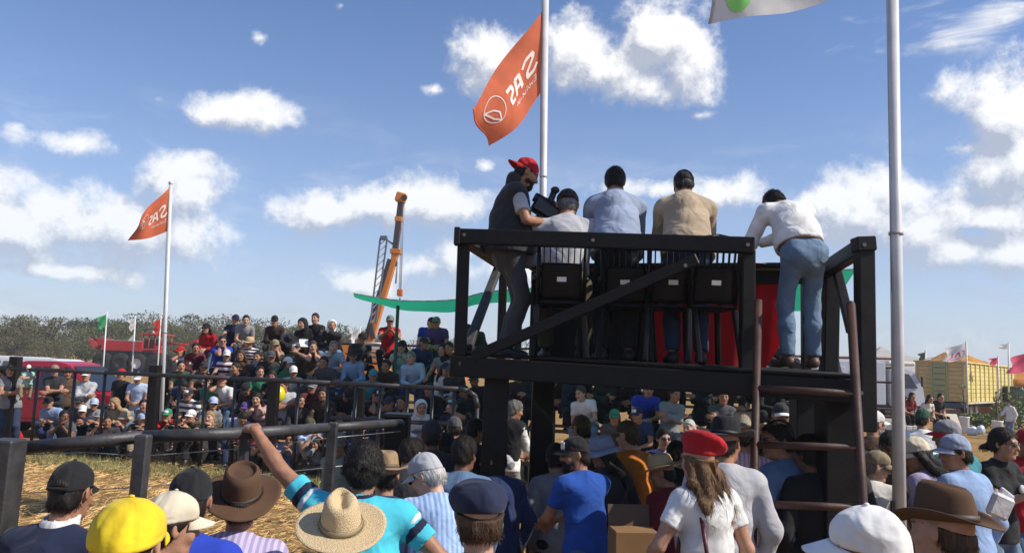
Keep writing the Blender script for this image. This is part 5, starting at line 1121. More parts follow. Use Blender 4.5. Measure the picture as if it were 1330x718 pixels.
    def planter(px, py, D, lab, seed):
        q = P(px, py, D); e = empty('planter', (q[0], D, 0)); meta(e, lab, 'planter', 'white planters along the path')
        MB().rev([(0, 0), (.15, 0), (.165, .03), (.19, .60), (.205, .62), (.205, .66), (.18, .66), (.175, .58), (0, .56)], n=24).build('bucket', PM, e); r = random.Random(seed); p2 = empty('sapling', (q[0], D, .55)); meta(p2, lab.replace('planter', 'sapling').replace('white', 'thin leafy').replace('with a thin', 'of a thin'), 'plant', 'saplings in the planters')
        MB().path([(0, 0, 0), (.02, 0, .6), (-.03, 0, 1.2)], .02, 6).build('stem', mat('bark', (.10, .075, .055), .9), p2)
        for k in range(16):
            a = r.uniform(0, 6.28); z = r.uniform(.35, 1.3); l = r.uniform(.35, .7); d = Vector((math.cos(a), math.sin(a), .45)); o_ = Vector((0, 0, z)); t = d.cross(Vector((0, 0, 1))).normalized() * .035
            mb = MB(); pts = [o_, o_ + d * l * .5 + t, o_ + d * l + Vector((0, 0, -.25 * l)), o_ + d * l * .5 - t]; mb.bm.faces.new([mb.bm.verts.new(x) for x in pts]); mb.build('leaf', LM, p2)
    planter(1253, 566, 33, 'white planter near the wheel of the yellow trailer', 1); planter(1296, 570, 30.5, 'white planter beside the distant man in white shirt', 2)
    # bushes at the right edge
    for i, (px, D, w_, h, lab) in enumerate(((1322, 38, 2.4, 1.7, 'green bush behind the man in white at the right edge'), (1345, 34, 2.6, 2.0, 'tall green bush cut by the right edge'), (1270, 37, 1.6, .7, 'low weeds growing behind the first white planter'))):
        q = P(px, 520, D); e = empty('bush', (q[0], D, 0)); meta(e, lab, 'bush'); V, Q = leaf_cloud(1500, [(random.uniform(-.4, .4) * w_, random.uniform(-.3, .3), h * random.uniform(.25, .7), w_ * .3, w_ * .3, h * .32) for _ in range(7)], .07, 30 + i)
        link('foliage', mesh_np('foliage', V, Q, False), e, [mat('bush_leaf', (.14, .17, .05), .75, nz=.4, nscale=2)]); MB().tube((0, 0, -.05), (0, 0, h * .5), .04, n=6).build('stem', mat('bark', (.10, .075, .055), .9), e)
    # pale block wall, boards and the cream crate
    q = P(1181, 560, 22.5); e = empty('block_wall', (q[0], 22.5, 0)); meta(e, 'low wall of pale stacked blocks right of the thick flagpole', 'wall'); BMm = mat('pale_block', (.50, .48, .45), .85, nz=.25, nscale=5, bump=.3); me = None
    for r in range(6):
        for k in range(4):
            if me is None: o = MB().box((0, 0, 0), (.165, .2, .125), None, .014).build('block', BMm, e); me = o.data
            else: o = link('block', me, e)
            o.location = (-.27 + .18 * k + (.05 if r % 2 else 0), random.uniform(-.012, .012), .07 + .137 * r)
    q = P(1152, 556, 21.5); e = empty('display_board', (q[0], 21.5, 0)); meta(e, 'white printed display board standing left of the thick flagpole', 'sign'); MB().box((0, 0, .62), (.95, .03, .85), Matrix.Rotation(.06, 3, 'X'), .005).build('panel', mat('board_white', (.66, .66, .66), .5), e)
    for s in (-1, 1): MB().beam((s * .42, .03, 1.0), (s * .44, .15, 0), .04, .04).build('leg', M_dark_steel, e)
    mb = MB(); mb.beam((.1, -.06, .95), (.42, -.03, .68), .02, .045); mb.ball((-.05, -.06, .72), .06, 12, (1, .2, 1)); mb.build('print', M_dark_steel, e)
    q = P(1233, 556, 29.5); e = empty('sloping_crate', (q[0], 29.5, 0)); meta(e, 'cream coloured sloping box standing before the first white planter', 'box'); CM = mat('cream_board', (.60, .53, .40), .7)
    MB().box((0, 0, .62), (.72, .05, .62), Matrix.Rotation(-.55, 3, 'X'), .01).build('lid', CM, e); MB().box((0, .22, .30), (.70, .55, .58), None, .01).build('base', mat('crate_dark', (.10, .07, .05), .8), e)
    for (px, py, D, r_, c, lab) in ((1262, 556, 32, .22, (.62, .62, .64), 'white plastic bag on the ground beside the first planter'), (1273, 553, 33, .2, (.45, .55, .64), 'pale blue plastic bag on the ground under the trailer')):
        q = P(px, py, D); V, Q = grow([ell((0, 0, .16), (r_, r_ * .8, .2), I3, .05), ell((.08, .02, .28), (r_ * .5, r_ * .4, .12), I3, .05)], .03, lambda F, X, Y, Z: wr(F, X * 2, Y * 2, Z * 2, .018, 2.)); o = link('plastic_bag', mesh_np('plastic_bag', V, Q), None, [mat('bag_' + str(c[0]), c, .35)]); o.location = (q[0], D, -.03); meta(o, lab, 'bag')
add_right_side()
# ------------------------------------------------------------------ the crowd
def sit(**k):
    d = dict(pelvis=(0, -.02, .555), foot_l=(-.13, .43, .085), foot_r=(.14, .40, .085), lean=12, bend=12, hpitch=6, knee_l=(-.35, .6, 1), knee_r=(.35, .6, 1), wrinkle=.006); d.update(k); return d
def ground(**k):
    d = dict(pelvis=(0, 0, .11), foot_l=(-.16, .62, .07), foot_r=(.15, .58, .07), lean=10, bend=22, hpitch=4, knee_l=(-.3, .3, 1), knee_r=(.3, .3, 1), hand_l=(-.10, .52, .52), hand_r=(.06, .54, .50), curl=.5); d.update(k); return d
POSE = {
 'lap': sit(hand_l=(-.05, .42, .62), hand_r=(.05, .43, .60), lean=26, bend=16, palm_l=(.6, 0, -.8), palm_r=(-.6, 0, -.8), curl=.8),
 'knees': sit(hand_l=(-.17, .44, .63), hand_r=(.17, .42, .63), lean=8, palm_l=(0, 0, -1), palm_r=(0, 0, -1), curl=.35, twist=6),
 'chin': sit(hand_r=(.05, .30, 1.08), elbow_r=(.5, .6, -.8), hdir_r=(-.3, -.3, .9), palm_r=(-.4, -.8, 0), hand_l=(.02, .30, .62), lean=24, bend=18, hpitch=2, curl=.9, elbow_l=(-1, .2, -.5)),
 'clap': sit(hand_l=(-.035, .42, .98), hand_r=(.035, .42, .98), hdir_l=(.1, .6, .8), hdir_r=(-.1, .6, .8), palm_l=(1, 0, 0), palm_r=(-1, 0, 0), curl=.2, lean=10),
 'face': sit(hand_l=(-.05, .29, 1.02), hand_r=(.05, .29, 1.02), hdir_l=(.2, -.1, 1), hdir_r=(-.2, -.1, 1), palm_l=(.7, -.6, 0), palm_r=(-.7, -.6, 0), curl=.8, lean=24, bend=16, elbow_l=(-.5, .4, -1), elbow_r=(.5, .4, -1)),
 'cross': sit(hand_l=(.12, .24, .86), hand_r=(-.12, .27, .88), elbow_l=(-1, .3, -.6), elbow_r=(1, .3, -.6), hdir_l=(1, .1, .1), hdir_r=(-1, .1, .1), palm_l=(0, -1, 0), palm_r=(0, -1, 0), lean=6),
 'down': sit(hand_l=(-.05, .45, .60), hand_r=(.06, .46, .58), lean=38, bend=22, hpitch=42, curl=.7),
 'drink': sit(hand_r=(.03, .26, 1.12), elbow_r=(.9, .3, -.4), hdir_r=(-.6, -.2, .7), palm_r=(-.5, -.8, 0), hand_l=(-.16, .42, .63), lean=8, hpitch=-8, curl=.9),
 'ground': ground(), 'gclasp': ground(lean=22, bend=26, hand_l=(-.03, .50, .50), hand_r=(.05, .52, .46)),
 'squat': ground(pelvis=(0, .05, .33), lean=26, foot_l=(-.17, .28, .085), foot_r=(.17, .26, .085), hand_l=(-.06, .50, .50), hand_r=(.06, .52, .48)),
 'stand': dict(lean=3), 'scross': dict(lean=2, hand_l=(.13, .24, 1.13), hand_r=(-.13, .27, 1.16), elbow_l=(-1, .2, -.6), elbow_r=(1, .2, -.6), hdir_l=(1, .1, .1), hdir_r=(-1, .1, .1), palm_l=(0, -1, 0), palm_r=(0, -1, 0)),
 'sclap': dict(lean=4, hand_l=(-.035, .36, 1.24), hand_r=(.04, .35, 1.23), hdir_l=(.15, .4, .9), hdir_r=(-.2, .4, .9), palm_l=(1, 0, 0), palm_r=(-1, .1, 0), curl=.25),
 'sdown': dict(lean=8, bend=10, hpitch=22, hand_l=(-.06, .34, 1.02), hand_r=(.08, .36, 1.04), curl=.7), 'lean': dict(lean=22, bend=10, hpitch=14, hand_l=(-.18, .62, 1.02), hand_r=(.18, .64, 1.02), curl=.8)}
def variant(pose, sex, slv, **k):
    d = dict(POSE[pose]); d.update(sex=sex, sleeve=slv); d.update(k); return d
SL = {'s': .58, 'l': 1.97}
# px, py of the head, row on the stand (or depth as a float), pose, sex, sleeve, shirt, trousers, hat, hair, skin, label [, extras]
CAP = lambda c, **o: ('cap', c, o)
STR = ('hat', 'straw', dict(bw=.075, curl=.02, dent='flat', h=.10)); BRH = ('hat', 'darkbrown', dict(bw=.085, curl=.035)); BKH = ('hat', 'black', dict(bw=.11, curl=.03, dent='flat'))
SG = 'sunglasses'
CROWD = [
 (268,427,3.6,'lap','f','l','red','lightjeans',CAP('black'),'long dk','mid','long haired woman in red top and pale jeans at the upper left stand end'),
 (297,415,4,'knees','m','s','navy','darkjeans',CAP('navy'),'short dk','mid','man in navy cap and navy shirt on the top row at left'),
 (319,414,4,'lap','m','s','grey','darkgrey',None,'short dk','light','bareheaded youth in grey shirt on the top row beside the navy cap'),
 (294,431,3,'face','m','s','royal','darkjeans',None,'short dk','mid','man with sunglasses in bright blue shirt holding his hands at his chin',SG),
 (323,431,3,'lap','m','s',('navy','hoop'),'khaki',STR,'short gr','mid','man in straw hat and navy white striped shirt leaning forward'),
 (237,457,2.7,'chin','m','s','white','darkgrey',CAP('red'),'short dk','tan','person in bright red cap and white shirt at the left end of the stand'),
 (240,476,2,'lap','m','s','darkgreen','charcoal',None,'short dk','mid','dark haired man in dark green shirt with folded arms behind the rail'),
 (288,461,2.6,'knees','m','s',('maroon','band'),'black',CAP('white'),'short dk','mid','boy in white cap and maroon sports shirt'),
 (313,461,2.5,'lap','f','l','brown','darkbrown',None,'long br','tan','woman wrapped in a brown shawl below the straw hat'),
 (333,464,2.4,'chin','m','l','navy','black',None,'short dk','tan','dark person in navy jacket right of the brown shawl'),
 (338,483,1.8,'lap','m','s','green','charcoal',None,'short dk','mid','young man in grey green shirt with one hand on the rail'),
 (274,494,1.4,'lap','m','s','green','darkjeans',None,'short br','light','man in green shirt with white sleeves seated left of the red cap'),
 (288,495,1.4,'chin','m','s','white','jeans',CAP('darkred'),'short dk','mid','man in dark red cap and white shirt propping his chin'),
 (224,495,1.4,'down','m','s','darkblue','black',None,'short dk','tan','person bending face down behind the flagpole in dark blue'),
 (240,512,1,'lap','m','l',('darkgrey','band'),'black',CAP('charcoal',front='white'),'short dk','tan','man in dark cap with pale front and dark striped jacket'),
 (216,529,.3,'gclasp','m','s','red','darkgrey',CAP('green',front='white'),'short dk','mid','man in plain red shirt and green white cap behind the slim flagpole'),
 (248,531,.3,'gclasp','m','l','olive','darkgrey',CAP('white'),'short dk','mid','smiling man in white cap and dark olive jacket'),
 (275,537,.3,'gclasp','m','l','olive','charcoal',None,'short bl','light','fair haired person in olive top and dark vest on the ground'),
 (274,524,.9,'lap','f','s','grey','black',CAP('paleblue'),'long br','mid','woman in pale blue cap partly hidden behind the fair haired person'),
 (300,541,.3,'down','m','s','lightblue','darkjeans',None,'short dk','mid','bent person in pale blue shirt low behind the rail'),
 (314,531,.7,'lap','m','l','maroon','black',CAP('purple'),'short dk','tan','person in purple cap low behind the rail'),
 (336,518,.9,'face','f','s','pink','lightjeans',None,'long dk','light','small child in pale pink top with both hands at the mouth'),
 (359,417,4,'lap','m','l','darkbrown','charcoal',CAP('black'),'short dk','mid','man in brown jacket, black cap and sunglasses on the top row',SG),
 (396,421,4,'lap','f','l','black','black',('hood','black'),'trim dk','mid','person in black hood holding a white paper on the top row'),
 (410,414,4.2,'knees','m','l','black','black',None,'short dk','mid','dark haired man in black jacket beside the black hood'),
 (427,423,4,'chin','m','l','black','lightjeans',('hood','white'),'trim dk','mid','person with white hood and black sleeves bending forward on the top row'),
 (376,436,3.4,'down','m','l','black','black',BKH,'short dk','tan','person under a broad black hat with lowered head'),
 (362,449,2.9,'face','f','s','khaki','darkbrown',CAP('khaki'),'long bl','light','blond woman in khaki top and sunglasses below the black hat',SG),
 (381,452,2.9,'drink','m','s','olive','grey',CAP('darkgrey'),'short dk','mid','man in olive vest drinking beside the blond woman'),
 (408,451,3,'face','f','s','brown','black',None,'long br','light','brown haired woman in brown top resting her face on both hands'),
 (437,450,3,'chin','m','s','paleblue','jeans',None,'short gr','light','man in pale blue shirt and jeans holding his face'),
 (369,472,2.2,'lap','f','s','green','black',CAP('white'),'long dk','mid','person in bright green shirt with white cap holding a yellow sheet'),
 (385,482,1.9,'lap','m','s','offwhite','brown',CAP('white'),'short dk','tan','person with white peaked cap left of the grey bundle'),
 (400,488,1.8,'down','m','l','darkgrey','charcoal',CAP('darkgrey'),'short dk','tan','person in dark grey bending over below the brown haired woman'),
 (461,463,2.7,'lap','m','l','lightblue','darkjeans',BRH,'short dk','tan','man in blue shirt and brown brimmed hat with forearms on his knees'),
 (372,501,1.4,'cross','m','s','lightgrey','black',None,'short dk','tan','man in light grey shirt with crossed arms beside the yellow balloon'),
 (402,504,1.4,'chin','m','l','maroon','black',CAP('grey'),'short dk','tan','man in grey cap and maroon jersey leaning on his hand'),
 (438,508,1.4,'down','m','s','black','charcoal',CAP('black'),'short dk','tan','man in black shirt and black cap looking at his hands'),
 (422,512,1.2,'knees','m','l','darkbrown','charcoal',None,'short dk','tan','man in dark brown pullover between the grey cap and the black shirt'),
 (407,541,.3,'gclasp','m','s','paleblue','khaki',CAP('olive'),'trim bl','light','fair man in olive cap and pale blue shirt sitting low'),
 (373,572,.05,'gclasp','m','s','lightblue','brown',None,'short dk','tan','dark haired person with pale blue sleeve on the ground below the rail'),
 (409,577,.0,'chin','f','l','grey','darkgrey',None,'long dk','tan','person in grey with hand at the face on the ground below the rail'),
 (507,417,4,'clap','m','s','red','black',CAP('greygreen'),'short dk','tan','clapping man in red shirt, grey green cap and sunglasses on the top row',SG),
 (553,412,4,'lap','m','s','royal','jeans',CAP('navy'),'short dk','light','man in blue shirt and navy cap on the top row left of the platform'),
 (570,418,4,'lap','m','s','purple','black',CAP('greygreen'),'short dk','mid','man in dark vest over purple sleeves with pale cap on the top row',SG),
 (612,419,4,'down','m','l','charcoal','darkjeans',CAP('black'),'short dk','tan','hunched man in charcoal jacket behind the corner post of the platform'),
 (519,450,3,'clap','f','s','mint','grey',CAP('black'),'long br','light','clapping woman in mint sleeves and dark cap'),
 (535,464,2.6,'lap','m','l','paleblue','darkblue',None,'short gr','light','old man in pale blue pullover with a navy scarf'),
 (573,455,3,'knees','m','s','grey','black',None,'short dk','mid','dark haired young man in grey shirt under the purple vest'),
 (572,479,2.2,'lap','f','l','offwhite','black',CAP('navy'),'long dk','mid','long haired woman in white hooded top and navy cap'),
 (480,488,1.9,'lap','m','s','teal','brown',CAP('teal'),'short dk','tan','person in teal cap below the blue shirted man'),
 (621,493,2,'knees','m','l','black','black',CAP('black'),'short dk','dark','dark clothed man beside the left leg of the platform'),
 (489,513,1.2,'face','m','s','black','jeans',CAP('black',front='white'),'short dk','tan','man in black shirt and white fronted cap with hands at his mouth'),
 (525,521,1.0,'face','m','s','maroon','black',None,'short dk','tan','man in maroon shirt with both hands before his mouth'),
 (545,527,.8,'lap','f','l','white','black',('hood','white'),'trim dk','mid','smiling woman with a white scarf over her head'),
 (592,527,.7,'drink','m','s','navy','black',CAP('navy',front='mint'),'short dk','tan','man in navy cap with pale front drinking from a bottle'),
 (465,522,1.0,'down','m','s','paleblue','darkgrey',None,'short dk','tan','bent person in pale blue shirt right of the black cap'),
 (757,502,1.6,'lap','m','s','white','lightjeans',None,'short br','light','young man in white T-shirt seated under the platform'),
 (800,527,.9,'lap','m','s','darkgrey','black',CAP('green'),'short dk','tan','boy in bright green cap under the platform'),
 (823,523,1.0,'lap','m','s','darkblue','black',CAP('navy',front='white'),'short dk','tan','boy in navy cap with white front under the platform'),
 (838,505,1.9,'lap','m','s','royal','black',None,'short dk','mid','man in bright blue shirt seated under the platform'),
 (866,512,1.6,'cross','m','l','grey','grey',None,'short dk','tan','man in grey sweater seated under the platform'),
 (935,515,1.6,'cross','m','s','darkgrey','grey',None,'short dk','tan','man in dark T-shirt with bare forearms under the platform'),
 (897,556,.6,'lap','m','s','grey','black',None,'short sv','light','white haired person sitting behind the red beret'),
 (1014,420,4.0,'cross','m','s','black','black',None,'short dk','mid','man in black shirt on the top row right of the red cloth'),
 (1021,452,3.0,'chin','f','s','maroon','black',CAP('red'),'long dk','mid','woman in red headwear seen past the leg of the jeans'),
 (985,463,2.9,'down','m','s','black','black',None,'short dk','tan','man bending in black behind the front post of the platform'),
 (256,504,1.6,'down','m','l','charcoal','black',None,'short dk','tan','dark clothed onlooker low between the green shirts'),  # filler onlookers from here, dressed dark to stand for the shaded gaps
 (262,478,2.2,'lap','m','s','darkgrey','black',CAP('charcoal'),'short dk','tan','man in charcoal cap and dark grey shirt right of the dark green shirt'),
 (303,479,2.0,'chin','m','l','black','black',None,'short dk','tan','man in black jacket below the brown shawl'),
 (318,502,1.4,'down','m','l','darkbrown','black',CAP('black'),'short dk','tan','man in black cap and brown jacket left of the child in pink'),
 (352,488,1.7,'lap','f','l','black','black',None,'long dk','tan','long haired woman in black behind the third thick fence post'),
 (349,462,2.5,'lap','m','l','charcoal','black',CAP('darkgrey'),'short dk','tan','man in dark cap left of the blond woman'),
 (388,522,.9,'lap','m','l','charcoal','black',None,'short dk','tan','dark onlooker between the light grey shirt and the olive cap'),
 (423,470,2.3,'lap','m','s','darkgrey','darkjeans',None,'short dk','tan','man in dark grey shirt below the pale blue shirt'),
 (450,492,1.8,'down','m','l','darkblue','black',CAP('black'),'short dk','tan','man in dark blue with lowered black cap'),
 (498,474,2.3,'lap','m','l','darkbrown','black',None,'short dk','tan','man in brown jacket below the clapping woman'),
 (506,520,.9,'lap','m','l','charcoal','black',CAP('charcoal'),'short dk','tan','man in charcoal between the two onlookers with raised hands'),
 (556,500,1.5,'lap','m','l','black','black',None,'short dk','tan','man in black above the woman with the white scarf'),
 (549,447,3.2,'lap','m','l','darkblue','darkjeans',CAP('navy'),'short dk','tan','man in dark blue below the navy cap of the top row'),
 (592,478,2.2,'lap','m','l','charcoal','black',CAP('darkgrey'),'short dk','tan','man in charcoal beside the white hooded top'),
 (601,500,1.4,'chin','m','l','black','black',None,'short dk','dark','man in black resting his chin above the drinking man'),
 (440,548,.25,'gclasp','m','l','charcoal','black',CAP('black'),'short dk','tan','man in charcoal and black cap low on the ground right of the olive cap'),
 (470,553,.25,'gclasp','m','s','darkblue','black',None,'short dk','tan','man in dark blue low on the ground behind the timber rail'),
 (345,560,.1,'gclasp','m','s','maroon','black',None,'short dk','tan','man in maroon on the ground left of the pale blue sleeve'),
 (322,568,.05,'gclasp','m','l','darkbrown','black',CAP('brown'),'short dk','tan','man in brown cap on the ground behind the gripping hand'),
 (560,548,.3,'gclasp','m','s','grey','black',None,'short dk','tan','man in grey on the ground under the white scarf'),
 (505,552,.2,'gclasp','m','l','black','black',CAP('grey'),'short dk','tan','man in grey cap and black on the ground left of the gate post'),
 (470,440,3.4,'lap','m','l','charcoal','black',CAP('black'),'short dk','tan','man in charcoal jacket left of the white chair'),
 (588,452,3.1,'lap','m','l','black','black',None,'short dk','tan','man in black below the hunched charcoal jacket'),
 (258,452,2.9,'lap','m','l','maroon','black',None,'short dk','tan','person in maroon at the knees of the long haired woman in red'),
 (228,545,.2,'gclasp','m','l','charcoal','black',None,'short dk','tan','dark clothed man on the ground beside the red shirt'),
 (258,560,.1,'gclasp','m','l','darkbrown','black',None,'short dk','tan','man in dark brown in front of the olive jacket'),
 (142,548,16.1,'ground','m','l','charcoal','black',None,'short dk','tan','dark clothed youth on the ground below the grey cap'),
 (100,508,17.3,'squat','m','s','darkgrey','black',CAP('charcoal'),'short dk','tan','man in charcoal cap right of the light blue shirt'),
 (668,487,2.35,'lap','m','l','charcoal','black',None,'short dk','tan','shaded onlooker in charcoal under the left end of the deck'),  # rows added under the deck, their dark clothes carry its shade as colour
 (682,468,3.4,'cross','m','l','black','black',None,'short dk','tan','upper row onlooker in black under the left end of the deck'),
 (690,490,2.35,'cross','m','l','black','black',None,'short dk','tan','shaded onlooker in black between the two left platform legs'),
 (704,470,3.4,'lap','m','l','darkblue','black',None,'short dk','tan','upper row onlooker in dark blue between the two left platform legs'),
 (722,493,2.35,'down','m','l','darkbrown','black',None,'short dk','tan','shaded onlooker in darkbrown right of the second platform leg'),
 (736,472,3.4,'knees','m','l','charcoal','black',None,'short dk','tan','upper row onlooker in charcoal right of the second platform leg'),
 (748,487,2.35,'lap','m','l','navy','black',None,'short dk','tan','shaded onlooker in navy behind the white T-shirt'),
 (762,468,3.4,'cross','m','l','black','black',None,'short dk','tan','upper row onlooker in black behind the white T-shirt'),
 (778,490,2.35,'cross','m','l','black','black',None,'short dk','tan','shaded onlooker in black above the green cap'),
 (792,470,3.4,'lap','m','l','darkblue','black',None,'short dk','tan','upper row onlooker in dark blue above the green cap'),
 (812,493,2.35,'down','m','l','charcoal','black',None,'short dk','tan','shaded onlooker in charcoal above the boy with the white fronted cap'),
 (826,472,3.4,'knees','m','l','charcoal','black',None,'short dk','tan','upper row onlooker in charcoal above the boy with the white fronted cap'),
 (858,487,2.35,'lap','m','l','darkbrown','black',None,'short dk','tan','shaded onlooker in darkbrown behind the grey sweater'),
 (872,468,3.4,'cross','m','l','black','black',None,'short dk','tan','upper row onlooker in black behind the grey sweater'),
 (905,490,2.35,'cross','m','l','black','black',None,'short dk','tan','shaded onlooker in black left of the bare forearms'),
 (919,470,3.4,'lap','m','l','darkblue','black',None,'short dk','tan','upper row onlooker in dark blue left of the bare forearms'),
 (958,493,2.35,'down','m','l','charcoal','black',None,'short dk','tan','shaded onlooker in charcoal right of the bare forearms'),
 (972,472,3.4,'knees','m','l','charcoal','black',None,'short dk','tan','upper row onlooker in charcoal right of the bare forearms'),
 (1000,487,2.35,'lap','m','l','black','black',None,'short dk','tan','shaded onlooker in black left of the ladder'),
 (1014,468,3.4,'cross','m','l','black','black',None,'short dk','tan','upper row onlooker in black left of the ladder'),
 # left of the stand, behind the far fence
 (1,487,17.2,'stand','m','s','greygreen','black',None,'short dk','mid','man in green shirt cut by the left edge'),
 (21,481,16.6,'scross','m','s','grey','darkjeans',None,'short dk','mid','man with crossed arms standing behind the first thick fence post'),
 (79,481,18.2,'scross','m','s','charcoal','black',CAP('khaki'),'short gr','mid','standing man in charcoal shirt and khaki cap before the pickup'),
 (93,484,18.4,'stand','m','l','brown','black',None,'short dk','tan','standing person in brown between khaki cap and white vest'),
 (118,488,17.6,'scross','m','l','lightgrey','charcoal',CAP('offwhite'),'short sv','mid','grey clad man in off white cap standing before the pickup bonnet'),
 (67,513,17.0,'squat','m','s','lightblue','darkblue',CAP('black'),'short dk','mid','man in light blue shirt, black cap and sunglasses at left',SG),
 (81,541,16.3,'gclasp','m','s','darkgrey','jeans',None,'short dk','dark','dark haired man in grey T-shirt sitting on the ground at left'),
 (120,513,17.0,'squat','m','l','grey','charcoal',CAP('paleblue'),'short dk','tan','man in pale blue cap and grey pullover crouching'),
 (129,526,16.5,'gclasp','m','s','black','black',CAP('grey'),'short dk','mid','man in grey cap and black T-shirt with clasped hands'),
 (153,486,17.9,'stand','m','s','black','black',CAP('red'),'short dk','mid','broad man in black shirt standing before the pickup wing'),
 (178,491,17.7,'sdown','m','s','paleblue','black',CAP('white'),'short dk','mid','man in white cap and pale blue shirt looking down'),
 (163,527,16.5,'gclasp','m','s','denim','charcoal',('bucket','beige'),'short dk','mid','man in beige cloth hat and blue shirt on the ground'),
 (184,528,16.3,'gclasp','m','s','charcoal','khaki',CAP('paleblue'),'short dk','mid','man in pale cap, charcoal shirt and khaki trousers beside the thick fence post'),
 (186,509,17.1,'squat','m','s',('grey','check'),'black',None,'short dk','mid','dark haired man in checked shirt beside the thick fence post'),
 (150,511,17.2,'squat','f','l','beige','beige',None,'long bl','mid','person in beige with fair hair crouching behind the cloth hat'),
 (207,474,18.6,'stand','m','l','darkbrown','black',None,'short dk','tan','dark person standing behind the slim flagpole'),
 (108,531,16.9,'ground','m','s','navy','black',CAP('white'),'short dk','tan','boy in white cap low between the grey caps'),
]
HAIR = {'dk': 'darkhair', 'br': 'brownhair', 'bl': 'blond', 'gr': 'greyhair', 'sv': 'silverhair'}
def add_crowd():
    global SMAX, SMIN
    SMAX, SMIN = 1.0, .86
    for i, c in enumerate(CROWD):
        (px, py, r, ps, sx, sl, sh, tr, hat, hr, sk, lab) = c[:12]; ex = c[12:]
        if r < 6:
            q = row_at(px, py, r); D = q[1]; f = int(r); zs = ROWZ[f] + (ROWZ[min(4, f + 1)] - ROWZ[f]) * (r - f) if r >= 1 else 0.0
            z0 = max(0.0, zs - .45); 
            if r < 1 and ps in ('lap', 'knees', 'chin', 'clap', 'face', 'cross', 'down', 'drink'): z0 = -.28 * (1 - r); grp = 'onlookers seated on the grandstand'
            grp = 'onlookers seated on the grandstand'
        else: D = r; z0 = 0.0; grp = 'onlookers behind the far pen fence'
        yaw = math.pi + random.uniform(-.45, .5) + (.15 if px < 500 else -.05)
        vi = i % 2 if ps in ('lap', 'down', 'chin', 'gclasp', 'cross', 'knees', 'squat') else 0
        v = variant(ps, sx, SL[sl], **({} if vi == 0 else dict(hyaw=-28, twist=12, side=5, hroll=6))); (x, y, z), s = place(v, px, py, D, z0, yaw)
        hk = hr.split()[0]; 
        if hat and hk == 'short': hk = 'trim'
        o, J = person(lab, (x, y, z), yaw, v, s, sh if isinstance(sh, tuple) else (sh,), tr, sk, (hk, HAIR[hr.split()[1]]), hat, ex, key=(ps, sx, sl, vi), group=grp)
        sc_z = P(px, py, D)[2] - z - J['H'][2] * s                                    # small correction so that heads stand where they are seen
        o.location.z += max(-.25, min(.22, sc_z)) if r < 6 else max(-.08, min(.1, sc_z))
        fs = float(rng.uniform(.95, 1.10)) * (-1 if i % 3 == 1 else 1); o.scale = (s * fs, s, s); o.rotation_euler = (random.uniform(-.05, .05), random.uniform(-.07, .07), yaw)
        ITEMS.append((lab, o, J, s, yaw))
ITEMS = []
add_crowd(); SMAX, SMIN = 1.12, .80
def at_hand(lab, side='r'):
    for (l, o, J, s, yaw) in ITEMS:
        if l == lab: return o.matrix_basis @ Vector(J['X' + side] + J['hd' + side] * .09), yaw
def add_crowd_items():
    def sheet(lab, side, c, size, txt, name='paper_sheet', tilt=.9):
        p, ya = at_hand(lab, side); o = MB().box((0, 0, 0), (size[0], .004, size[1])).build(name, mat('sheet_' + str(c), c, .8)); o.location = p + Vector((0, 0, size[1] * .3)); o.rotation_euler = (tilt, 0, ya + .2); meta(o, txt, 'paper')
    sheet('person in black hood holding a white paper on the top row', 'r', (.7, .7, .7), (.2, .28), 'white paper held by the person in the black hood')
    sheet('person in bright green shirt with white cap holding a yellow sheet', 'r', (.66, .62, .30), (.22, .30), 'pale yellow sheet held by the person in the green shirt')
    q = P(361, 512, 15.6); e = empty('balloon', tuple(q)); meta(e, 'yellow balloon beside the third thick fence post', 'balloon'); MB().ball((0, 0, 0), .155, 20, (.9, .9, 1.1)).build('skin', mat('balloon_yellow', (.68, .58, .02), .25, coat=.4), e); MB().tube((0, 0, -.16), (0, 0, -.19), .012, .02, 8).build('knot', mat('balloon_yellow', (.68, .58, .02), .25), e)
    p, ya = at_hand('man in navy cap with pale front drinking from a bottle'); b = MB().rev([(0, 0), (.035, 0), (.036, .15), (.015, .2), (.014, .23), (0, .23)], n=14); o = b.build('bottle', mat('clear_bottle', (.55, .60, .62), .15)); o.location = p; o.rotation_euler = (-.9, .3, 0); meta(o, 'pale bottle lifted by the drinking man in navy cap', 'bottle')
    p, ya = at_hand('man in olive vest drinking beside the blond woman'); o = MB().rev([(0, 0), (.035, 0), (.04, .1), (.038, .1), (0, .09)], n=14).build('cup', M_white_plastic); o.location = p; meta(o, 'pale cup in the hand of the man in the olive vest', 'cup')
    # scarf of the old man, child on the arm, red bag
    q = P(37, 478, 16.3); v = dict(POSE['cross'], sex='m', sleeve=.58); (x, y, z), s = place(v, 37, 478, 16.3, .95, math.pi + .5); person('small child in white cap and mint shirt carried on the arm of a standing man', (x, y, q[2] - skel(v)['H'][2] * .52), math.pi + .5, v, .52, ('mint',), 'khaki', 'light', ('trim', 'brownhair'), CAP('white'), (), key=('cross', 'm', 's', 0))
    q = P(23, 560, 16.8); V, Q = grow([ell((0, 0, .2), (.13, .10, .2), I3, .05), cone((-.06, 0, .38), (.06, 0, .38), .02, .02, .02)], .02); o = link('red_bag', mesh_np('red_bag', V, Q), None, [fabric('red')]); o.location = (q[0], 16.8, 0); meta(o, 'red cloth bag on the ground beside the first thick fence post', 'bag')
add_crowd_items()
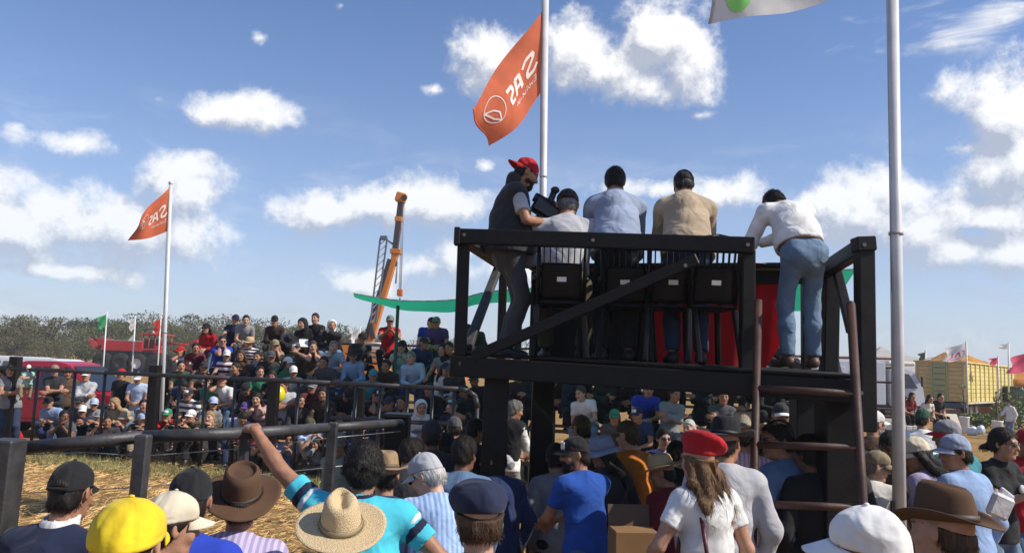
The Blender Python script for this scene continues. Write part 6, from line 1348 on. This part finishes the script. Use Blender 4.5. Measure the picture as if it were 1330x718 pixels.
# ------------------------------------------------------------------ people close by
def near(label, px, py, D, pose, yaw, vox=.014, z0=None, grp=None, vest=None, collar=None, **k):
    """head at that spot, feet on z0"""
    global SMIN
    SMIN = .92; t_ = P(px, py, D); z0 = (-.30 * max(0, min(1, (t_[0] - 1.0) / 2.4)) if D < 16 else 0.0) if z0 is None else z0
    (x, y, z), s = place(pose, px, py, D, z0, yaw); SMIN = .80
    o, J = person(label, (x, y, z), yaw, pose, s, near=True, vox=vox, group=grp, **k)
    if collar:
        N0 = J['N']; a_, b_ = N0 + J['R2'] @ A([0, -.018, .012]), N0 + J['R2'] @ A([0, -.012, .062]); V, Q = grow([cone(a_, b_, .079, .070, .02)], .007, lambda F, X, Y, Z: np.maximum(np.maximum(F, .062 - np.sqrt((X - a_[0]) ** 2 + (Y - a_[1]) ** 2)), np.maximum(a_[2] - .012 - Z, Z - b_[2] - .004))); link('collar', mesh_np('collar', V, Q), o, [fabric(collar)])
    if vest:
        hem = J['P'] + J['R1'] @ A([0, 0, -.06]); up = J['R1'][:, 2]; V, Q = grow(torso(J, .034, pose.get('fat', 1)), vox, lambda F, X, Y, Z: np.maximum(wr(F, X, Y, Z, .005, 3.), -((X - hem[0]) * up[0] + (Y - hem[1]) * up[1] + (Z - hem[2]) * up[2]))); link('vest', mesh_np('vest', V, Q), o, [fabric(vest)])
    dz = P(px, py, D)[2] - z - J['H'][2] * s; o.location.z += max(-.32, min(.12, dz))
    return o, J, s
def W(o, p): return o.matrix_basis @ Vector(p)
def L_(o, p): return A(o.matrix_basis.inverted() @ Vector(p))
PI = math.pi
G1 = 'onlookers standing along the near pen fence'; G2 = 'onlookers standing under and beside the platform'; G3 = 'auctioneers on the platform'
def side_hand(j): return None
def add_foreground():

    near('man in black cap and navy polo with a white collar at the left corner', 92, 640, 3.45, dict(lean=10, bend=8, hpitch=10, hand_l=(-.10, .40, 1.20), hand_r=(.14, .46, 1.30), palm_l=(1, 0, 0), palm_r=(-1, 0, 0), hdir_l=(.3, .4, .9), hdir_r=(.1, .4, .9), curl=.3, broad=1.1, fat=1.05, hyaw=6, sleeve=.6), -.1, .013, collar='white', shirt=('navy',), hat=CAP('black', gap=True), hair=('trim', 'darkhair'), skin_='tan', grp=G1)
    near('person in bright yellow cap seen from behind at the lower left', 166, 712, 2.2, dict(lean=6, hpitch=4, hyaw=4, sleeve=.6), .05, .014, shirt=('charcoal',), hat=CAP('yellow', wide=1), hair=('trim', 'darkhair'), grp=G1)
    near('person in cream cap with dark hair beside the yellow cap', 222, 684, 3.0, dict(lean=6, hpitch=10, hyaw=-40, sex='f', sleeve=.6), -.1, .014, shirt=('charcoal',), hat=CAP('cream'), hair=('pony', 'darkhair'), grp=G1)
    near('man in black cap and bright blue shirt right of the cream cap', 247, 651, 3.3, dict(lean=8, hpitch=8, hyaw=10, sleeve=1.97), .1, .013, shirt=('royal',), hat=CAP('black'), hair=('trim', 'darkhair'), skin_='tan', grp=G1)
    near('man in broad brown felt hat and fine striped shirt', 313, 655, 3.55, dict(lean=10, bend=12, hpitch=12, hyaw=8, sleeve=1.97), .1, .013, shirt=('lavender', 'stripe'), hat=('hat', 'brown', dict(bw=.088, curl=.02, dent='tele', pinch=.026, h=.125, taper=.10, tilt=36), 'felt'), hair=('trim', 'darkhair'), skin_='tan', grp=G1)
    # the man in turquoise: left hand on the rail, right elbow out
    pose = dict(lean=12, bend=6, side=-4, hpitch=8, hyaw=6, broad=1.16, sleeve=.62, fat=1.08, hem=-.16, loose=.024, curl_l=1.15, curl_r=.6, shrug_l=(-.02, .055, .06), hd=.005)
    (x, y, z), s = place(pose, 472, 611, 4.0, 0, .05); M = Matrix.Translation((x, y, z)) @ Matrix.Rotation(.05, 4, 'Z') @ Matrix.Scale(s, 4)
    tgt = M.inverted() @ (Ps(331, 562, 4.15) + Vector((0, -.035, .030))); pose.update(hand_l=tuple(tgt), elbow_l=(-.3, -.2, -1), hdir_l=(-.45, .85, .12), palm_l=(.1, .15, -1), hand_r=(.30, .20, .98), elbow_r=(1, -.5, -.2), hdir_r=(-.6, .5, -.4))
    o, J, s = near('man in turquoise shirt with navy and white sleeve bands gripping the rail', 472, 611, 4.0, pose, .05, .010, collar='navy', shirt=('turquoise',), hair=('curly', 'darkhair'), skin_='tan', grp=G1)
    # sleeve bands: proud cuffs of cloth
    sh_ = [c for c in o.children if c.name.startswith('shirt')][0]
    for nm in 'lr':
        S, E = J['S' + nm], J['E' + nm]
        for t0, t1, c in ((.14, .26, 'white'), (.265, .42, 'navy')):
            V, Q = grow([('c', S, E, .053 + .0185, .056 + .0185, .03, t1)], .010, lambda F, X, Y, Z: np.maximum(wr(F, X, Y, Z, .0045, 1.0), t0 * np.linalg.norm(E - S) - ((X - S[0]) * (E - S)[0] + (Y - S[1]) * (E - S)[1] + (Z - S[2]) * (E - S)[2]) / np.linalg.norm(E - S))); b = link('sleeve_band', mesh_np('sleeve_band', V, Q), sh_, [fabric(c)])
    near('person in cream straw hat in front of the turquoise shirt', 443, 696, 3.2, dict(lean=6, hpitch=2, hyaw=12, hroll=-4, sleeve=.6), .05, .014, shirt=('white',), hat=('hat', 'strawcream', dict(bw=.100, curl=.012, droop=.0, pinch=.045, h=.125, taper=.26, tilt=22)), hair=('trim', 'brownhair'), grp=G1)
    near('man in tan cowboy hat half hidden behind the curly head', 500, 618, 4.9, dict(lean=6, hpitch=10, hyaw=10, sleeve=1.97), .1, .015, shirt=('darkblue',), hat=('hat', 'tan', dict(bw=.10, curl=.05)), hair=('trim', 'darkhair'), grp=G1)
    near('white haired man in pale grey cap and blue striped shirt looking down left', 554, 618, 4.6, dict(lean=14, bend=14, hpitch=30, hyaw=48, sleeve=1.97, hand_l=(-.1, .45, 1.0), hand_r=(.1, .48, 1.0)), .25, .012, shirt=('lightblue', 'stripe'), hat=CAP('lightgrey'), hair=('short', 'silverhair'), skin_='light', grp=G1, extra=('sunglasses',))
    near('dark haired man in blue shirt shaded in front of the platform leg', 603, 590, 5.6, dict(lean=10, hpitch=10, hyaw=-20, sleeve=1.97), .0, .015, shirt=('denim',), hair=('short', 'darkhair'), skin_='dark', grp=G1)
    near('man in dark flat cap and navy shirt before the left platform leg', 621, 672, 3.0, dict(lean=4, hpitch=6, hyaw=8, sleeve=1.97), .1, .013, shirt=('navy',), hat=('flatcap', 'navy'), hair=('full', 'brownhair'), grp=G1, skin_='light')
    near('man in dark vest, white shirt and grey trousers standing in the pen', 669, 533, 10.2, dict(lean=6, hpitch=14, hyaw=-30, sleeve=1.97, hand_l=(-.1, .36, 1.02), hand_r=(.1, .38, 1.02)), -.6, .015, vest='black', shirt=('white',), trousers='grey', hair=('short', 'greyhair'), skin_='tan')
    near('person in dark jacket standing in shade beside the gate post', 560, 566, 6.6, dict(lean=8, hpitch=10, sleeve=1.97), .2, .017, shirt=('charcoal',), hat=CAP('charcoal'), hair=('trim', 'darkhair'), skin_='dark', grp=G1)
    near('person with grey green jacket and cap standing inside the pen', 437, 576, 7.4, dict(lean=10, hpitch=16, hyaw=10, sleeve=1.97), 2.6, .017, shirt=('greygreen',), trousers='darkjeans', hat=CAP('greygreen'), hair=('trim', 'darkhair'), skin_='tan')
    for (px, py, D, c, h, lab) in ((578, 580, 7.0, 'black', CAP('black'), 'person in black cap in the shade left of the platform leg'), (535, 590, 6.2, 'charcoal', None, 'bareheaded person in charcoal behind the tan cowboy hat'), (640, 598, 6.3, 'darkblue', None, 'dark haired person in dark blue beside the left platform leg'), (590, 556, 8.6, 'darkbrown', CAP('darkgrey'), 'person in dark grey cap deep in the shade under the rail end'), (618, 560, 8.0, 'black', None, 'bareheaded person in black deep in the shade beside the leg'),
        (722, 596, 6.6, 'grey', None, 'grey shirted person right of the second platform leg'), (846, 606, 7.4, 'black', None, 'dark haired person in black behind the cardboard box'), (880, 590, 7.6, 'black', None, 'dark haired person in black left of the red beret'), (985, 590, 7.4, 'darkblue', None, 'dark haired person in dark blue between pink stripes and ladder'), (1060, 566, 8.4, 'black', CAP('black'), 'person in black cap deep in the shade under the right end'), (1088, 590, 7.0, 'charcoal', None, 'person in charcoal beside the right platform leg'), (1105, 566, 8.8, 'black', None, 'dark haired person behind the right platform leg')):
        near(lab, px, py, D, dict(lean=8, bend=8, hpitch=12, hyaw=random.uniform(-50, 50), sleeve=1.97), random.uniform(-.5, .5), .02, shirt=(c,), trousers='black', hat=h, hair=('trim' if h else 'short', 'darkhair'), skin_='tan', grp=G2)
    # under and beside the platform
    near('bearded man in blue T-shirt and black white cap in profile', 747, 590, 5.75, dict(lean=6, bend=8, hpitch=10, hyaw=62, sleeve=.62, hand_l=(-.12, .42, 1.05), hand_r=(.02, .44, 1.05), broad=1.05), .55, .012, shirt=('blue',), hat=CAP('black', front='offwhite'), hair=('trim', 'darkhair'), skin_='tan', grp=G2, extra=(('beard', 'darkhair'), 'sunglasses'))
    near('dark haired woman in grey blue sun hat beside the blue T-shirt', 782, 588, 6.5, dict(lean=8, hpitch=16, hyaw=55, sex='f', sleeve=1.97), .5, .015, shirt=('charcoal',), hat=('bucket', 'bluegrey'), hair=('long', 'darkhair'), grp=G2, skin_='tan')
    near('man in olive cap and orange pullover with his back turned', 815, 566, 6.9, dict(lean=8, hpitch=12, hyaw=40, sleeve=1.97), .15, .015, shirt=('orange',), hat=CAP('olive'), hair=('trim', 'brownhair'), skin_='light', grp=G2)
    near('person in brown olive cap in shade behind the bearded man', 755, 557, 7.6, dict(lean=6, hpitch=6, hyaw=20, sleeve=1.97), .2, .018, shirt=('darkbrown',), hat=CAP('olive', brim='khaki'), hair=('trim', 'darkhair'), grp=G2, skin_='tan')
    o, J, s = near('long haired woman in red beret and white T-shirt with a shoulder bag', 907, 598, 4.75, dict(lean=6, hpitch=6, hyaw=18, sex='f', sleeve=.55, hand_l=(-.26, .26, 1.0), loose=.02, hem=-.14), .3, .011, shirt=('white',), hat=('beret', 'red'), hair=('wavy', 'chestnut'), skin_='mid', grp=G2)
    q = o.matrix_basis @ Vector((-.16, -.10, .90)); V, Q = grow([ell((0, 0, 0), (.17, .075, .14), I3, .04), ell((0, 0, -.10), (.19, .08, .08), I3, .05)], .012, lambda F, X, Y, Z: wr(F, X, Y, Z, .006, 2.)); b = empty('shoulder_bag', q, .3); meta(b, 'dark red shoulder bag hanging on the woman in the red beret', 'bag'); link('pouch', mesh_np('pouch', V, Q), b, [mat('bag_leather', (.09, .012, .016), .45, nz=.2, bump=.2)])
    S = o.matrix_basis @ Vector(J['Sl'] + A([.03, -.03, .075])); S2 = o.matrix_basis @ Vector(J['Sl'] + A([.06, -.125, -.10])); MB().path([q + Vector((.1, 0, .08)), S2, S, S + Vector((.0, .14, -.14)), q + Vector((-.08, .1, .08))], .012, 8).build('strap', mat('bag_leather', (.09, .012, .016), .45), b, rel=False)
    near('man in broad black hat and light grey shirt beside the red beret', 943, 575, 5.3, dict(lean=5, hpitch=8, hyaw=-28, sleeve=1.97, broad=1.05, hem=-.16), -.1, .012, shirt=('lightgrey',), trousers='lightgrey', hat=('hat', 'black', dict(bw=.10, curl=.05, dent='flat')), hair=('trim', 'darkhair'), skin_='tan', grp=G2)
    near('man in cream hat and pinkish shirt behind the black hat', 968, 564, 6.1, dict(lean=5, hpitch=8, hyaw=-30, sleeve=1.97), -.2, .015, shirt=('pink', 'stripe'), hat=('hat', 'cream', dict(bw=.085, curl=.045)), hair=('trim', 'darkhair'), skin_='tan', grp=G2)
    near('person in small straw hat and dark red shirt left of the red beret', 860, 614, 6.3, dict(lean=8, hpitch=18, hyaw=40, sleeve=1.97), .5, .016, shirt=('darkred',), hat=('hat', 'straw', dict(bw=.08, curl=.03)), hair=('trim', 'darkhair'), grp=G2, skin_='tan')
    near('woman with dark glasses in lavender T-shirt facing the pen', 862, 570, 9.4, dict(lean=4, hpitch=2, sex='f', sleeve=.6, hand_l=(-.1, .28, 1.0), hand_r=(.1, .28, 1.0)), PI + .2, .014, shirt=('lavender',), trousers='black', hair=('short', 'darkhair'), skin_='light', extra=('sunglasses',))
    near('man with dark glasses in denim shirt behind the ladder', 1009, 572, 6.0, dict(lean=6, hpitch=6, hyaw=60, sleeve=1.2, hand_l=(-.2, .2, 1.0)), .6, .014, shirt=('denim',), trousers='black', hair=('short', 'darkhair'), skin_='tan', grp=G2, extra=('sunglasses',))
    near('man in dark cap with white brim behind the denim shirt', 1014, 540, 9.5, dict(lean=6, hpitch=6, sleeve=.6), PI, .018, shirt=('darkblue',), trousers='black', hat=CAP('charcoal', brim='white'), hair=('trim', 'darkhair'), skin_='tan', grp=G2)
    near('person in black jacket in the shade behind the ladder', 1050, 590, 5.9, dict(lean=6, hpitch=10, hyaw=20, sleeve=1.97), .1, .017, shirt=('black',), trousers='black', hair=('short', 'darkhair'), skin_='dark', grp=G2)
    # right of the ladder
    near('person in white cap at the lower right seen close from behind', 1128, 722, 2.3, dict(lean=6, hpitch=8, hyaw=58, hroll=-6, sleeve=.6), .3, .014, shirt=('charcoal',), hat=CAP('white'), hair=('trim', 'darkhair'), skin_='tan', grp=G2)
    near('man in dark brown felt hat at the lower right corner', 1224, 692, 2.95, dict(lean=6, hpitch=4, hyaw=22, hroll=5, sleeve=1.97), .2, .014, shirt=('navy',), hat=('hat', 'brown', dict(bw=.075, curl=.045, pinch=.035, h=.125, taper=.2), 'felt'), hair=('trim', 'brownhair'), skin_='mid', grp=G2)
    near('man in tan cap and cream shirt in profile right of the ladder', 1139, 606, 7.0, dict(lean=8, hpitch=14, hyaw=-72, sleeve=.6), -.5, .013, shirt=('offwhite',), hat=CAP('khaki'), hair=('trim', 'greyhair'), skin_='light', grp=G2)
    near('bearded man in off white cap behind the tan cap', 1136, 551, 9.0, dict(lean=4, hpitch=6, hyaw=-50, sleeve=1.97), -.4, .014, shirt=('brown',), hat=CAP('offwhite'), hair=('trim', 'silverhair'), skin_='mid', grp=G2, extra=(('beard', 'silverhair'),))
    near('red faced dark haired woman between tan cap and flagpole', 1158, 581, 7.6, dict(lean=6, hpitch=20, hyaw=-30, sex='f', sleeve=1.97), PI - .6, .015, shirt=('brown',), hair=('long', 'darkhair'), skin_='mid', grp=G2)
    near('woman in cream cap and lavender T-shirt behind the flagpole', 1190, 590, 7.0, dict(lean=8, bend=10, hpitch=22, hyaw=52, sex='f', sleeve=.6, broad=1.1), .5, .013, shirt=('lavender',), hat=CAP('cream'), hair=('long', 'darkhair'), grp=G2, skin_='tan')
    near('man in blue grey cap and blue shirt facing left behind the felt hat', 1240, 588, 6.6, dict(lean=4, hpitch=8, hyaw=64, sleeve=1.97, hem=-.14), .4, .012, shirt=('lightblue',), hat=CAP('bluegrey', brim='bluegrey'), hair=('short', 'darkhair'), skin_='tan', grp=G2)
    near('person in red and grey cap behind the blue shirt', 1230, 566, 7.6, dict(lean=4, hpitch=8, hyaw=60, sleeve=1.97), .3, .015, shirt=('teal',), hat=CAP('grey', brim='red'), hair=('trim', 'darkhair'), grp=G2, skin_='tan')
    near('man in white shirt and green cap standing with his back turned', 1199, 545, 11.2, dict(lean=3, hpitch=10, hyaw=-40, sleeve=1.97, hand_l=(-.1, .34, 1.0), hand_r=(.12, .36, 1.0), hem=.0), -.3, .014, shirt=('white',), trousers='darkjeans', hat=CAP('darkgreen'), hair=('trim', 'darkhair'), skin_='mid')
    o, J, s = near('woman in black T-shirt and dark glasses clapping at the right', 1304, 577, 7.6, dict(POSE['sclap'], sex='f', sleeve=.58, hyaw=18, hem=-.12), PI + .35, .012, shirt=('black',), trousers='lightjeans', hair=('pony', 'darkhair'), skin_='mid', extra=('sunglasses',))
    sh_ = [c for c in o.children if c.name.startswith('shirt')][0]; c_ = J['W'] + J['R2'] @ A([-.075, .155, .12]); MB().ball(c_, .034, 14, (1, .45, 1.1)).build('chest_print', mat('print_white', (.55, .55, .55), .7), sh_)
    near('person in red cap cut by the right edge', 1334, 576, 8.2, dict(lean=4, hpitch=4, hyaw=-20, sleeve=.6), PI + .2, .017, shirt=('red',), hat=CAP('red'), hair=('trim', 'darkhair'), grp=G2, skin_='tan')
    o, J, s = near('person in orange jacket cut by the lower right edge', 1372, 590, 4.6, dict(lean=6, hpitch=8, hyaw=30, sleeve=1.97, hand_l=(-.22, .26, 1.02), broad=1.1), .4, .014, shirt=('orange',), trousers='darkblue', hair=('short', 'darkhair'), grp=G2, skin_='tan')
    p = Ps(1299, 657, 5.8); b = MB().box((0, 0, 0), (.20, .05, .17), None, .02).box((.02, .02, .04), (.14, .03, .16), Matrix.Rotation(.2, 3, 'Y'), .01).build('white_bag', mat('bag_pale', (.50, .50, .53), .5, nz=.15, bump=.7, bscale=14)); b.location = p; b.rotation_euler = (.2, .35, .3); meta(b, 'pale paper bag held low before the clapping woman', 'bag')
    near('distant man in white shirt and jeans standing by the second planter', 1310, 523, 31.5, dict(lean=3, hpitch=4, hand_r=(.15, .38, 1.05), sleeve=1.97), PI * .6, .022, shirt=('white',), trousers='lightjeans', hair=('short', 'darkhair'))
    for (px, py, D, sh, lab, sx) in ((1183, 515, 24.5, 'darkred', 'woman in dark red top seated behind the pale block wall', 'f'), (1174, 520, 25, 'pink', 'person in pink seated just right of the thick flagpole', 'f'), (1206, 518, 24.6, 'offwhite', 'person in white and pink seated before the trailer', 'f'), (1220, 516, 24.8, 'black', 'dark clothed person seated before the trailer', 'm')):
        v = variant('lap', sx, SL['s']); (x, y, z), s = place(v, px, py, D, .0, PI); o, J = person(lab, (x, y, z), PI + .2, v, 1.0, (sh,), 'black', 'mid', ('long' if sx == 'f' else 'short', 'darkhair'), None, (), key=('lap', sx, 's', 0), group='people seated by the trailer'); o.location.z = max(-.1, P(px, py, D)[2] - J['H'][2])
    # carton
    e = empty('cardboard_box', (P(822, 680, 5.2)[0], 5.2, 0), .1); meta(e, 'open brown cardboard box standing behind the red beret', 'box'); CM = mat('cardboard', (.24, .13, .05), .85, nz=.1); zt = P(822, 690, 5.1)[2]
    MB().box((0, 0, zt - .2), (.27, .22, .40), None, .004).build('carton', CM, e); MB().box((0, .11, zt + .06), (.27, .01, .14), Matrix.Rotation(-.3, 3, 'X')).build('flap', mat('cardboard_inside', (.10, .065, .04), .9), e); MB().box((0, 0, (zt - .4) / 2), (.34, .3, zt - .4), None, .01).build('stand', M_grey_wood, e)
def add_auctioneers():
    Z = DECK + .06
    # 1: man with the video camera
    pose = dict(lean=0, bend=10, hpitch=28, hyaw=6, sleeve=.0, broad=1.0, fat=1.25, hand_l=(-.12, .33, 1.28), hand_r=(.12, .30, 1.14), elbow_l=(-.6, .1, -1), elbow_r=(.7, -.1, -1), palm_l=(1, 0, .3), palm_r=(-1, 0, .4), curl=.9, loose=.03, hem=-.06)
    o, J, s = near('man in red backwards cap and dark padded vest holding a video camera', 684, 226, 6.75, pose, -PI / 2 + .12, .011, z0=Z, shirt=('charcoal',), trousers='darkgrey', hat=CAP('red', back=True, tilt=-4), hair=('trim', 'darkhair'), skin_='tan', grp=G3, extra=(('beard', 'darkhair'),))
    for nm in 'lr':
        S, E = J['S' + nm], J['E' + nm]; V, Q = grow([cone(S, E, .060, .066, .03, .72)], .010, lambda F, X, Y, Z_: wr(F, X, Y, Z_, .005, 2.)); link('sleeve', mesh_np('sleeve', V, Q), o, [fabric('lightgrey')])
    N0 = J['N']; V, Q = grow([cone(N0 + J['R2'] @ A([0, -.03, -.01]), N0 + J['R2'] @ A([0, -.03, .075]), .078, .082, .02)], .010, lambda F, X, Y, Z_: np.maximum(F, .066 - np.sqrt((X - N0[0]) ** 2 + (Y - N0[1] - .01) ** 2))); link('collar', mesh_np('collar', V, Q), o, [fabric('charcoal')])
    # camera
    q = o.matrix_basis @ Vector((-.02, .31, 1.27)); e = empty('video_camera', q, -PI / 2 + .12); meta(e, 'black video camera with microphone in the hands of the man in red cap', 'camera'); C_ = mat('camera_black', (.012, .012, .015), .35)
    MB().box((0, 0, 0), (.13, .26, .13), Matrix.Rotation(-.5, 3, 'X'), .02).build('body', C_, e); MB().rev([(.045, -.08), (.06, .06), (.062, .1), (.05, .1), (0, .09)], (0, .17, -.09), 'Y', 20, Matrix.Rotation(-.5, 3, 'X')).build('lens', C_, e)
    MB().tube((.02, .02, .05), (.02, .06, .16), .028, n=14).build('viewfinder', C_, e); MB().ball((.02, .07, .18), .040, 14, (1, 1, .8)).build('eyecup', C_, e); MB().path([(-.02, -.11, .08), (-.02, -.08, .14), (-.02, .1, .06), (-.02, .13, 0)], .016, 8).build('handle', C_, e); MB().box((-.07, .02, .03), (.01, .06, .05), Matrix.Rotation(-.5, 3, 'X')).build('screen', mat('camera_grey', (.35, .36, .40), .3), e)
    # 2: seated, 3 and 4: bent over the counter, 5: bent far over it
    near('seated man in brown cap and grey striped shirt behind the rail', 737, 268, 6.78, sit(lean=14, bend=12, hpitch=26, sleeve=1.97, hand_l=(-.18, .5, .78), hand_r=(.26, .42, .62), broad=1.36, fat=1.06, hem=-.04), -.05, .011, z0=Z - .02, shirt=('lightgrey',), trousers='olive', hat=CAP('darkbrown', gap=True), hair=('trim', 'greyhair'), skin_='mid', grp=G3)
    near('dark haired man in blue grey shirt leaning on the counter', 799, 238, 6.85, dict(lean=24, bend=10, hpitch=20, hyaw=-10, sleeve=1.97, broad=1.2, fat=1.08, hand_l=(-.15, .60, 1.06), hand_r=(.15, .60, 1.06), elbow_l=(-.25, -.3, -1), elbow_r=(.25, -.3, -1), shrug_l=(.01, .03, -.035), shrug_r=(-.01, .03, -.035), loose=.024), -.02, .011, z0=Z, shirt=('bluegrey',), trousers='black', collar='bluegrey', hair=('short', 'darkhair'), skin_='mid', grp=G3)
    near('man in black cap and beige shirt leaning on the counter', 888, 241, 6.75, dict(lean=24, bend=8, hpitch=24, sleeve=1.97, broad=1.2, fat=1.08, hand_l=(-.14, .60, 1.06), hand_r=(.16, .60, 1.06), elbow_l=(-.25, -.3, -1), elbow_r=(.25, -.3, -1), shrug_l=(.01, .03, -.035), shrug_r=(-.01, .03, -.035), loose=.024), -.1, .011, z0=Z, collar='beige', shirt=('beige',), trousers='darkjeans', hat=CAP('black'), hair=('trim', 'darkhair'), skin_='mid', grp=G3)
    near('man in white shirt, belt and blue jeans bending over the counter', 1006, 266, 6.5, dict(lean=26, bend=22, side=-3, hpitch=58, hyaw=4, sleeve=1.97, broad=1.15, fat=1.12, hand_l=(-.24, .52, 1.08), hand_r=(-.10, .60, 1.10), palm_l=(0, 0, -1), palm_r=(0, 0, -1), hdir_r=(-.8, .5, 0), elbow_l=(-.5, -.3, -1), elbow_r=(.5, -.1, -.8), loose=.022, tvox=.013, hem=.055, pelvis=(0, -.05, .95)), .10, .010, z0=Z, shirt=('white',), trousers='lightjeans', hair=('short', 'darkhair'), skin_='tan', grp=G3, shoes='brown')
    o = [x for x in bpy.data.objects if x.get('label', '').startswith('man in white shirt, belt')][0]; J = skel(dict(lean=26, bend=22, side=-3, pelvis=(0, -.05, .95)))
    R1 = J['R1']; rows = [[tuple(J['P'] + R1 @ A([.189 * math.cos(a), .148 * math.sin(a), .038 + z])) for a in np.linspace(0, 2 * PI, 41)[:-1]] for z in (0, .036)]
    link('belt', grid_mesh('belt', rows, True, .004), o, [mat('belt_leather', (.20, .10, .05), .45)])
add_foreground(); add_auctioneers()

# ------------------------------------------------------------------ the air
def add_haze():
    o = MB().box((0, 1450, 5.5), (6100, 4180, 13)).build('haze', mat('haze_air', (1, 1, 1))); m = o.data.materials[0]; t = m.node_tree; t.nodes.remove(t.nodes['Principled BSDF'])
    v = t.nodes.new('ShaderNodeVolumePrincipled'); v.inputs['Color'].default_value = (.93, .95, 1, 1); v.inputs['Density'].default_value = .0008; v.inputs['Anisotropy'].default_value = .2
    t.links.new(v.outputs[0], t.nodes['Material Output'].inputs['Volume']); meta(o, 'thin pale haze over the field', kind='stuff')
add_haze()
